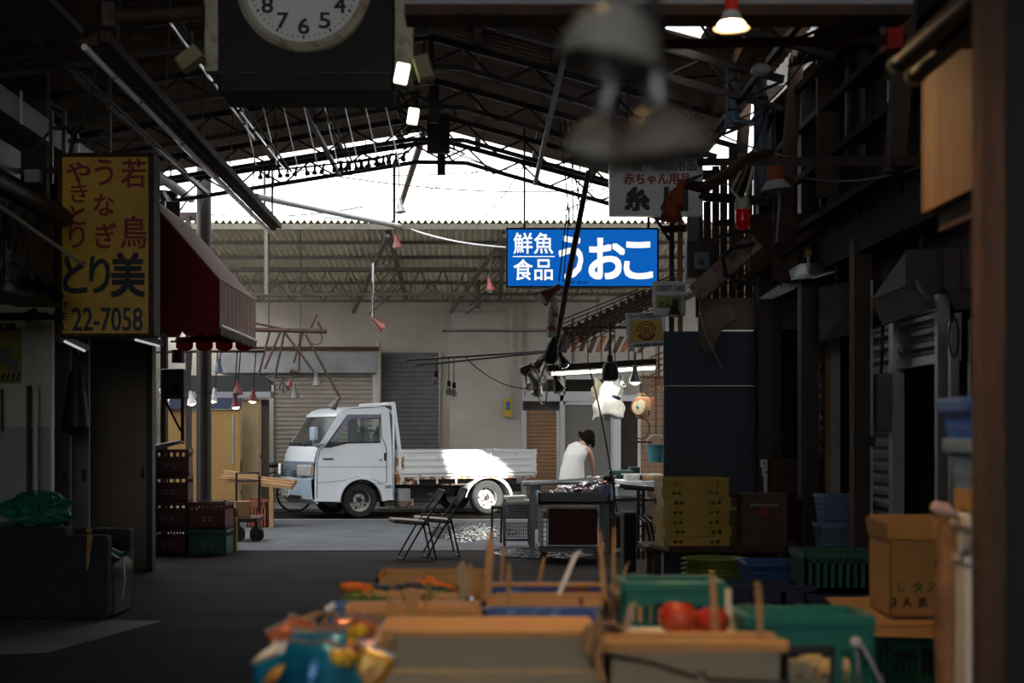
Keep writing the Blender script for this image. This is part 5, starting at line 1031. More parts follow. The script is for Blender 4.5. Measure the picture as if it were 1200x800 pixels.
# ---- tiled end wall of the stall + gear hanging there
d = 18.4
tw = thing('tiled_wall', None, None, (PX(763, d), d, 0), kind='structure')
x0, x1, z0, z1 = PX(750, d), PX(785, d), 0, PZ(440, d)
obj('backing', MB().b2(x0, d, z0, x1, d + .08, z1), M['grout'], tw); obj('corner_trim', MB().b2(x0 - .02, d - .015, z0, x0 + .012, d + .06, PZ(460, d)), M['white'], tw)
ts = .088; base = None
for i in range(int((x1 - x0) / ts)):
    for j in range(9, int((z1 - z0) / ts)):
        if base is None:
            me0 = bpy.data.meshes.new('tile'); bb = MB().box((0, 0, 0), (ts - .007, .012, ts - .007)); bb.bm.to_mesh(me0); bb.bm.free(); me0.materials.append(M['tile']); base = me0
        o_ = bpy.data.objects.new('tile', base); C.objects.link(o_); o_.parent = tw
        o_.location = Vector((x0 + .014 + (i + .5) * ts, d - .004, z0 + (j + .5) * ts)) - Vector((PX(763, d), d, 0))
# fish stall tube, reflector, tangle
d = 15.8
t = thing('strip_light', 'bright white fluorescent tube over the fish stall', 'lamp', P(706, 432, d))
a, b = P(646, 438, d), P(767, 431, d + .3)
obj('batten', MB().bar(a + Vector((-.05, 0, .06)), b + Vector((.0, 0, .07)), .09, .07), M['dark'], t); obj('tube', MB().cyl(a, b, .016, seg=10), emat('stall_tube_glow', (1, .95, .8), 4.0), t, True)
obj('end_cap', MB().cyl(a - (b - a).normalized() * .03, a, .02).cyl(b, b + (b - a).normalized() * .03, .02), M['frame'], t)
obj('hanger', MB().cyl(a.lerp(b, .2) + Vector((0, 0, .08)), a.lerp(b, .2) + Vector((0, 0, .6)), .006).cyl(a.lerp(b, .8) + Vector((0, 0, .08)), a.lerp(b, .8) + Vector((0, 0, .6)), .006), M['dark'], t)
al = bpy.data.lights.new('stall_lamp_light', 'AREA'); al.shape = 'RECTANGLE'; al.size = 1.15; al.size_y = .03; al.energy = 2.2; al.color = (1, .92, .76)
ao = bpy.data.objects.new('stall_lamp_light', al); C.objects.link(ao); ao.location = a.lerp(b, .5) - Vector((0, 0, .03))
al2 = bpy.data.lights.new('stall_warm_light', 'POINT'); al2.energy = 2.5; al2.color = (1, .6, .32); al2.shadow_soft_size = .05
ao2 = bpy.data.objects.new('stall_warm_light', al2); C.objects.link(ao2); ao2.location = P(762, 474, 17.2)
spot(P(766, 466, 17.4), (-.6, -.5, -.5), 'small lit reflector lamp by the tiled wall', M['redl'], None, 1.0, True, hang=P(769, 445, 17.4))
spot(P(744, 428, 15.5), (0, -.1, -1), 'lit lamp just under the right of the bright tube', M['galv'], None, 1.2, True, hang=P(745, 412, 15.5))
t = thing('pendant_lamp', 'large black pendant lamp in front of the bright tube', 'lamp', P(715, 425, 15.2)); o_ = P(715, 438, 15.2)
obj('shade', MB().lathe([(0, .2), (.03, .2), (.035, .13), (.07, .11), (.092, .03), (.09, -.05), (.07, -.07), (.0, -.06)], o_, (0, .1, 1), 20), M['black'], t, True); obj('cord', MB().cyl(o_ + Vector((0, 0, .2)), o_ + Vector((0, 0, .55)), .012), M['cord'], t)
# white bags
t = thing('bag_bundle', 'bundle of white plastic bags hanging over the stall', 'bag', P(714, 450, 16.3))
def bagf(cx, cy, rx, rz_, yy, seed, tail):
    rnd2 = random.Random(seed); ph = [rnd2.uniform(0, 6) for _ in range(5)]
    def f(u, v):
        z = rz_ * (1 - 2 * v); wv = rx * (.12 + 1.05 * min(1, v * 1.35)) * (1 - .12 * max(0, v - .8) * 5) * (1 + .06 * sin(11 * u * pi + ph[0]) + .04 * sin(9 * v + ph[1]))
        return Vector((cx + wv * cos(2 * pi * u) + .012 * sin(14 * v + ph[2]), yy + .4 * wv * sin(2 * pi * u), cy + z + (.02 * sin(6 * pi * u + ph[3]) if v > .95 else 0)))
    return f
for k, (px, py, rx, rz_, yy, m) in enumerate(((706, 470, .1, .2, 16.45, 'foam'), (719, 468, .11, .21, 16.38, 'clearb'), (712, 463, .14, .23, 16.3, 'clearb'), (700, 452, .06, .13, 16.5, 'cream'))):
    obj('plastic_bag', MB().grid(bagf(PX(px, yy), PZ(py, yy), rx, rz_, yy, k, 0), 36, 16, closeu=True), M[m], t, True)
obj('folded_flap', MB().grid(lambda u, v: P(706 + 20 * u, 470 + 10 * v, 16.12 + .01 * sin(6 * u)), 8, 4, thick=.004), M['clearb'], t, True)
obj('hook', MB().tube([P(714, 400, 16.3), P(714, 442, 16.3), P(712, 446, 16.3)], .008), M['dark'], t)
t = thing('paper_tube', 'white roll with blue writing stuck in the hanging bags', 'roll', P(725, 462, 16.0))
obj('roll', MB().cyl(P(722, 466, 16.0), P(727, 455, 16.0), .05, .042, 16), M['whitep'], t, True); obj('printed_band', MB().cyl(P(721.5, 467, 16.0), P(722.8, 464, 16.0), .052, seg=16), mat('navy_print', (.02, .05, .2), .5), t); obj('leafy_top', MB().sph(P(729, 450, 16.0), .03, lump=.2).sph(P(731, 453, 16.0), .025, lump=.2), mat('sage', (.25, .35, .25), .6), t)
# orange fan / scale
d = 16.2
t = thing('hanging_scale', 'cream and orange dial scale hanging at the stall', 'scale', P(751, 477, d)); o_ = P(751, 477, d)
obj('housing', MB().box(o_ + Vector((.03, .05, 0)), (.17, .1, .24), (0, 0, R(25)), .03), M['peach'], t, True)
obj('dial', MB().cyl(o_ + Vector((-.025, -.02, 0)), o_ + Vector((-.035, -.035, 0)), .09, .085, 24), M['cream'], t, True); obj('dial_ring', MB().tube([o_ + Vector((-.03, -.03, 0)) + Vector((.09 * cos(a) * .9, -.04 * cos(a) * -1, .09 * sin(a))) for a in [2 * pi * i / 24 for i in range(24)]], .008, closed=True), M['orange'], t, True)
obj('hub_badge', MB().sph(o_ + Vector((-.045, -.045, 0)), .018, (1, .5, 1)), M['blueb'], t, True); obj('top_loop', MB().tube(arc(o_ + Vector((.02, .03, .13)), .03, 0, pi, 8), .008), M['peach'], t, True)
for k in range(2): obj('knob', MB().box(o_ + Vector((.09, -.01, -.05 - .03 * k)), (.02, .03, .018)), M['black'], t)
obj('cord', MB().cyl(o_ + Vector((.02, .03, .16)), o_ + Vector((.02, .03, 1.0)), .006), M['cord'], t)
obj('hanging_ring', MB().tube([o_ + Vector((0, 0, -.24)) + Vector((.1 * cos(a), 0, .12 * sin(a))) for a in [2 * pi * i / 24 for i in range(24)]], .007, closed=True), M['dark'], t, True)
obj('weighing_arm', MB().cyl(P(737, 517, d), P(764, 518, d), .012), M['rust'], t)
# blue bucket
t = thing('bucket', 'pale turquoise bucket hanging on a cord by the navy panel', 'bucket', P(769, 543, 16.6)); o_ = P(769, 542, 16.6)
obj('bucket_body', MB().lathe([(0, 0), (.085, 0), (.115, .2), (.125, .2), (.125, .215), (.11, .215), (.08, .01), (0, .01)], o_, (0, 0, 1), 28), M['blueb'], t, True)
obj('bail_handle', MB().tube([o_ + Vector((.115 * cos(a), 0, .21 + .12 * sin(a))) for a in [pi * i / 14 for i in range(15)]], .006), M['whitep'], t, True); obj('cord', MB().cyl(o_ + Vector((0, 0, .33)), o_ + Vector((0, 0, 1.75)), .006), M['cord'], t)
# slatted stall roof over the fish stall, seen edge-on
t = thing('stall_roof', 'sloping dark corrugated awning above the fish stall', 'awning', P(720, 380, 16.5))
obj('roof_sheet', MB().corr(P(652, 392, 16.2), P(797, 322, 16.2) - P(652, 392, 16.2), (0, 1.5, -.15), .09, .03), M['rust'], t)
for k in range(9):
    q0 = P(655 + k * 2, 376 + 4.2 * k, 15.9 + .1 * k); q1 = P(800, 318 + 3.2 * k, 15.9 + .1 * k)
    obj('slat', MB().bar(q0, q1, .035, .012), M['dwood'], t)
obj('rafter', MB().bar(P(640, 385, 16.0), P(760, 383, 16.0), .03).bar(P(655, 372, 16.0), P(656, 410, 16.0), .03), M['dark'], t)
for k in range(6): obj('hanging_rod', MB().cyl(P(672 + 16 * k, 372 - 6 * k, 16), P(673 + 16 * k, 425, 16), .006), M['dark'], t)
t = thing('orange_lattice', 'lamplit reddish wooden lattice beneath the stall roof', 'lattice', P(775, 430, 17))
for k in range(6): obj('slat', MB().bar(P(762, 419 + 7 * k, 17), P(785, 409 + 7 * k, 17), .03, .02), mat('red_lattice_wood', (.32, .12, .05), .7), t)
obj('upright', MB().bar(P(772, 345, 17), P(772, 452, 17), .025), MATS['red_lattice_wood'], t)
t = thing('ceiling_boards', 'brown boards under the stall roof lit by the tube', 'board', P(705, 405, 17.2))
for k in range(10): obj('board', MB().box(P(664 + 10 * k, 404 - (k % 3), 17.2), (.05, .9, .02), (R(-8), 0, 0)), MATS['red_lattice_wood'] if k % 3 == 1 else M['dwood'], t)
# cluster of black lamps and coiled orange leads left of the tube
for (x, y, dr, m, lab) in ((640, 418, (-.6, -.3, -.6), 'black', 'black cone lamp on top of the clutter at the foot of the slanting pole'), (655, 412, (.3, -.3, -.8), 'black', 'black cone lamp facing right at the foot of the slanting pole'), (620, 437, (.5, -.2, -.8), 'galv', 'grey lamp with a coiled orange lead, leftmost of the cluster'), (633, 444, (-.2, -.2, -.9), 'galv', 'grey lamp hanging lowest in the cluster left of the tube'), (650, 440, (.3, -.2, -.9), 'dark', 'dark lamp touching the left end of the bright tube'), (627, 424, (-.6, 0, -.5), 'redl', 'small red lamp in the cluster left of the tube')):
    spot(P(x, y, 15.6), dr, lab, M[m], None, 1.15, rim=M['chrome'], hang=P(647, 408, 15.2))
for k, (x, y, rx, rz_) in enumerate(((624, 440, .07, .1), (636, 448, .05, .16))):
    obj('coiled_lead', MB().tube([P(x, y, 15.5) + Vector((rx * cos(a), 0, -rz_ * .5 + rz_ * sin(a))) for a in [2 * pi * i / 20 for i in range(20)]], .008, closed=True), mat('orange_lead', (.5, .25, .12), .5), None, True, ['orange loop of lead hanging under the grey lamps', 'longer orange loop of lead close to the bright tube'][k], 'cable')
# slanting bundle of poles with wires
t = thing('pole_bundle', 'dark slanting pole bundle crossing in front of the blue sign', 'pole', P(645, 418, 15.0))
obj('main_pole', MB().cyl(P(648, 420, 15.0), P(690, 200, 15.0), .035, .03, 8), M['dark'], t, True); obj('upper_pole', MB().cyl(P(690, 205, 15.02), P(746, 40, 15.2), .022), M['blueg'], t)
for (x0, y0, x1, y1) in ((668, 265, 655, 130), (672, 260, 668, 110), (676, 250, 688, 60), (680, 240, 652, 90), (690, 220, 712, 175), (655, 330, 665, 240), (660, 330, 668, 240)): obj('tie_wire', MB().cyl(P(x0, y0, 15.05), P(x1, y1, 15.1), .007, seg=5), M['rust'], t)
obj('wrapped_cloth', MB().tube([P(650, 345, 14.9), P(648, 370, 14.9), P(646, 395, 14.9)], [.02, .06, .05], 8), mat('red_white_cloth', (.25, .06, .05), .8, col2=(.5, .45, .42), scale=9, lo=.48, hi=.52), t, True)
spot(P(656, 335, 14.85), (-.75, -.2, -.55), 'brown cone lamp clipped to the slanting pole under the sign', M['redl'], None, 1.5, rim=M['foam'])
t = thing('umbrella_bundle', 'furled black umbrella hanging at the foot of the slanting pole', 'umbrella', P(648, 400, 14.93))
obj('canopy', MB().lathe([(.01, .16), (.05, .06), (.085, -.08), (.06, -.13), (.02, -.15)], P(647, 410, 14.93), (.2, 0, 1), 8), M['fab'], t); obj('shaft', MB().cyl(P(647, 420, 14.93), P(651, 385, 14.98), .008), M['black'], t)
# horizontal rods with bulbs
t = thing('rod_rack', 'pair of long dark rods with three clear bulbs under the sign', 'rack', P(560, 418, 16))
obj('rod', MB().cyl(P(476, 422, 16), P(660, 410, 16), .012, seg=6), M['dark'], t); obj('rod', MB().cyl(P(487, 428, 15.8), P(645, 412, 15.8), .011, seg=6), M['dark'], t)
for (x, y0, y1) in ((511, 424, 442), (526, 420, 453), (532, 420, 455)):
    b_ = obj('bulb', MB().lathe([(0, -.1), (.03, -.09), (.04, -.06), (.025, -.01), (.0, 0)], P(x, y1, 15.9), (0, 0, 1), 14), mat('frosted_bulb', (.7, .68, .66), .15), t, True)
    obj('socket', MB().cyl(P(x, y1 - .5, 15.9), P(x, y1 - 7, 15.9), .022), M['black'], b_); obj('flex', MB().cyl(P(x, y1 - 6, 15.9), P(x, y0, 15.9), .005), M['cord'], b_)
t = thing('curtain_rod', 'long thin horizontal rod above the pale pilaster', 'rod', P(518, 387, 21.5)); obj('bar', MB().cyl(P(518, 387, 21.5), P(720, 387, 21.5), .024), M['dark'], t, True)
for x in (528, 700): obj('hook', MB().cyl(P(x, 387, 21.5), P(x, 268, 21.5), .006), M['dark'], t)
wire('thin drooping lead beneath the bulbs on the rods', P(545, 418, 16), P(622, 455, 16), .1, .006)
# red spot lamps on long stems
for (x, y, dr, hx, hy, dd_, lab) in ((438, 374, (.75, -.1, -.65), 436, 330, 21.0, 'red spot lamp on a long grey stem left of the pilaster'), (464, 275, (.1, -.1, -1), 462, 262, 20.8, 'red spot lamp hanging just below the canopy edge'), (468, 232, (.1, -.1, -1), 467, 180, 19.5, 'grey spot lamp hanging against the white sky'), (573, 325, (.1, -.1, -1), 576, 300, 21.0, 'red spot lamp hanging left of the blue sign')):
    spot(P(x, y, dd_), dr, lab, M['redl'] if 'red' in lab else M['galv'], None, 1.25, hang=P(hx, hy, dd_))
obj('square_tube', MB().bar(P(437, 372, 21.02), P(437, 308, 21.02), .03), M['frame'], None, False, 'grey square tube carrying the long-stemmed red spot lamp', 'rod')
obj('stay_pole', MB().cyl(P(300, 230, 17.0), P(478, 267, 21.3), .04, .04, 10), M['frame'], None, True, 'long grey pole slanting across the sky gap to the canopy', 'pole')
obj('stay_pole', MB().cyl(P(505, 130, 17.0), P(468, 245, 21), .05, .04, 8), M['rust'], None, True, 'rusty strut rising from the canopy edge to the roof ridge', 'pole')
obj('stay_pole', MB().cyl(P(462, 190, 17.0), P(462, 262, 21), .02), M['rust'], None, True, 'thin upright rod beside the rusty strut', 'pole')
for x in (310, 319): obj('drop_rod', MB().cyl(P(x, 190, 17.2), P(x, 262, 17.2), .012), M['rust'], None, True, 'thin rusty drop rod left of the sky gap, %s one' % ('left' if x == 310 else 'right'), 'rod')
obj('drop_post', MB().bar(P(312, 258, 21), P(312, 345, 21), .05), pm, None, False, 'slim post under the canopy behind the tube row end', 'post')
# wires over the gap
for i, (a, b, s_) in enumerate(((P(330, 195, 17), P(770, 215, 20), .2), (P(400, 205, 22), P(720, 182, 20), .1), (P(500, 165, 17), P(780, 245, 21), .15), (P(640, 150, 17), P(560, 262, 21), .1), (P(600, 270, 21), P(790, 185, 17), .05), (P(230, 250, 21), P(560, 200, 24), .3), (P(540, 180, 18), P(720, 235, 23), .1))):
    wire('thin overhead cable strung across the bright sky gap, ' + ['lowest and slackest one', 'short level one', 'long one falling to the right', 'steep one falling left', 'steep one rising right', 'one rising from the grey pillar', 'short one beside the ridge'][i], a, b, s_, .008, group='cables across the sky gap', m=M['rust'])
wire('pale cable running down to the lit blue sign', P(478, 267, 21.3), P(594, 290, 15.3), .05, .014, m=M['frame'])

# ---- lit blue sign
d = 15.2; x0, x1 = PX(593, d), PX(772, d); z1, z0 = PZ(267, d), PZ(337, d); cx, cz = (x0 + x1) / 2, (z0 + z1) / 2
t = thing('lit_sign', 'glowing blue sign with white lettering of the fish shop', 'sign', (cx, d, z0))
obj('light_box', MB().b2(x0 + .015, d, z0 + .015, x1 - .015, d + .16, z1 - .015), E['blue'], t)
obj('frame', MB().b2(x0, d - .015, z0, x0 + .018, d + .17, z1).b2(x1 - .018, d - .015, z0, x1, d + .17, z1).b2(x0, d - .015, z0, x1, d + .17, z0 + .018).b2(x0, d - .015, z1 - .018, x1, d + .17, z1).b2(x0 + .01, d + .15, z0 + .01, x1 - .01, d + .18, z1 - .01), M['black'], t)
k = d / F
def cs(c, x, y, w2, h2): return (c, PX(x, d) , PZ(y, d), w2 * k, h2 * k)
o = Vector((0, d - .008, 0))
letters('small_lettering', [cs('鮮', 613, 285, 22, 24), cs('魚', 637, 285, 22, 24), cs('食', 613, 316, 22, 24), cs('品', 637, 316, 21, 24)], E['let'], t, o, bold=.012, ext=.004)
letters('large_lettering', [cs('う', 669, 302, 27, 50), cs('お', 711, 303, 40, 46), cs('こ', 748, 305, 32, 42)], E['let'], t, o, bold=.035, ext=.004)
obj('divider', MB().b2(PX(601, d), d - .006, PZ(301, d), PX(650, d), d, PZ(300, d)), E['let'], t)
letters('faded_marks', [cs('伊 藤商', 678, 331, 22, 4)], M['txb'], t, o, bold=.0)
obj('bracket', MB().cyl((x1 - .1, d + .08, z1), (x1 - .1, d + .08, 4.5), .015), M['dark'], t)
obj('bracket', MB().cyl((x0 + .2, d + .08, z1), (x0 + .2, d + .08, 4.7), .012), M['dark'], t)
# ================================================================ RIGHT SIDE
# navy board wall beside the fish stall
d = 13.0
nv = thing('wall_navy', None, None, (PX(835, d), d, 0), kind='structure')
obj('board', MB().b2(PX(778, d), d, .02, PX(890, d), d + .05, PZ(452, d), .003), M['navyw'], nv)
obj('board', MB().b2(PX(778, d), d + .004, PZ(451.5, d), PX(890, d), d + .05, PZ(388, d), .003), M['navyw'], nv)
obj('header_board', MB().b2(PX(820, d), d - .02, PZ(386, d), PX(962, d), d + .05, PZ(349, d)), M['brownb'], nv)
obj('shop_end_wall', MB().b2(2.55, 13.06, 0, 3.4, 13.16, 4.6), MATS['sooty_board'], nv)
for k in range(11): obj('upper_board', MB().b2(2.06 + .078 * k, 13.42 + .02 * (k % 2), 2.5, 2.125 + .078 * k, 13.46 + .02 * (k % 2), 4.0 + .1 * sin(k * 2) - (.5 if k < 2 else 0)), M['dwood'], nv)
t = thing('torn_sheet', 'torn dusty sheet drooping over the top of the navy board', 'sheet', P(830, 370, 12.8))
obj('drape', MB().grid(lambda u, v: P(818 + 45 * u, 362 + (1 - abs(u - .35)) * 62 * v * (1 - .55 * u) + 4 * sin(7 * u), 12.95 - .15 * v * u + .02 * sin(12 * u)), 14, 10, thick=.006), M['brownb'], t, True)
obj('drape_edge', MB().tube([P(820, 365, 12.75), P(828, 395, 12.7), P(846, 432, 12.65)], [.012, .02, .004], 6), M['cardg'], t, True)
# right shop-front posts
for i, (x0, x1, dd, top, m, lab) in enumerate(((889, 905, 12.6, 4.2, 'dark', 'black timber post at the right edge of the navy board'), (939, 959, 11.6, 4.6, 'black', 'dark post, second to the right of the navy board'), (1001, 1022, 10.2, 2.8, 'dwood', 'brown painted post in front of the grey shutter'), (906, 915, 12.75, 3.0, 'dark', 'slim dark door jamb just right of the first post'))):
    t = thing('post', lab, 'post', (PX((x0 + x1) / 2, dd), dd, 0))
    obj('shaft', MB().b2(PX(x0, dd), dd, 0, PX(x1, dd), dd + .14, top, .005), M[m], t)
    obj('edge_strip', MB().b2(PX(x1, dd) - .012, dd - .01, .0, PX(x1, dd) + .004, dd + .01, top - .3), M['frame'] if i == 2 else M['dark'], t)
    obj('cleat', MB().box((PX((x0 + x1) / 2, dd), dd - .02, 1.35), (.16, .03, .08), (0, .1, 0)), M['dark'], t)
# shop interiors / shutters on the plane x = 3
XR = 3.02
def rshut(name, y0, y1, z0, z1, m, pitch=.09):
    s = thing(name, None, None, (XR, (y0 + y1) / 2, z0), kind='structure'); n = int((z1 - z0) / pitch); prof = []
    for i in range(n):
        z = z0 + i * pitch; prof += [(0, z), (.02, z + .03), (.02, z + .06), (0, z + .085)]
    prof += [(0, z1)]
    obj('shutter_curtain', MB().grid(lambda u, v: (XR - prof[int(round(v * (len(prof) - 1)))][0], y0 + (y1 - y0) * u, prof[int(round(v * (len(prof) - 1)))][1]), 1, len(prof) - 1), m, s)
    for y in (y0, y1): obj('guide_rail', MB().b2(XR - .05, y - .03, z0 if z0 < 1 else 0, XR + .03, y + .03, z1), M['frame'], s)
    obj('bottom_rail', MB().b2(XR - .03, y0, z0, XR + .02, y1, z0 + .06), M['frame'], s); return s
rshut('door_8', 10.25, 11.0, .02, 2.2, M['shutd']); rshut('door_9', 9.22, 10.2, 1.86, 2.3, M['shutd']); rshut('door_10', 7.0, 8.4, .02, 2.4, M['shutd']); rshut('door_11', 12.0, 12.5, .02, 2.4, M['shutd'])
struct('wall_shopfront', MB().b2(XR, 8.55, 2.3, XR + .1, 13, 2.9).b2(XR + .02, 8.45, 0, XR + .1, 8.6, 2.4).b2(XR + .02, 11.05, 0, XR + .12, 11.4, 2.9), M['dwood'])
t = thing('meter_box', 'grey wall box beside the ribbed shutter', 'box', (XR - .08, 10.3, 1.62))
obj('housing', MB().box((XR - .1, 10.32, 1.62), (.12, .24, .42), None, .01), M['board'], t); obj('lid_edge', MB().box((XR - .165, 10.44, 1.62), (.01, .02, .4)), M['frame'], t); obj('lead', MB().tube([(XR - .1, 10.3, 1.83), (XR - .12, 10.2, 2.0), (XR - .1, 10.25, 2.3)], .012), M['cord'], t)
t = thing('wood_stack', 'dark latticed boards standing in the open doorway', 'board', (3.2, 9.6, 0))
for k in range(5): obj('board', MB().b2(3.16 + .01 * k, 9.3 + .17 * k, 0, 3.2 + .01 * k, 9.42 + .17 * k, 1.7), M['dwood'], t)
obj('socket_plate', MB().box((3.14, 9.45, .9), (.02, .08, .12)), M['cream'], t)
# big folded duct hoods hanging under the upper storey
t = thing('duct_hood', 'large folded grey metal hood above the shutters on the right', 'hood', (2.8, 9.3, 2.2))
pts = lambda *q: [P(x, y, dd) for x, y, dd in q]
hm = mat('hood_metal', (.2, .185, .165), .6, .3, col2=(.13, .1, .08), scale=3)
obj('panel', MB().prism(pts((1022, 350, 10.0), (1061, 295, 9.6), (1061, 335, 9.6), (1024, 352, 10.0)), (.02, .05, 0)), hm, t)
obj('panel', MB().prism(pts((1061, 293, 9.5), (1106, 291, 9.2), (1112, 360, 9.2), (1088, 362, 9.2), (1061, 335, 9.5)), (.02, .05, 0)), hm, t)
obj('panel', MB().prism(pts((1022, 353, 9.7), (1061, 336, 9.5), (1090, 362, 9.2), (1034, 381, 9.6)), (.02, .05, 0)), hm, t)
obj('panel', MB().prism(pts((1106, 290, 9.0), (1150, 290, 8.8), (1150, 333, 8.8), (1106, 334, 9.0)), (.02, .05, 0)), hm, t)
obj('panel', MB().prism(pts((1106, 334, 9.0), (1150, 333, 8.8), (1150, 362, 8.8), (1118, 362, 9.0)), (.02, .05, 0)), hm, t)
obj('hanger', MB().bar(P(1080, 292, 9.4), P(1080, 270, 9.4), .02).bar(P(1130, 290, 8.9), P(1130, 265, 8.9), .02), M['dark'], t)
t = thing('white_board', 'dirty pale board hanging high between two dark posts', 'board', P(980, 370, 11)); obj('board', MB().prism(pts((960, 336, 11.2), (1001, 330, 10.9), (1001, 390, 10.9), (960, 400, 11.2)), (.02, .03, 0)), mat('dirty_sheet_metal', (.2, .21, .2), .5, .4, col2=(.05, .05, .05), scale=4), t)
obj('hook', MB().cyl(P(980, 334, 11), P(980, 300, 11), .01), M['dark'], t)
t = thing('door_jamb', 'pale brown timber door jamb in the dark right shop', 'jamb', (PX(971, 12), 12.0, 0)); obj('jamb_board', MB().b2(PX(968, 12), 12, .9, PX(974, 12), 12.04, PZ(400, 12)), M['wood'], t); obj('base_board', MB().b2(PX(965, 12), 12, 0, PX(976, 12), 12.05, .9), M['dwood'], t)
t = thing('metal_jamb', 'bright metal door frame strip right of the shutter opening', 'jamb', (PX(1114, 8.9), 8.9, 0))
obj('jamb_strip', MB().b2(PX(1111, 8.9), 8.85, 0, PX(1121, 8.9), 8.9, 2.1), M['galv'], t); obj('second_strip', MB().b2(PX(1137, 8.7), 8.7, 0, PX(1145, 8.7), 8.75, 2.1), M['galv'], t)
obj('paper_strip', MB().b2(PX(1120, 8.8), 8.8, 1.85, PX(1127, 8.8), 8.82, 2.15), M['panel'], t); obj('wire_coil', MB().tube([P(1118, 395, 8.75) + Vector((.03 * cos(a), 0, .12 * sin(a))) for a in [2 * pi * i / 14 for i in range(15)]], .006), M['cord'], t)
# upper storey clutter
up = thing('balcony', 'dark timber balcony with a rail on the upper right storey', 'balcony', (2.6, 11, 3.4))
obj('deck_beam', MB().bar(P(800, 190, 12.6), P(1085, 188, 7.8), .09, .06), M['rust'], up)
obj('deck_beam', MB().b2(PX(1038, 9.5), 9.4, PZ(134, 9.5), PX(1084, 9.5), 9.5, PZ(122, 9.5)), M['dark'], up)
for k in range(7): obj('rail_bar', MB().cyl(P(1041 + 6.6 * k, 122, 9.4), P(1041 + 6.6 * k, 92, 9.4), .008), M['frame'] if k == 0 else M['rust'], up)
obj('hand_rail', MB().bar(P(1038, 92, 9.4), P(1085, 90, 9.4), .03), M['dark'], up)
obj('floor_joist', MB().bar(P(790, 205, 13.2), P(905, 205, 12.6), .1, .08).bar(P(820, 230, 13), P(905, 236, 12.5), .08), M['dark'], up)
obj('boarding', MB().b2(2.3, 12.0, 2.75, 3.3, 12.1, 3.25).b2(PX(905, 11.8), 11.7, PZ(330, 11.8), PX(1010, 11.8), 11.8, PZ(252, 11.8)), M['dwood'], up)
obj('diagonal_brace', MB().bar(P(862, 335, 12.2), P(1000, 240, 11.0), .06).bar(P(900, 140, 12), P(990, 50, 10), .05).bar(P(865, 230, 12.6), P(905, 130, 11.8), .05), M['rust'], up)
obj('stove_pipe', MB().cyl(P(1012, 60, 10.2), P(1012, 190, 10.2), .13, seg=18), M['black'], up, True)
obj('wall_board', MB().b2(PX(958, 10.8), 10.8, 3.2, PX(1000, 10.8), 10.85, 4.6), M['dwood'], up)
# sun-bleached corrugated sheets glimpsed through the gaps
t = thing('corrugated_screen', 'pale upright corrugated sheet glimpsed between dark upper posts', 'screen', P(980, 190, 11.3)); obj('sheet', MB().corr(P(962, 240, 11.3), P(1002, 240, 11.3) - P(962, 240, 11.3), P(962, 134, 11.3) - P(962, 240, 11.3), .04, .006), M['sheet'], t); obj('batten', MB().bar(P(963, 240, 11.2), P(963, 134, 11.2), .03), M['dark'], t)
t = thing('corrugated_screen', 'small pale corrugated piece behind the orange lamp with a white rim', 'screen', P(925, 235, 13.4)); obj('sheet', MB().corr(P(915, 251, 13.4), P(932, 251, 13.4) - P(915, 251, 13.4), P(915, 205, 13.4) - P(915, 251, 13.4), .04, .006), M['sheet'], t); obj('batten', MB().bar(P(924, 252, 13.3), P(926, 205, 13.3), .03), M['dark'], t)
# roof right of the hall eave with a slit of daylight
lr = thing('trim_8', None, None, (3, 10, 4.4), kind='structure')
obj('side_roof', MB().corr((2.35, -8, 4.18), (0, 18.8, 0), (1.3, 0, .35), .13, .016), M['roofs'], lr)
obj('side_roof', MB().prism([(2.62, 10.8, 4.3), (3.9, 10.8, 4.7), (3.9, 13.5, 4.7), (2.55, 13.5, 4.3)], (0, 0, .03)), M['roofs'], lr)
obj('left_roof', MB().corr((-6.0, -8, 4.75), (0, 25, 0), (1.75, 0, -.2), .13, .016), M['roofs'], lr)
obj('gable_beam', MB().bar(P(790, 225, 17.0), P(880, 40, 10.8), .08, .12), M['wood'], lr)
obj('upper_side_wall', MB().b2(2.95, 12.0, 2.9, 3.05, 13.4, 4.6), M['dwood'], lr)
# blue-grey conduits
for k, (x, y0, y1, dd, r_) in enumerate(((858, 80, 150, 11.5, .06), (891, 85, 230, 11.8, .055), (882, 290, 330, 12.5, .04))):
    t = thing('conduit_pipe', ['short blue-grey pipe with a looping lead at the upper right', 'long blue-grey upright pipe above the orange lamp', 'stub of blue-grey pipe beneath the red beacon'][k], 'pipe', P(x, y1, dd))
    obj('pipe_run', MB().cyl(P(x, y0, dd), P(x, y1, dd), r_, seg=14), M['blueg'], t, True)
    for q in (.2, .7): obj('collar', MB().cyl(P(x, y0 + (y1 - y0) * q, dd), P(x, y0 + (y1 - y0) * q + 3, dd), r_ * 1.25, seg=14), M['dark'], t)
obj('cable_loop', MB().tube([P(852, 90, 11.4), P(851, 130, 11.4), P(860, 143, 11.4), P(880, 142, 11.4), P(889, 130, 11.4), P(885, 100, 11.4)], .012), M['blueg'], None, True, 'looping blue-grey lead between the two upper pipes', 'cable')
obj('cable_loop', MB().tube([P(888, 285, 12), P(860, 290, 12), P(846, 302, 12), P(850, 322, 12), P(870, 332, 12), P(905, 332, 11.9)], .022), M['cord'], None, True, 'thick black cable looping beneath the red beacon', 'cable')
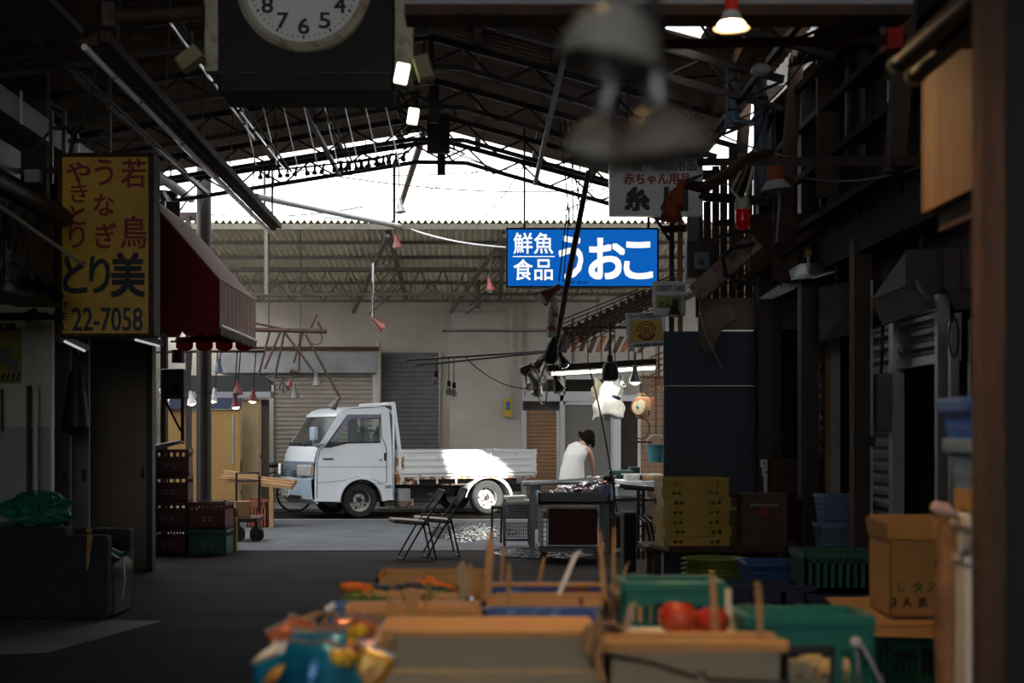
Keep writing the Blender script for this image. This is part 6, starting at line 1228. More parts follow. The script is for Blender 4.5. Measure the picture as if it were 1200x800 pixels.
# speaker box / grey unit
d = 13.2
t = thing('loudspeaker', 'small grey loudspeaker on a dark cabinet right of the blue sign', 'speaker', P(822, 320, d))
obj('cabinet', MB().b2(PX(805, d), d, PZ(325, d), PX(835, d), d + .15, PZ(279, d)), M['dark'], t); obj('horn_box', MB().box(P(822, 306, d - .06), (.13, .1, .16), None, .01), M['blueg'], t); obj('cone', MB().cyl(P(822, 307, d - .13), P(822, 307, d - .11), .03, seg=14), M['black'], t); obj('pale_plate', MB().box(P(812, 268, d), (.11, .03, .22)), M['panel'], t)
# leaning fascia board carrying the card sign
t = thing('fascia_board', 'battered pale timber fascia slanting up from the card sign', 'board', P(850, 330, 12.3))
obj('plank', MB().bar(P(815, 345, 12.3), P(887, 281, 12.0), .05, .17), mat('pinkish_old_wood', (.33, .23, .19), .8, col2=(.1, .07, .05), lo=.5, hi=.65, scale=8, bump=.3), t)
obj('upper_beam', MB().bar(P(838, 262, 12.2), P(885, 258, 12), .05, .05), M['dark'], t); obj('dark_rail', MB().bar(P(840, 278, 12.1), P(880, 270, 12), .03), M['black'], t)
# posts right of blue sign
t = thing('post', 'pair of weathered posts with a crosspiece directly right of the blue sign', 'post', (PX(795, 14.5), 14.5, 2))
for x in (787, 797): obj('upright', MB().bar(P(x, 400, 14.5), P(x, 215, 14.5), .05), M['wood'] if x == 797 else M['dark'], t)
obj('crosspiece', MB().bar(P(775, 269, 14.5), P(808, 267, 14.5), .07), M['rust'], t)
obj('diagonal', MB().bar(P(766, 252, 14.5), P(790, 290, 14.5), .03), M['dark'], t)
# white shop sign 
d = 12.0; x0, x1 = PX(715, d), PX(824, d); z0, z1 = PZ(252, d), PZ(176, d)
t = thing('shop_sign', 'weathered white sign with black and red lettering partly hidden by lamps', 'sign', ((x0 + x1) / 2, d, z0), 0)
obj('sign_board', MB().b2(x0, d, z0, x1, d + .05, z1, .004), M['signw'], t); obj('edge_trim', MB().b2(x0 - .008, d - .01, z0 - .008, x1, d + .055, z0).b2(x0 - .008, d - .01, z0, x0, d + .055, z1), M['frame'], t)
obj('hanger', MB().cyl((x0 + .15, d + .02, z1), (x0 + .15, d + .02, 4.6), .01).cyl((x1 - .1, d + .02, z1), (x1 - .1, d + .02, 4.3), .01), M['dark'], t)
k = d / F; o = Vector((0, d - .004, 0))
letters('lettering', [cs('服・和装用品', 777, 193, 78, 12)] if False else [('服・和装用品', PX(778, d), PZ(194, d), 76 * k, 12 * k)], M['txk'], t, o, bold=.03, label='black lettering')
letters('red_lettering', [('赤ちゃん用品', PX(770, d), PZ(209.5, d), 78 * k, 13 * k)], M['txr'], t, o, bold=.03, label='red lettering')
letters('shop_name', [('糸', PX(746.5, d), PZ(233, d), 28 * k, 26 * k), ('川', PX(790, d), PZ(233, d), 30 * k, 26 * k)], M['txk'], t, o, bold=.05, label='large black lettering')
# small hanging shop notices
d = 13.6
t = thing('card_sign', 'small hanging card sign reading CREDIT CARD in a pale rounded frame', 'sign', P(784, 371, d))
ca, cb = P(784, 350, d), None; w_, h_ = PX(804, d) - PX(765, d), PZ(330, d) - PZ(371, d)
obj('frame', MB().box(ca, (w_, .05, h_), None, .02), M['whitep'], t); obj('face', MB().box(ca + Vector((0, -.024, 0)), (w_ - .04, .008, h_ - .04), None, .003), M['whitep'], t); obj('green_band', MB().box(ca + Vector((-.01, -.03, -.03)), (w_ - .08, .004, .12)), M['bag_gn'], t)
k = d / F; o = Vector((0, d - .034, 0))
letters('lettering', [('CREDIT CARD', PX(786, d), PZ(338, d), 33 * k, 6.5 * k), ('れんが', PX(783, d), PZ(357, d), 22 * k, 8 * k)], M['txk'], t, o, bold=.03)
obj('bracket', MB().bar(ca + Vector((w_ / 2, 0, 0)), P(818, 342, 12.35), .03), M['dark'], t)
spot(P(791, 350, d - .15), (-.05, -.1, -1), 'grey cone lamp in front of the card sign', M['dark'], None, 1.0, rim=M['foam'], hang=P(818, 340, 12.35))
t = thing('seal_sign', 'small tilted sign with a red ring emblem on an ochre square', 'sign', P(757, 408, 13.8)); d = 13.8; ca = P(757, 386, d)
w_, h_ = PX(780, d) - PX(734, d), PZ(366, d) - PZ(407, d); rt = R(-4)
mt0 = Matrix.Translation(ca) @ Matrix.Rotation(rt, 4, 'Y')
obj('sign_board', MB().box((0, 0, 0), (w_, .03, h_), None, .006).move(mt0), M['lbluep'] if False else mat('pale_blue_white_sign', (.65, .7, .78), .5), t); obj('ochre_square', MB().box((0, -.018, -.01), (w_ * .82, .006, h_ * .62)).move(mt0), mat('ochre_print', (.65, .45, .08), .6), t)
obj('ring_emblem', MB().tube([(.085 * cos(a), -.024, -.01 + .085 * sin(a)) for a in [pi * (-.05) + 1.1 * pi * i / 16 for i in range(17)]], .006, 5).tube([(.085 * cos(a), -.024, -.01 + .085 * sin(a)) for a in [pi * 1.15 + .7 * pi * i / 12 for i in range(13)]], .012, 5).tube([(.058 * cos(a), -.024, -.01 + .058 * sin(a)) for a in [2 * pi * i / 24 for i in range(24)]], .005, 5, closed=True).move(mt0), M['txr'], t)
mm = mt0 @ Matrix.Translation((0, -.026, 0)) @ Matrix.Rotation(pi / 2, 4, 'X')
bmx = bmesh.new()
for (s_, x, z, ww, hh) in (('協', 0, -.01, .07, .07),): me = textmesh(s_, ww, hh, mm @ Matrix.Translation((x, z, 0)), .01); bmx.from_mesh(me)
me = bpy.data.meshes.new('character'); bmx.to_mesh(me); bmx.free(); obj('character', me, M['txr'], t)
bmx = bmesh.new()
for (s_, x, z, ww, hh) in (('シール加盟店', 0, .135, .31, .05), ('七条商店街', -.06, -.15, .17, .03), ('連合会', .1, -.15, .1, .025)): me = textmesh(s_, ww, hh, mm @ Matrix.Translation((x, z, 0)), .02); bmx.from_mesh(me)
me = bpy.data.meshes.new('lettering'); bmx.to_mesh(me); bmx.free(); obj('lettering', me, M['txk'], t); obj('hanger', MB().cyl(ca + Vector((0, 0, .16)), P(787, 345, 14.5), .006), M['dark'], t)
# beacon and lamps
d = 11.5
t = thing('beacon_lamp', 'red beacon lamp with a white cap hanging upside down', 'lamp', P(870, 254, d)); o_ = P(870, 240, d)
obj('cap', MB().lathe([(0, .05), (.055, .05), (.06, .03), (.062, -.04), (0, -.04)], o_, (0, 0, 1), 20), M['cream'], t, True); obj('dome', MB().lathe([(.058, -.035), (.06, -.12), (.055, -.17), (.03, -.2), (0, -.205)], o_, (0, 0, 1), 20), mat('red_glass_dome', (.6, .008, .01), .15, emit=((.6, 0, .005), .012)), t, True)
obj('cord', MB().tube([P(866, 233, d), P(857, 222, d), P(868, 200, d), P(870, 185, d)], .012).tube([P(874, 233, d), P(878, 215, d), P(884, 190, d)], .014), M['cream'], t, True); obj('socket_box', MB().box(P(884, 184, d), (.08, .06, .1), None, .008), M['cream'], t); obj('white_patch', MB().box(o_ + Vector((-.005, -.06, 0)), (.05, .01, .045)), M['whitep'], t)
d = 11.0
t = thing('spot_lamp', 'orange cone lamp with a broad white rim above the dark beam', 'lamp', P(909, 222, d)); o_ = P(909, 216, d)
obj('shade', MB().lathe([(0, .25), (.03, .25), (.045, .2), (.07, .03), (.09, .0)], o_, (-.1, 0, 1), 20), M['orange'], t, True); obj('white_rim', MB().lathe([(.07, .03), (.115, -.03), (.115, -.045), (.07, -.03), (0, -.03)], o_, (-.1, 0, 1), 24), M['foam'], t, True); obj('cord', MB().cyl(o_ + Vector((0, 0, .25)), o_ + Vector((0, .05, .6)), .01), M['cord'], t)
obj('lead', MB().tube([P(907, 220, d), P(906, 250, d), P(903, 256, d)], .006), M['bluep'], t)
for (x, y, dr, lab) in ((800, 222, (-.35, -.2, -.9), 'rusty orange lamp shade in front of the white sign, upper one'), (789, 234, (-.1, -.2, -1), 'rusty orange lamp shade in front of the white sign, lower one')):
    spot(P(x, y - 10, 9.5), dr, lab, M['orange'], None, 1.2, rim=M['orange'], hang=P(822, 205, 9.8))
t = thing('branch_bracket', 'gnarled rusty bracket of pipes beside the white sign', 'bracket', P(830, 215, 9.8))
obj('arm', MB().tube([P(800, 215, 9.7), P(825, 220, 9.8), P(850, 205, 9.9), P(875, 185, 10.1), P(905, 178, 10.2)], [.03, .045, .04, .035, .03], 8), M['rust'], t, True); obj('arm', MB().tube([P(820, 232, 9.8), P(838, 215, 9.8), P(868, 196, 10)], .02), M['rust'], t, True)
# galvanised reflector fixtures under beam
t = thing('reflector_lamp', 'crumpled galvanised reflector fitting under the dark beam', 'lamp', P(950, 322, 11.3))
obj('reflector', MB().prism(pts((925, 318, 11.3), (938, 310, 11.3), (980, 306, 11.3), (978, 317, 11.2), (950, 326, 11.2), (928, 328, 11.2)), (0, .02, .01)), M['galv'], t); obj('lower_edge', MB().bar(P(927, 328, 11.15), P(945, 321, 11.15), .012).bar(P(952, 326, 11.15), P(978, 318, 11.15), .012), M['white'], t); obj('yellow_tag', MB().box(P(947, 297, 11.2), (.05, .01, .06), (0, .2, 0)), M['ochre'], t); obj('stem', MB().cyl(P(947, 300, 11.25), P(948, 325, 11.25), .01), M['cream'], t)
t = thing('reflector_lamp', 'flat galvanised bracket plate beneath the reflector fitting', 'lamp', P(912, 345, 11.6)); obj('reflector', MB().prism(pts((890, 350, 11.6), (915, 333, 11.6), (938, 331, 11.6), (930, 339, 11.6), (905, 350, 11.6)), (0, .02, .01)), M['galv'], t); obj('stem', MB().cyl(P(915, 335, 11.6), P(915, 300, 11.6), .01), M['dark'], t)
t = thing('clear_bulb', 'clear glass bulb high at the right by the grey pipe', 'bulb', P(892, 83, 9)); obj('glass', MB().sph(P(892, 82, 9), .055, (1.2, 1, .8), 14), mat('dull_bulb', (.4, .38, .36), .15), t, True); obj('cap', MB().cyl(P(892, 78, 9), P(892, 68, 9), .025), M['dark'], t)
# many thin leads on the right
for i, (a, b, s_) in enumerate((((830, 150, 12), (1085, 188, 8), .12), ((905, 196, 11.5), (1084, 194, 8), .1), ((800, 160, 13), (905, 125, 11), .1), ((950, 60, 10), (860, 140, 12), .1), ((845, 215, 12.5), (900, 120, 11), .2), ((690, 95, 12), (882, 84, 12), .02))):
    wire('thin lead sagging across the dark upper right, ' + ['lowest long one above the beam', 'one just under the long beam', 'short one by the white sign', 'steep one from the upper board', 'steep one beside the red beacon', 'level one beneath the channel beam'][i], P(*a), P(*b), s_, .008, group='leads across the upper right')

# ---- bench and crates
d = 11.6
t = thing('long_bench', 'long dark timber bench along the navy board', 'bench', (PX(890, d), d, 0)); bz = PZ(636, 12)
for k in range(3): obj('plank', MB().b2(PX(750, 12), d + .2 * k, bz - .05, PX(1010, 12), d + .2 * k + .19, bz, .004), M['dwood'], t)
for x in (760, 830, 900, 1000): obj('leg', MB().b2(PX(x, 12), d + .02, 0, PX(x, 12) + .06, d + .08, bz - .05).b2(PX(x, 12), d + .5, 0, PX(x, 12) + .06, d + .56, bz - .05), M['dwood'], t)
obj('pale_board', MB().box((PX(764, 12), d - .02, bz + .0), (.16, .1, .03), (0, R(12), 0)), M['cardg'], t)
ydx = PX(816, d) ; yw = PX(857, d) - PX(777, d)
ordn = ['bottom one', 'second from the bottom', 'third from the bottom', 'middle one', 'third from the top', 'second from the top', 'top one']
def flatcrate(name, label, c, w_, d_, h_, m, rz=0.0, group=None):
    t = thing(name, label, 'crate', c, rz, group); q = ROOT[t.name]; L = lambda mb: mb.move(q)
    obj('base', L(MB().b2(-w_ / 2 + .01, -d_ / 2 + .01, 0, w_ / 2 - .01, d_ / 2 - .01, .012)), m, t)
    obj('rim', L(MB().b2(-w_ / 2, -d_ / 2, h_ - .02, w_ / 2, -d_ / 2 + .02, h_).b2(-w_ / 2, d_ / 2 - .02, h_ - .02, w_ / 2, d_ / 2, h_).b2(-w_ / 2, -d_ / 2, h_ - .02, -w_ / 2 + .02, d_ / 2, h_).b2(w_ / 2 - .02, -d_ / 2, h_ - .02, w_ / 2, d_ / 2, h_)), m, t)
    for s_ in (-1, 1):
        mb = MB(); y0, y1 = s_ * (d_ / 2 - .016), s_ * (d_ / 2 - .004)
        mb.b2(-w_ / 2 + .006, y0, 0, w_ / 2 - .006, y1, h_ * .3).b2(-w_ / 2 + .006, y0, h_ * .68, w_ / 2 - .006, y1, h_ - .02)
        for (a, b) in ((-.5, -.34), (-.29, -.26), (-.21, .2), (.25, .29), (.34, .5)): mb.b2(a * w_ + .006 * (a < -.4), y0, h_ * .3, b * w_ - .006 * (b > .4), y1, h_ * .68)
        obj('side_wall', L(mb), m, t)
        obj('end_wall', L(MB().b2(s_ * (w_ / 2 - .016), -d_ / 2 + .01, 0, s_ * (w_ / 2 - .004), d_ / 2 - .01, h_ - .02)), m, t)
    obj('corner_clip', L(MB().b2(-w_ / 2 - .004, -d_ / 2 - .004, h_ * .75, -w_ / 2 + .03, -d_ / 2, h_ * .95)), M['frame'], t)
    return t
hh = (PZ(560, d) - bz) / 7
for k in range(7): flatcrate('food_crate', 'yellow plastic food crate on the dark bench, %s of seven' % ordn[k], (ydx + .012 * sin(k * 2), d + .25, bz + .002 + k * hh), yw, .42, hh - .003, M['yellowp'], R(3 + 1.5 * sin(k)), 'yellow food crates on the bench')
def carton(name, label, c, w_, d_, h_, m, rz=0.0, flaps=None, cat='carton', open_=False):
    t = thing(name, label, cat, c, rz); q = ROOT[t.name]; L = lambda mb: mb.move(q); th = .008
    if open_:
        obj('box_body', L(MB().b2(-w_ / 2, -d_ / 2, 0, w_ / 2, d_ / 2, th).b2(-w_ / 2, -d_ / 2, 0, w_ / 2, -d_ / 2 + th, h_).b2(-w_ / 2, d_ / 2 - th, 0, w_ / 2, d_ / 2, h_).b2(-w_ / 2, -d_ / 2, 0, -w_ / 2 + th, d_ / 2, h_).b2(w_ / 2 - th, -d_ / 2, 0, w_ / 2, d_ / 2, h_)), m, t)
    else: obj('box_body', L(MB().b2(-w_ / 2, -d_ / 2, 0, w_ / 2, d_ / 2, h_, .004)), m, t)
    for (kind, ang, L_) in flaps or []:
        if kind == 'l': mb = MB().box((-L_ / 2, 0, 0), (L_, d_, th)); mb.move(Matrix.Translation((-w_ / 2, 0, h_)) @ Matrix.Rotation(ang, 4, 'Y'))
        if kind == 'r': mb = MB().box((L_ / 2, 0, 0), (L_, d_, th)); mb.move(Matrix.Translation((w_ / 2, 0, h_)) @ Matrix.Rotation(-ang, 4, 'Y'))
        if kind == 'b': mb = MB().box((0, L_ / 2, 0), (w_, L_, th)); mb.move(Matrix.Translation((0, d_ / 2, h_)) @ Matrix.Rotation(ang, 4, 'X'))
        if kind == 'f': mb = MB().box((0, -L_ / 2, 0), (w_, L_, th)); mb.move(Matrix.Translation((0, -d_ / 2, h_)) @ Matrix.Rotation(-ang, 4, 'X'))
        obj('flap', L(mb), m, t)
    return t
cm = mat('dark_brown_carton', (.14, .08, .05), .9, var=.2)
t = carton('carton', 'brown closed carton with faint print right of the yellow crates', (PX(895, d), d + .2, bz), .38, .36, PZ(579, d) - bz, cm, R(4)); 
obj('print_patch', MB().sph((PX(897, d), d + .015, bz + .28), .05, (1, .1, 1), 12), M['txr'], t); obj('tape', MB().b2(PX(880, d), d + .012, bz + .33, PX(912, d), d + .018, bz + .35), M['cardg'], t)
t = carton('carton', 'shadowed carton squeezed between the yellow crates and the brown carton', (PX(862, d) + .02, d + .32, bz), .16, .3, PZ(583, d) - bz, cm, 0); obj('tape', MB().box((PX(862, d) + .02, d + .165, bz + .3), (.1, .006, .03)), M['cardg'], t)
t = thing('socket_panel', 'two small white switch boxes on the post beside the navy board', 'switch', P(897, 550, 12.5))
for y, x in ((543, 896), (553, 898)): obj('switch_box', MB().box(P(x, y, 12.55), (.075, .04, .07), None, .006), M['whitep'], t)
obj('trunking', MB().box(P(898, 568, 12.55), (.05, .03, .16)), M['whitep'], t)
for k in range(2): obj('rocker', MB().box(P(896 + 2 * k, 543 + 10 * k, 12.52), (.015, .01, .02)), M['black'], t)
t = thing('low_cabinet', 'dark red timber cabinet behind the posts on the right', 'cabinet', (PX(945, 12.4), 12.5, 0)); obj('cabinet_body', MB().b2(PX(903, 12.4), 12.4, 0, PX(998, 12.4), 12.9, PZ(537, 12.4)), M['dwood'], t); obj('door_panel', MB().b2(PX(906, 12.4), 12.38, .5, PX(938, 12.4), 12.4, PZ(560, 12.4), .004).b2(PX(962, 12.4), 12.38, .5, PX(995, 12.4), 12.4, PZ(560, 12.4), .004), M['dwood'], t)
def basket(name, label, c, w_, d_, h_, m, rz=0.0, group=None, rows=4, flare=.88, cat='basket', gap=.5, nxx=14):
    """lattice basket: base, rim and four slatted sides"""
    t = thing(name, label, cat, c, rz, group); q = ROOT[t.name]; L = lambda mb: mb.move(q); th = .008
    obj('base', L(MB().b2(-w_ / 2 * flare, -d_ / 2 * flare, 0, w_ / 2 * flare, d_ / 2 * flare, .01)), m, t)
    obj('rim', L(MB().b2(-w_ / 2 - .012, -d_ / 2 - .012, h_ - .03, w_ / 2 + .012, -d_ / 2 + .006, h_, .004).b2(-w_ / 2 - .012, d_ / 2 - .006, h_ - .03, w_ / 2 + .012, d_ / 2 + .012, h_, .004).b2(-w_ / 2 - .012, -d_ / 2, h_ - .03, -w_ / 2 + .006, d_ / 2, h_, .004).b2(w_ / 2 - .006, -d_ / 2, h_ - .03, w_ / 2 + .012, d_ / 2, h_, .004)), m, t)
    def wp(ax, s_, u, v):
        k = flare + (1 - flare) * v
        return (u * w_ / 2 * k, s_ * d_ / 2 * k, v * (h_ - .01)) if ax == 0 else (s_ * w_ / 2 * k, u * d_ / 2 * k, v * (h_ - .01))
    for ax in (0, 1):
        for s_ in (-1, 1):
            mb = MB(); n = nxx if ax == 0 else max(5, int(nxx * d_ / w_))
            for r_ in range(rows + 1): mb.bar(wp(ax, s_, -1, r_ / rows), wp(ax, s_, 1, r_ / rows), .006, h_ * .1)
            for i in range(n + 1): mb.bar(wp(ax, s_, -1 + 2 * i / n, 0), wp(ax, s_, -1 + 2 * i / n, 1), w_ / nxx * .28 if ax == 0 else .006, .006 if ax == 0 else w_ / nxx * .28)
            obj('lattice_side', L(mb), m, t)
    return t
d = 11.0
basket('basket', 'pale blue lattice basket on its side atop another behind the brown post', (PX(985, d), d, PZ(612, d)), .33, .3, .22, M['lbluep'], 0, rows=5)
basket('basket', 'pale blue lattice basket upright beneath a similar one by the brown post', (PX(980, d), d, PZ(642, d)), .28, .3, .195, M['lbluep'], 0, rows=5)
t = thing('low_shelf', 'low dark board holding the two pale blue baskets', 'shelf', (PX(980, d), d, 0)); obj('shelf_board', MB().b2(PX(930, d), d - .2, PZ(645, d) , PX(1030, d), d + .25, PZ(642.2, d)), M['dwood'], t)
for x in (935, 1020): obj('leg', MB().b2(PX(x, d), d - .18, 0, PX(x, d) + .05, d - .13, PZ(645, d)).b2(PX(x, d), d + .18, 0, PX(x, d) + .05, d + .23, PZ(645, d)), M['dwood'], t)
# stacked round olive trays on a box under the bench
d = 10.3
t0 = crate('storage_crate', 'navy crate holding the pile of round olive trays', (PX(838, d), d, .001), .5, .4, PZ(682, d) - .003, M['navyp'], 0, marks=False, slots=False)
for k in range(5):
    z = PZ(682, d) + k * .036
    t = thing('round_tray', 'round olive plastic tray, %s in the pile under the bench' % ['lowest', 'second lowest', 'middle', 'second highest', 'topmost'][k], 'tray', (PX(838, d), d, z), 0, 'olive trays under the bench')
    obj('tray_bowl', MB().lathe([(0, 0), (.19, 0), (.215, .028), (.228, .03), (.228, .034), (.212, .034), (.188, .006), (0, .006)], (PX(838, d) + .006 * sin(k * 3), d, z), (0, 0, 1), 32), M['olive'], t, True)
    for s_ in (-1, 1): obj('grip', MB().box((PX(838, d) + s_ * .23, d, z + .028), (.02, .09, .008)), M['olive'], t)
basket('basket', 'blue lattice basket under the right end of the bench', (PX(905, 10), 10, PZ(690, 10)), .42, .34, PZ(656, 10) - PZ(690, 10), M['bluep'], 0, rows=3)
crate('storage_crate', 'navy crate standing under the blue lattice basket', (PX(903, 10), 10, .001), .48, .4, PZ(690, 10) - .003, M['navyp'], 0, marks=False, slots=False)
d = 8.6
crate('storage_crate', 'large navy crate on the floor in front of the olive trays', (PX(893, d), d, .001), .55, .4, PZ(682, d), M['navyp'], 0, marks=False, slots=False)
crate('storage_crate', 'navy crate on the floor beside the shadowy green crate stack', (PX(965, d) + .05, d - .05, .001), .42, .4, PZ(690, d) - .004, M['navyp'], 0, marks=False, slots=False)
crate('vegetable_crate', 'dark green slatted crate stacked on the navy one by the brown post', (PX(975, d), d, PZ(690, d)), .42, .4, .24, M['dgreenp'], 0, marks=False, nx=9)

# ---- clock on its posts (near, overhead)
d = 7.2
ck = thing('station_clock', 'square black hanging clock with a white numbered dial between rusty white posts', 'clock', P(357, 108, d), 0)
obj('case', MB().b2(PX(255, d), d, PZ(108, d), PX(461, d), d + .35, PZ(-140, d), .01), M['clockb'], ck)
obj('case_lip', MB().b2(PX(255, d), d - .012, PZ(86, d), PX(461, d), d, PZ(84.5, d)), M['dark'], ck)
cc = P(356.5, -17, d); kk = d / F
obj('dial', MB().cyl(cc + Vector((0, -.002, 0)), cc + Vector((0, -.02, 0)), 70 * kk, seg=64), M['clockf'], ck, True)
obj('bezel', MB().lathe([(69 * kk, 0), (69 * kk, .05), (74 * kk, .055), (79 * kk, .035), (80 * kk, 0)], cc, (0, -1, 0), 64), M['ivory'], ck, True)
rows = []
for h in range(1, 13):
    a = R(90 - 30 * h); rows.append((str(h), cc.x + 49 * kk * cos(a), cc.z + 49 * kk * sin(a), (13 if h < 10 else 22) * kk * (.62 if h == 1 else 1), 18 * kk))
letters('numerals', rows, M['txk'], ck, Vector((0, d - .024, 0)), bold=.03)
mb = MB()
for i in range(60):
    a = 2 * pi * i / 60; r0, r1, w_ = (60, 63.5, 2.4) if i % 5 == 0 else (60.5, 63, .8)
    mb.bar(cc + Vector((r0 * kk * cos(a), -.024, r0 * kk * sin(a))), cc + Vector((r1 * kk * cos(a), -.024, r1 * kk * sin(a))), w_ * kk, .004, up=(0, 1, 0))
obj('minute_marks', mb, M['txk'], ck)
for nm, a, L_ in (('hour_hand', R(60), 32), ('minute_hand', R(100), 50)): obj(nm, MB().bar(cc + Vector((0, -.03, 0)), cc + Vector((L_ * kk * cos(a), -.03, L_ * kk * sin(a))), 3.5 * kk, .004, up=(0, 1, 0)), M['black'], ck)
obj('side_post', MB().b2(PX(237, d), d + .05, PZ(80, d), PX(254.5, d), d + .14, PZ(-180, d), .006), M['ivory'], ck); obj('side_post', MB().b2(PX(461.5, d), d + .05, PZ(68, d), PX(484, d), d + .14, PZ(-180, d), .006), M['ivory'], ck)
obj('lamp_bracket', MB().box(P(473, 88, d + .1), (.1, .1, .14), None, .01).tube([P(468, 70, d + .08), P(465, 95, d + .08), P(475, 108, d + .1)], .015), M['ivory'], ck)
for k, (x, y, x2, rt, lit, lab) in enumerate(((471, 86, 0, .2, True, 'small lit flood lamp at the foot of the right clock post'), (484, 136, 0, .15, True, 'small lit flood lamp hanging lower right of the clock'), (496, 78, 0, -.3, False, 'yellowish unlit flood lamp right of the clock'), (221, 67, 0, .9, False, 'yellowish unlit flood lamp left of the clock'))):
    dd = 7.1 if k in (0, 2, 3) else 9.0
    t = thing('flood_lamp', lab, 'lamp', P(x, y, dd)); sz = (.065, .05, .1) if k < 2 else (.075, .06, .12)
    obj('head', MB().box(P(x, y, dd) + Vector((0, .04, 0)), (sz[0] * 1.15, .06, sz[2] * 1.1), (0, rt, 0), .01), mat('yellowed_lamp_body', (.3, .27, .13), .6), t)
    obj('lamp_glass', MB().box(P(x, y, dd), (sz[0], .03, sz[2]), (0, rt, 0), .006), E['flood'] if lit else MATS['yellowed_lamp_body'], t)
    obj('arm', MB().tube([P(x, y + 8, dd + .03), P(x + 5, y + 18, dd + .1), P(x + 6, y + 2, dd + .2), P(x + 4, y - 30, dd + .2)], .01), M['dark'], t, True)
t = thing('wire_tangle', 'dark knot of cables and lamps under the ridge beside the clock', 'cable', P(500, 110, 10))
rnd = random.Random(11)
for k in range(9):
    a = Vector((rnd.uniform(470, 520), rnd.uniform(95, 120), 0)); pts_ = [P(a.x + rnd.uniform(-18, 18), a.y + 14 * j + rnd.uniform(-8, 8), 10) for j in range(5)]
    obj('strand', MB().tube(pts_, .008, 5), M['cord'], t, True)
obj('cable_loop', MB().tube([P(515, 170, 13), P(530, 188, 13), P(545, 180, 13), P(525, 172, 13), P(515, 168, 13)], .012), M['cord'], t, True)

# ---- overhead cross beam near the camera
d = 5.0
t = thing('cross_beam', 'pale metal channel beam with a dark lower edge crossing overhead', 'beam', P(770, 0, d))
obj('channel', MB().b2(PX(474, d), d, PZ(6, d), PX(1070, d), d + .12, PZ(-60, d)), mat('dusty_channel', (.3, .3, .3), .6, .3), t); obj('lower_lip', MB().b2(PX(474, d), d - .02, PZ(19, d), PX(1068, d), d + .14, PZ(6, d), .004), M['rust'], t)
obj('end_post', MB().b2(PX(700, d), d + .02, PZ(0, d), PX(716, d), d + .1, PZ(-90, d)), M['redl'], t)
t = thing('cross_pipe', 'dark pipe crossing overhead below the channel beam on the right', 'pipe', P(900, 50, 5.6)); obj('pipe_run', MB().cyl(P(770, 52, 5.6), P(1062, 46, 5.6), .02, seg=10), M['rust'], t, True); obj('red_socket', MB().b2(PX(1036, 5.6), 5.55, PZ(60, 5.6), PX(1054, 5.6), 5.65, PZ(22, 5.6)), M['redc'], t)
t = thing('cross_pipe', 'upper left dark pipe running to the clock post', 'pipe', P(130, 18, 7.2)); obj('pipe_run', MB().cyl(P(130, 20, 7.2), P(238, 15, 7.2), .035, seg=10), M['rust'], t, True); obj('bracket', MB().box(P(128, 18, 7.2), (.06, .06, .12)), M['dark'], t)
t = thing('ceiling_board', 'dark overhang of boards at the upper left corner', 'board', P(60, 20, 6.5))
for k in range(4): obj('board', MB().b2(-3.6 + .42 * k, 5.6, 3.3 + .02 * k, -3.2 + .42 * k, 7.0, 3.33 + .02 * k), M['dwood'], t)
# ================================================================ FOREGROUND
def glow_lamp(px, py, d, label, power, name='shaded_lamp'):
    t = thing(name, label, 'lamp', P(px, py, d)); o_ = P(px, py, d); k = d / F
    obj('shade', MB().lathe([(8 * k, 20 * k), (10 * k, 18 * k), (14 * k, 6 * k), (22 * k, 0), (21.5 * k, -.5 * k), (13 * k, 5 * k), (9 * k, 16 * k)], o_, (0, 0, 1), 28), M['foam'], t, True)
    obj('socket', MB().cyl(o_ + Vector((0, 0, 17 * k)), o_ + Vector((0, 0, 40 * k)), 8 * k, seg=14), M['redc'], t, True)
    obj('bulb', MB().sph(o_ + Vector((0, 0, 4 * k)), 11 * k, (1.5, 1.5, .5), 16), E['bulb'], t, True)
    l = bpy.data.lights.new('lamp_light', 'SPOT'); l.energy = power; l.color = (1, .6, .28); l.shadow_soft_size = .04; l.spot_size = R(165); l.spot_blend = .6
    lo = bpy.data.objects.new('lamp_light', l); C.objects.link(lo); lo.location = o_ + Vector((0, 0, -4 * k)); return t
glow_lamp(857, 33, 4.6, 'lit white lamp shade with a red socket under the channel beam', 9)
# a second lamp of the same string hangs just above the frame over the stall, nearer the camera
q = glow_lamp(640, -260, 2.3, 'lit white lamp shade hanging over the near trays', 13)

# dark near lamps, heavily out of focus
def coolie(px, py, d, r_px, dr, label, m, h=1.0):
    t = thing('cone_lamp', label, 'lamp', P(px, py, d)); o_ = P(px, py, d); k = d / F; r = r_px * k
    obj('shade', MB().lathe([(.0, r * 1.15 * h), (r * .3, r * 1.15 * h), (r * .45, r * 1.0 * h), (r * .8, r * .7 * h), (r * .96, r * .25 * h), (r, 0), (r * .96, -.002), (r * .75, r * .65 * h), (r * .25, r * .95 * h)], o_, dr, 28), m, t, True)
    obj('neck', MB().cyl(o_ + Vector(dr).normalized() * r * 1.3 * h, o_ + Vector(dr).normalized() * r * 2.1 * h, r * .24, seg=14), M['galv'], t, True)
    obj('bulb', MB().sph(o_ + Vector(dr).normalized() * r * .15, r * .5, (1, 1, .9), 14), M['bulb'], t, True)
    obj('cord', MB().cyl(o_ + Vector(dr).normalized() * r * 2 * h, (o_ + Vector(dr).normalized() * r * 2 * h) + Vector((0, 0, .5)), .006), M['cord'], t); return t
gm = mat('dull_grey_enamel', (.36, .335, .29), .5, var=.2)
coolie(713, 72, 1.05, 60, (.22, 0, 1), 'large grey lamp shade close overhead, highest of three', gm, 1.0)
coolie(778, 185, 1.15, 60, (-.12, 0, 1), 'large brown lamp shade hanging before the white sign', mat('brown_enamel', (.22, .185, .15), .5), .8)
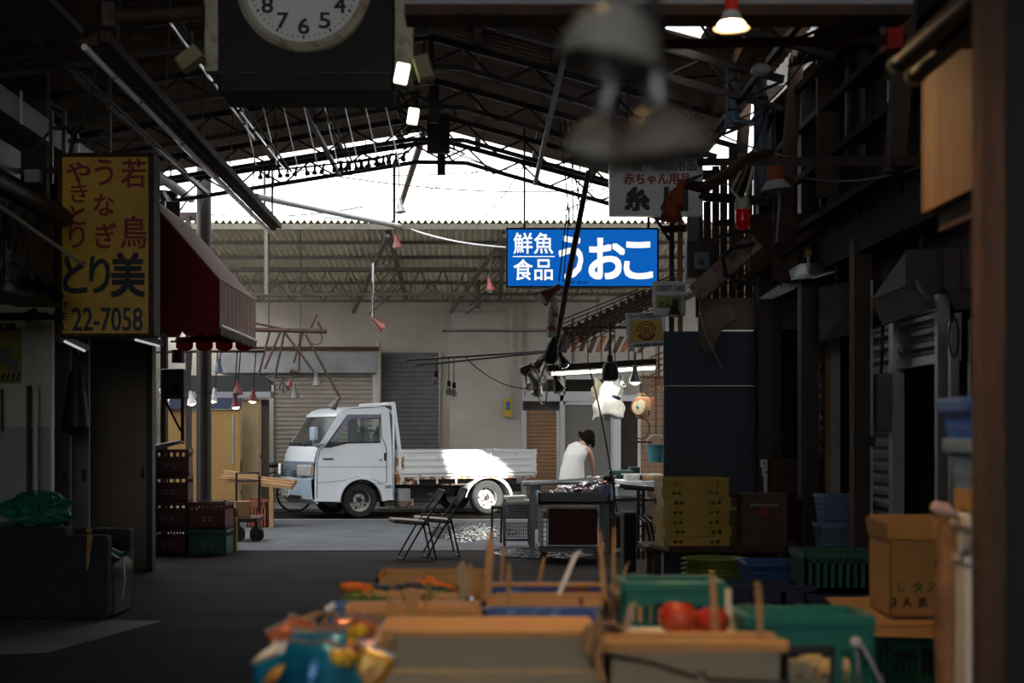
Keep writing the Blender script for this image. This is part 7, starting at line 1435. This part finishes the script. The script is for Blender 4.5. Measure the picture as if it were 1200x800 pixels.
coolie(694, 187, 1.2, 36, (.25, 0, 1), 'smaller grey lamp shade hanging beside the large brown one', gm, 1.2)

# ---- right-hand stall frame: plywood fascia, twin pipes, post, boards
t = thing('plywood_fascia', 'warm-lit plywood board forming the fascia at the upper right', 'board', (1.26, 3.3, 2.0))
obj('board', MB().b2(1.25, 1.5, 2.02, 1.27, 4.0, 2.42), M['ply'], t); obj('end_grain', MB().b2(1.248, 3.985, 2.02, 1.30, 4.0, 2.42), M['wood'], t); obj('lower_batten', MB().b2(1.28, 1.5, 1.96, 1.34, 3.95, 2.03), M['dwood'], t)
t = thing('twin_pipe', 'pair of dark pipes with pale caps running along above the plywood', 'pipe', (1.15, 2.6, 2.4))
for x, z, dd in ((PX(1050, 3.7), PZ(78, 3.7), 3.7), (PX(1071, 3.75), PZ(90, 3.75), 3.75)):
    p_ = obj('pipe_run', MB().cyl((x, dd, z), (x + .02, 1.3, z + .02), .022, seg=16), M['dark'], t, True); obj('end_cap', MB().cyl((x, dd + .0, z), (x, dd - .03, z), .026, seg=16), M['cardg'], p_, True)
obj('tray_board', MB().b2(PX(1048, 3.7), 1.3, PZ(70, 3.7), 1.45, 3.6, PZ(62, 3.7)), M['dwood'], t)
struct('trim_9', MB().b2(1.27, .8, 2.42, 3.0, 3.9, 2.5), M['dwood'])
t = thing('stall_post', 'dark brown timber post close by the stacked blue baskets', 'post', (1.06, 2.8, 0))
d = 2.8
obj('post_face', MB().b2(PX(1149, d), d, 0, PX(1179, d), d + .05, 2.45, .003), M['dwood'], t); obj('bare_strip', MB().b2(PX(1149, d) - .002, d - .004, 1.75, PX(1150.5, d), d + .02, 1.86), M['dwood'], t)
t = thing('stall_board', 'black tarred board filling the right edge of the view', 'board', (1.2, 2.9, 0)); obj('board', MB().b2(PX(1177, 2.9), 2.9, 0, 1.6, 2.93, 2.42), mat('tarred_board', (.02, .018, .022), .7), t); obj('batten', MB().b2(1.3, 2.88, 0, 1.34, 2.9, 2.4), M['black'], t)
# stack by the post
d = 3.0
basket('basket', 'royal blue lattice basket at the top of the stack by the near post', (PX(1172, d), d + .05, PZ(516, d)), .155, .16, PZ(466, d) - PZ(516, d), mat('royal_blue_plastic', (.04, .13, .48), .4), 0, rows=3, nxx=8, flare=.85, gap=.6)
basket('basket', 'pale blue lattice basket second from the top by the near post', (PX(1174, d), d + .05, PZ(573, d)), .14, .15, PZ(514, d) - PZ(573, d), M['lbluep'], 0, rows=3, nxx=8, flare=.8, gap=.6)
carton('carton', 'small brown carton wedged beneath the blue baskets', (PX(1170, d), d + .05, PZ(600, d)), .11, .14, PZ(574, d) - PZ(600, d), M['card'], 0)
basket('basket', 'white lattice basket under the brown carton by the near post', (PX(1170, d), d + .05, PZ(648, d)), .135, .16, PZ(601, d) - PZ(648, d), M['whitep'], 0, rows=3, nxx=8, flare=.85, gap=.6)
t = thing('foam_box', 'tall white polystyrene box standing beside the near post', 'box', (PX(1136, d), d, .4)); obj('box_body', MB().b2(PX(1132, d), d, PZ(900, d), PX(1170, d), d + .12, PZ(662, d), .01), M['poly'], t); obj('lid', MB().b2(PX(1129, d), d - .01, PZ(662, d), PX(1172, d), d + .13, PZ(649, d), .006), M['poly'], t)
t = thing('wood_crate', 'rough timber crate carrying the tall white box', 'crate', (PX(1136, d), d, 0))
for k in range(4): obj('slat', MB().b2(PX(1095, d), d - .02, .02 + .16 * k, PX(1165, d), d, .15 + .16 * k), M['dwood'], t)
obj('crate_body', MB().b2(PX(1096, d), d, 0, PX(1165, d), d + .25, PZ(900, d) - .002), M['dwood'], t)
t = thing('paper_sack', 'crumpled brown paper sack rolled upright between the carton and white box', 'sack', (PX(1104, d), 3.1, 0)); obj('sack_body', MB().lathe([(.0, 0), (.035, 0), (.04, .4), (.03, .8), (.036, 1.0), (.03, 1.18), (.034, 1.23), (0, 1.22)], (PX(1114, 3.1), 3.1, 0), (.0, 0, 1), 12), mat('brown_paper', (.3, .17, .09), .9, col2=(.14, .08, .04), scale=12, bump=.5, bscale=20), t, True)
obj('torn_mouth', MB().grid(lambda u, v: P(1093 + 34 * u, 615 - 16 * sin(2.5 * u) + 8 * v, 3.0 + .02 * sin(9 * u)), 8, 3, thick=.006), M['card'], t, True)
t = thing('thin_white_cup', 'pinkish white crumpled bag end poking out by the white basket', 'bag', P(1107, 598, 2.95)); obj('bag_end', MB().tube([P(1098, 594, 2.95), P(1108, 597, 2.95), P(1122, 605, 2.95)], [.012, .014, .006], 8), mat('pinkish_film', (.6, .42, .38), .4), t, True); obj('twist', MB().sph(P(1098, 594, 2.95), .012, lump=.2), MATS['pinkish_film'], t)

# ---- lettuce carton on green crate
d = 4.6
zt_ = PZ(724, d)
cx0, cx1 = PX(1044, d), PX(1150, d)
t = thing('cardboard_sheet', 'flat cardboard sheet lying under the lettuce carton', 'cardboard', P(1040, 715, d)); obj('sheet', MB().prism([(PX(1000, 4.5), 4.5, zt_ - .008), (PX(1150, 4.5), 4.5, zt_ - .008), (PX(1130, 5.2), 5.25, zt_ - .004), (PX(975, 5.1), 5.2, zt_ - .0)], (0, 0, -.008)), M['card'], t); obj('sheet_fold', MB().prism([(PX(1000, 4.5), 4.5, zt_ - .016), (PX(1110, 4.5), 4.5, zt_ - .016), (PX(1110, 4.5), 4.48, zt_ - .05), (PX(1003, 4.5), 4.48, zt_ - .04)], (0, .006, 0)), M['card'], t)
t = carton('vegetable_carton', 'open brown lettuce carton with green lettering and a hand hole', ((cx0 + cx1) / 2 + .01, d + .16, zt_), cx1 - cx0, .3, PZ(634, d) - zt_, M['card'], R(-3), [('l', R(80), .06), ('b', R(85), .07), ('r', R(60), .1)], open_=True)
q = ROOT[t.name]; wq = cx1 - cx0
hhh = PZ(634, d) - zt_
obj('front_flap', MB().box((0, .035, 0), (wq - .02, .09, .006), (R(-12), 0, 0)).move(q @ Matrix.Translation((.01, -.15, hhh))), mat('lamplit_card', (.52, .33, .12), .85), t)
obj('hand_hole', MB().b2(-.035, -.157, hhh - .085, .03, -.149, hhh - .058, .003).move(q @ Matrix.Translation((.03, 0, 0))), M['black'], t)
kx = d / F
def lf(s_, px, py, wp, hp): return (s_, PX(px, d) - q.translation.x, PZ(py, d) - zt_, wp * kx, hp * kx)
def cletters(name, rows, m):
    bmx = bmesh.new()
    for (s_, x, z, ww, hh2) in rows:
        me = textmesh(s_, ww, hh2, q @ Matrix.Translation((x, -.154, z)) @ Matrix.Rotation(pi / 2, 4, 'X'), .02); bmx.from_mesh(me)
    me = bpy.data.meshes.new(name); bmx.to_mesh(me); bmx.free(); obj(name, me, m, t)
cletters('green_lettering', [lf('レ', 1061, 688, 9, 11), lf('タ', 1079, 688, 12, 12), lf('ス', 1096, 688, 11, 11)], M['txg']); cletters('black_lettering', [lf('J', 1051, 706, 7, 11), lf('A', 1067, 706, 10, 11), lf('洗', 1085, 706, 11, 12)], M['txk'])
def vegcrate(name, label, c, w_, d_, h_, m, rz=0.0, window=True):
    """green harvest crate: rim, lattice sides with a dark framed hand window"""
    t = thing(name, label, 'crate', c, rz); q = ROOT[t.name]; L = lambda mb: mb.move(q)
    obj('base', L(MB().b2(-w_ / 2, -d_ / 2, 0, w_ / 2, d_ / 2, .012)), m, t)
    rm = MB()
    for s_ in (-1, 1): rm.b2(-w_ / 2 - .008, s_ * d_ / 2 - .01, h_ - .022, w_ / 2 + .008, s_ * d_ / 2 + .01, h_, .003).b2(s_ * w_ / 2 - .01, -d_ / 2, h_ - .022, s_ * w_ / 2 + .01, d_ / 2, h_, .003)
    obj('rim', L(rm), m, t)
    for ax in (0, 1):
        for s_ in (-1, 1):
            W_, D_ = (w_, d_) if ax == 0 else (d_, w_); mb = MB()
            def bx(u0, u1, z0, z1, th=.008):
                if ax == 0: mb.b2(u0, s_ * D_ / 2 - th / 2, z0, u1, s_ * D_ / 2 + th / 2, z1)
                else: mb.b2(s_ * D_ / 2 - th / 2, u0, z0, s_ * D_ / 2 + th / 2, u1, z1)
            bx(-W_ / 2, W_ / 2, h_ * .72, h_ - .02); bx(-W_ / 2, W_ / 2, 0, h_ * .1); bx(-W_ / 2, W_ / 2, h_ * .36, h_ * .42)
            for u in (-.5, -.24, .2, .46): bx(u * W_, u * W_ + .04 * W_, 0, h_, .014)
            n = int(W_ / .02)
            for i in range(n):
                u = -W_ / 2 + W_ * i / n
                if window and abs(u) < W_ * .19: bx(u, u + .005, h_ * .1, h_ * .36)
                else: bx(u, u + .005, h_ * .1, h_ * .72)
            for i in range(5): bx(-W_ / 2, W_ / 2, h_ * (.14 + .05 * i), h_ * (.14 + .05 * i) + .003)
            sw = obj('lattice_side', L(mb), m, t)
            if window:
                wb = MB(); mm_ = mb = wb
                for (u0, u1, z0, z1) in ((-.21, .2, .70, .76), (-.21, -.17, .42, .74), (.16, .2, .42, .74)):
                    if ax == 0: wb.b2(u0 * W_, s_ * (D_ / 2 + .006), z0 * h_, u1 * W_, s_ * (D_ / 2 + .009), z1 * h_)
                    else: wb.b2(s_ * (D_ / 2 + .006), u0 * W_, z0 * h_, s_ * (D_ / 2 + .009), u1 * W_, z1 * h_)
                obj('hand_hole_frame', L(wb), M['black'], sw)
    return t
vegcrate('harvest_crate', 'dark green lattice crate beneath the lettuce carton', (PX(1095, d) + .03, d + .2, zt_ - .3), PX(1135, d) - PX(1003, d), .4, .27, M['dgreenp'], 0, True)
vegcrate('harvest_crate', 'dark green lattice crate at the bottom beneath another under the carton', (PX(1095, d) + .03, d + .2, .0), PX(1135, d) - PX(1003, d), .4, zt_ - .305, M['dgreenp'], 0, True)
# ---- stall table
t = thing('stall_table', 'long wooden stall table carrying the trays of produce', 'table', (.1, 3.4, 0)); TZ = .86
for k in range(6): obj('top_board', MB().b2(-.45 + .18 * k, 2.2, TZ - .03, -.28 + .18 * k, 4.7, TZ), M['wood'], t)
for x in (-.42, .6):
    for y in (2.3, 4.6): obj('leg', MB().b2(x - .03, y - .03, 0, x + .03, y + .03, TZ - .03), M['dwood'], t)
def tray(name, label, x0, x1, y0, y1, z0, h, m, th=.01, cat='tray', inner=None, lip=None):
    t = thing(name, label, cat, ((x0 + x1) / 2, (y0 + y1) / 2, z0))
    obj('tray_base', MB().b2(x0, y0, z0, x1, y1, z0 + .008), m, t)
    obj('front_side', MB().b2(x0, y0, z0, x1, y0 + th, z0 + h), m, t); obj('back_side', MB().b2(x0, y1 - th, z0, x1, y1, z0 + h), m, t)
    obj('end_side', MB().b2(x0, y0, z0, x0 + th, y1, z0 + h), m, t); obj('end_side', MB().b2(x1 - th, y0, z0, x1, y1, z0 + h), m, t)
    if lip: 
        obj('rim_lip', MB().b2(x0, y0 - .012, z0 + h - .012, x1, y0 + .03, z0 + h + .004), lip, t); obj('rim_lip', MB().b2(x0, y1 - .03, z0 + h - .012, x1, y1 + .01, z0 + h + .004), lip, t)
    return t
# near boxes (front faces towards the camera)
d = 2.45
wl_ = mat('bare_orange_wood', (.58, .31, .1), .7, col2=(.36, .2, .08), scale=4, stretch=(1, 8, 8))  # warm lamplight on the tray tops is put into this wood's orange
A0, A1, B1 = PX(448, d), PX(700, d), PX(922, d)
t = tray('wooden_box', 'near grey-brown box with an orange-lit rim, left of the pair', A0, A1, d, d + .19, TZ, PZ(745, d) - TZ, M['cardg'], .012, 'box')
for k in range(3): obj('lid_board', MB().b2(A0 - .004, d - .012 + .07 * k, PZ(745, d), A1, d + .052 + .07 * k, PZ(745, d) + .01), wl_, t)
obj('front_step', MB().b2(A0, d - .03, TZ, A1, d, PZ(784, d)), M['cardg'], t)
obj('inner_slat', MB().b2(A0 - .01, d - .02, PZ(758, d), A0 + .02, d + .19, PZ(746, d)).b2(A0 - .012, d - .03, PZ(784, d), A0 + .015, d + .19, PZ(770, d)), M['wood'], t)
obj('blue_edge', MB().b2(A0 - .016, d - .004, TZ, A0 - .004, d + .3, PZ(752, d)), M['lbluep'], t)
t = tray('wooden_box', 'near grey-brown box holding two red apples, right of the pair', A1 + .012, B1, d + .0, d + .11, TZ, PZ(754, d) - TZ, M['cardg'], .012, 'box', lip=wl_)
obj('packing_bed', MB().b2(A1 + .03, d + .02, TZ + .008, B1 - .02, d + .095, PZ(775, d), .005), M['cardg'], t)
q = thing('fruit_tray', 'shallow tray with a pale bed holding the apples', 'tray', (.4, 2.72, TZ)); obj('tray_side', MB().b2(A1 + .02, 2.585, TZ, B1 - .03, 2.86, PZ(724, 2.72) - .04), M['card'], q); obj('pale_bed', MB().b2(A1 + .03, 2.6, PZ(724, 2.72) - .04, B1 - .04, 2.85, PZ(724, 2.72) - .034), M['foam'], q)
obj('tape_cord', MB().tube([P(700, 765, d - .02), P(760, 775, d - .02), P(815, 793, d - .02), P(822, 786, d - .02), P(830, 796, d - .02), P(925, 800, d - .02)], .004), M['cord'], t, True)
t = thing('wood_offcut', 'stub of bare wood standing between the two near boxes', 'offcut', P(692, 745, 2.42))
obj('stub', MB().box(P(690, 748, 2.41), (.018, .02, .05), (0, .1, 0), .003).box(P(702, 742, 2.415), (.01, .02, .07)).box(P(702, 782, 2.41), (.012, .015, .05), (0, -.3, 0)), M['wood'], t)
def apple(label, x, y, d, r):
    t = thing('apple', label, 'apple', P(x, y, d)); o_ = P(x, y, d)
    obj('flesh', MB().lathe([(0, .62 * r), (.2 * r, .78 * r), (.55 * r, .85 * r), (.9 * r, .5 * r), (r, 0), (.88 * r, -.5 * r), (.5 * r, -.86 * r), (.15 * r, -.85 * r), (0, -.75 * r)], o_, (.1, .1, 1), 28), M['applem'], t, True)
    obj('stalk', MB().cyl(o_ + Vector((0, 0, .6 * r)), o_ + Vector((.003, 0, .98 * r)), .0018, seg=6), M['dwood'], t); return t
apple('red apple in the right near box, larger left one', 795, 725, 2.72, .037); apple('red apple in the right near box, smaller right one', 836, 728, 2.73, .031); apple('red apple half hidden between the two others', 814, 730, 2.8, .031)
q = thing('paper_wad', 'pinkish crumpled paper beside the left end of the apple box', 'paper', P(725, 737, 2.6)); obj('wad', MB().grid(lambda u, v: P(703 + 55 * u, 742 - 13 * sin(pi * min(1, u * 1.2 + .2)) * (1 - v * .5) - 2 * sin(9 * u + 4 * v), 2.55 + .12 * v), 12, 6, thick=.003), mat('pinkish_paper', (.55, .38, .28), .9), q, True); obj('fold', MB().box(P(720, 738, 2.6), (.04, .03, .004), (.2, .2, 0)), MATS['pinkish_paper'], q)
# green crates behind
vegcrate('harvest_crate', 'bright green lattice crate behind the apples', (PX(790, 3.3), 3.38, TZ + .0), PX(846, 3.3) - PX(732, 3.3), .16, PZ(682, 3.3) - TZ, M['greenp'], 0)
t = thing('side_stand', 'timber stand beside the table carrying the right green crate', 'stand', (.85, 3.0, 0)); obj('stand_top', MB().b2(.64, 2.65, .78, 1.02, 3.25, .81), M['dwood'], t)
for x in (.66, .98):
    for y in (2.7, 3.2): obj('leg', MB().b2(x - .02, y - .02, 0, x + .02, y + .02, .78), M['dwood'], t)
vegcrate('harvest_crate', 'bright green lattice crate of pale produce at the lower right', (PX(948, 2.75), 2.83, .812), PX(1022, 2.75) - PX(876, 2.75), .16, PZ(721, 2.75) - .812, M['greenp'], 0)
rnd = random.Random(5)
for k in range(9):
    x = PX(890 + 13 * k, 2.83); y = 2.8 + .03 * (k % 3) ; q = thing('cloth_bundle', 'pale wrapped produce bundle inside the lower right green crate', 'produce', (x, y, .9), 0, 'pale bundles in the right green crate')
    obj('bundle', MB().sph((x, y, .90 + .03 * (k % 2)), .036, (1, .9, .8), 12, lump=.06), mat('pale_produce', (.55, .45, .28), .8), q, True); obj('tie', MB().box((x, y - .03, .93), (.012, .012, .012)), M['wood'], q)
t = thing('white_sack', 'rumpled white sack drooping right of the green crate', 'sack', P(1015, 790, 2.8)); obj('sheet', MB().grid(lambda u, v: P(1000 + 12 * u + 30 * u * v + 8 * v, 748 + 8 * u + (60 + 10 * u) * v, 2.75 + .05 * sin(4 * u) + .02 * v), 10, 10, thick=.004), mat('lilac_white_film', (.6, .54, .58), .6), t, True); obj('corner', MB().sph(P(1003, 752, 2.74), .01, lump=.2), MATS['lilac_white_film'], t)
t = thing('cutout_card', 'pale card cut-out standing behind the apples', 'card', P(860, 735, 2.85)); obj('card', MB().prism([P(851, 750, 2.85), P(850, 690, 2.85), P(857, 690, 2.85), P(857, 707, 2.85), P(862, 720, 2.85), P(869, 727, 2.85), P(866, 750, 2.85)], (0, .004, 0)), M['cream'], t); obj('foot', MB().box(P(858, 750, 2.86), (.04, .03, .01)), M['cream'], t)
# blue / wood trays behind left box
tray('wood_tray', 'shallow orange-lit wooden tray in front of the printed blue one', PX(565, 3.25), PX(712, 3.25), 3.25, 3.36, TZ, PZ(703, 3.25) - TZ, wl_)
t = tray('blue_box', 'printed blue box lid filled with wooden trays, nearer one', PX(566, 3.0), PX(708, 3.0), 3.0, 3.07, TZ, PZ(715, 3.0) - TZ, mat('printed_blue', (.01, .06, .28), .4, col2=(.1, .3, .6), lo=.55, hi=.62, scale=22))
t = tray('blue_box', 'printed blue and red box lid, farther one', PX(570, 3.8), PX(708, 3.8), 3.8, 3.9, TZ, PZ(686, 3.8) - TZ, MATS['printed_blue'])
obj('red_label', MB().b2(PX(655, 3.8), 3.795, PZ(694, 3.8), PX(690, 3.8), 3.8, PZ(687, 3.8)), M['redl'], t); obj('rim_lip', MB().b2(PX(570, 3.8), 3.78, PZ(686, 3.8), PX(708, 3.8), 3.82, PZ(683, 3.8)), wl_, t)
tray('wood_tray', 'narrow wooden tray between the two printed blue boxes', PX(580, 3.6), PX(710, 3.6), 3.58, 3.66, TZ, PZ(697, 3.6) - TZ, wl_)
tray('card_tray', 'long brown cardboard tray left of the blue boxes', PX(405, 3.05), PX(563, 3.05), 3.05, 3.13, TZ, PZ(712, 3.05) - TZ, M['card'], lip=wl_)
tray('blue_tray', 'blue tray rim showing left of the cardboard tray', PX(385, 3.5), PX(560, 3.5), 3.48, 3.58, TZ, PZ(708, 3.5) - TZ, M['bluep'])
q = thing('white_tag', 'small bright white tag at the left corner of the blue tray', 'tag', P(386, 711, 3.4)); obj('card', MB().box(P(387, 711, 3.39), (.024, .004, .014), (0, -.5, 0)), M['whitep'], q); obj('stem', MB().cyl(P(389, 713, 3.39), P(390, 722, 3.39), .002), M['wood'], q)
t = thing('paper_bag', 'curled brown paper lying over the left end of the cardboard tray', 'paper', P(360, 722, 2.95)); obj('curl', MB().grid(lambda u, v: P(338 + 60 * u, 738 - 22 * sin(pi * (.1 + .55 * u)) + 3 * v, 2.9 + .15 * v), 10, 5, thick=.004), mat('brown_craft_paper', (.45, .3, .15), .85), t, True); obj('edge_fold', MB().tube([P(340, 740, 2.9), P(352, 728, 2.9), P(372, 719, 2.9)], .005), MATS['brown_craft_paper'], t, True)
# vegetables
def carrot(i, x, y, d, dx, label):
    t = thing('carrot', label, 'carrot', P(x, y, d)); a = P(x, y, d); b = P(x + dx, y + 3, d + .03)
    obj('root', MB().tube([a, a.lerp(b, .3), a.lerp(b, .7), b], [.008, .013, .01, .002], 10), M['carrot'], t, True); obj('leaf_stub', MB().cyl(a, a + (a - b).normalized() * .012, .004), M['leaf'], t)
for i, (x, y, dx) in enumerate(((398, 686, 50), (403, 690, 48), (410, 692, 40), (425, 693, 35), (487, 683, 30), (493, 688, 32), (505, 685, 28), (512, 690, 25), (499, 679, 12), (520, 688, 14))): carrot(i, x, y, 3.95 + .02 * (i % 3), dx, 'orange carrot in the vegetable heap, %s' % ('left bunch' if x < 450 else 'right bunch')); bpy.data.objects[-1] if False else None
for o in C.objects:
    if o.get('category') == 'carrot': o['group'] = 'carrots of the %s bunch' % ('left' if 'left' in o['label'] else 'right')
for i, (x, y, dx, dy) in enumerate(((437, 687, 30, 8), (455, 692, 25, -4), (475, 684, 30, 8), (488, 690, 38, 4), (500, 695, 30, -3), (450, 695, 20, 2))):
    t = thing('leek', 'blue-grey leek leaf lying over the vegetable heap', 'leek', P(x, y, 3.9), 0, 'blue-grey leek leaves on the heap')
    obj('blade', MB().tube([P(x, y, 3.9), P(x + dx * .5, y + dy * .5 - 2, 3.9), P(x + dx, y + dy, 3.92)], [.004, .013, .003], 6), M['egg'], t, True); obj('rib', MB().tube([P(x, y - 1, 3.89), P(x + dx, y + dy - 1, 3.91)], .002, 4), M['egg'], t)
rnd = random.Random(9)
for i in range(22):
    x = 408 + 112 * i / 21; y = 701 + 3 * sin(i * 2.3); g = i % 3 != 1
    d_ = 3.72 + .04 * (i % 3)
    if g:
        t = thing('green_pepper', 'small green leafy vegetable in the mixed tray', 'vegetable', P(x, y, d_), 0, 'green vegetables in the mixed tray'); obj('leafy_head', MB().sph(P(x, y, d_), .019, (1.1, 1, .8), 10, lump=.2), M['leaf'], t, True); obj('stub', MB().cyl(P(x, y - 3, d_), P(x + 1, y - 8, d_), .002), M['leaf'], t)
    else:
        t = thing('potato', 'tan potato in the mixed tray', 'potato', P(x, y, d_), 0, 'potatoes in the mixed tray'); obj('tuber', MB().sph(P(x, y - 1, d_), .022, (1.2, .9, .75), 14, lump=.03), M['potato'], t, True)
for i, (x, y, s_) in enumerate(((482, 698, .026), (517, 703, .024), (531, 702, .022), (463, 701, .02))):
    t = thing('potato', ['big pale potato in the middle of the vegetable heap', 'tan potato at the right of the heap, left of two', 'tan potato at the far right of the heap', 'small tan potato left of the pale one'][i], 'potato', P(x, y, 3.65)); obj('tuber', MB().sph(P(x, y, 3.65), s_, (1.1, .9, .8), 14, lump=.03), M['potato'], t, True)
tray('card_tray', 'low cardboard tray edge behind the carrots', PX(440, 4.2), PX(570, 4.2), 4.2, 4.5, TZ, PZ(677, 4.2) - TZ, M['card'])
q = thing('produce_heap_board', 'timber riser under the carrots and leeks', 'board', P(470, 700, 4.0)); obj('riser', MB().b2(PX(400, 4.0), 3.92, TZ, PX(550, 4.0), 4.15, PZ(693, 4.0)), M['dwood'], q); obj('riser_cloth', MB().b2(PX(402, 3.8), 3.5, TZ + .01, PX(545, 3.8), 3.9, PZ(708, 3.7)), M['leaf'], q)
# snack packs at the lower left
packs = [(372, 778, 2.5, .05, 'foilb', 'big blue foil bag at the lower left of the stall'), (402, 798, 2.4, .05, 'foilb', 'blue foil bag lying lowest beside the near box'), (322, 797, 2.45, .04, 'foilb', 'blue foil bag at the far left bottom corner'), (350, 790, 2.42, .045, 'foilb', 'blue foil bag between the corner one and the big one'),
    (352, 742, 2.75, .03, 'foilr', 'red-brown foil pack left of the cardboard tray'), (335, 752, 2.7, .028, 'foilr', 'red-brown foil pack nearest the left edge of the stall'), (385, 750, 2.7, .03, 'foilr', 'red-brown foil pack behind the big blue bag'), (425, 752, 2.65, .034, 'foilr', 'red-brown foil pack against the near box corner'), (432, 740, 2.8, .03, 'foilr', 'dark red pack tucked under the cardboard tray'), (405, 743, 2.8, .026, 'foilr', 'dark red pack left of the tucked dark red one'),
    (318, 770, 2.5, .022, 'foam', 'cream paper cup shape at the left edge of the packs'), (340, 768, 2.48, .02, 'foam', 'cream sachet next to the cream cup'), (412, 752, 2.6, .022, 'foily', 'yellow and brown pack right of the big blue bag'), (434, 786, 2.42, .03, 'foily', 'yellow pack touching the near box'), (320, 792, 2.38, .018, 'foily', 'yellow pack at the very bottom left'), (432, 770, 2.5, .024, 'foilr', 'brown pack above the yellow one by the near box')]
for i, (x, y, d_, r, m, lab) in enumerate(packs):
    t = thing('snack_pack', lab, 'packet', P(x, y, d_)); rt = Euler((R(60 + 25 * sin(i * 3)), R(25 * sin(i * 2.1)), R(40 * sin(i * 1.7)))); q = Matrix.Translation(P(x, y, d_)) @ rt.to_matrix().to_4x4()
    def f(u, v, r=r, i=i):
        a, b = (u * 2 - 1), (v * 2 - 1); return (a * r, b * r * 1.25, 0)
    mb = MB()
    for s_ in (1, -1): mb.grid(lambda u, v: ((u * 2 - 1) * r, (v * 2 - 1) * r * 1.2, s_ * r * .35 * (max(0, (1 - (2 * u - 1) ** 4) * (1 - (2 * v - 1) ** 4))) ** .6 * (1 + .12 * sin(14 * u + i) * sin(11 * v))), 12, 12)
    obj('pillow', mb.move(q), M[m], t, True); obj('crimped_seal', MB().box((0, r * 1.25, 0), (2 * r, r * .2, .002)).box((0, -r * 1.25, 0), (2 * r, r * .2, .002)).move(q), M['film'] if m != 'foam' else M['foam'], t)
for i, (x, y, r) in enumerate(((392, 773, .02), (405, 771, .017), (419, 741, .017), (407, 754, .02))):
    t = thing('lemon', ['yellow lemon lying on the big blue bag', 'small yellow lemon right of another on the blue bag', 'yellow lemon by the cardboard tray', 'yellow-tan lemon among the red-brown packs'][i], 'lemon', P(x, y, 2.42 + .15 * (i > 1))); o_ = P(x, y, 2.4 + .2 * (i > 1))
    obj('fruit', MB().lathe([(0, 1.25 * r), (.2 * r, 1.1 * r), (.7 * r, .7 * r), (r, 0), (.7 * r, -.7 * r), (.2 * r, -1.1 * r), (0, -1.25 * r)], o_, (1, .3, .2), 20), M['lemon'], t, True); obj('tip', MB().sph(o_ + Vector((1, .3, .2)).normalized() * 1.22 * r, .003), M['leaf'], t)
t = thing('pack_riser', 'low timber riser under the snack packs', 'board', (-.42, 2.55, 0)); obj('riser', MB().b2(-.52, 2.2, TZ + .001, A0 - .02, 2.95, TZ + .02), M['dwood'], t)
for x, y in ((-.5, 2.25), (-.5, 2.9)): obj('leg', MB().b2(x - .02, y - .02, 0, x + .02, y + .02, TZ), M['dwood'], t)
# upright price sticks
sticks = [(570, 712, 575, 624, 3.3, 9, 'wood', 'tall pointed brown stake rising highest among the trays'), (546, 690, 541, 658, 3.6, 11, 'cardg', 'pale flat paddle left of the tall brown stake'), (553, 700, 551, 660, 3.62, 6, 'wood', 'brown stick right behind the pale paddle'), (597, 728, 596, 660, 3.1, 5, 'wood', 'thin brown stick rising from the blue box'),
    (478, 735, 485, 692, 2.9, 16, 'wood', 'broad brown paddle in front of the vegetables'), (484, 735, 506, 680, 2.95, 4, 'wood', 'thin slanting stick right of the broad paddle'), (455, 735, 456, 698, 3.0, 4, 'wood', 'short thin stick left of the broad paddle'), (638, 692, 680, 644, 3.4, 5, 'whitep', 'thin white stick slanting up to the right'), (625, 678, 639, 652, 3.8, 4, 'wood', 'faint brown stick slanting beside the white one'),
    (711, 700, 702, 620, 3.3, 6, 'wood', 'tall orange-brown stick by the middle tray corner'), (718, 700, 720, 618, 3.5, 4, 'wood', 'slim straight stick just right of the orange-brown one'), (712, 690, 738, 658, 3.5, 3, 'wood', 'thin twig slanting right from the middle corner'), (714, 732, 745, 706, 2.6, 8, 'cardg', 'pale stub of wood slanting left of the apples'),
    (841, 715, 834, 668, 2.65, 7, 'wood', 'brown stick standing behind the right apple'), (896, 748, 887, 680, 2.5, 7, 'wood', 'brown stick at the right corner of the apple box'), (586, 700, 590, 640, 3.9, 4, 'wood', 'thin faint stick right of the tall brown stake'), (706, 745, 722, 690, 2.75, 9, 'dwood', 'dark twisted bundle of twigs at the middle corner')]
for (x0, y0, x1, y1, d_, w_, m, lab) in sticks:
    k = d_ / F; t = thing('price_stick', lab, 'stick', P(x0, y0, d_)); a, b = P(x0, y0, d_), P(x1, y1, d_ + .01); g = Vector((a.x - (b.x - a.x) * .3, a.y, TZ + .01))
    obj('stick', MB().bar(g if a.z > TZ + .03 else a, a.lerp(b, .85), w_ * k, max(.003, w_ * k * .3), up=(0, 1, 0)), M[m], t); obj('tip', MB().bar(a.lerp(b, .85), b, w_ * k * (.6 if w_ < 12 else 1), max(.003, w_ * k * .25), up=(0, 1, 0)), M[m], t)
q = thing('foil_scrap', 'crumpled shiny foil hanging under the pale paddle', 'foil', P(551, 708, 3.6)); obj('foil', MB().sph(P(551, 712, 3.58), .014, (1, 1, 2.2), 10, lump=.25), M['chrome'], q); obj('twist', MB().cyl(P(551, 704, 3.58), P(551, 698, 3.58), .003), M['chrome'], q)
q = thing('wire_knot', 'bright twisted wire at the middle tray corner', 'wire', P(718, 690, 3.2)); obj('wire_loop', MB().tube([P(712, 692, 3.1), P(720, 694, 3.1), P(726, 693, 3.1)], .003).tube([P(713, 687, 3.1), P(726, 689, 3.1)], .003), M['chrome'], q); obj('red_clip', MB().box(P(681, 705, 3.1), (.009, .006, .022)), M['redl'], q)
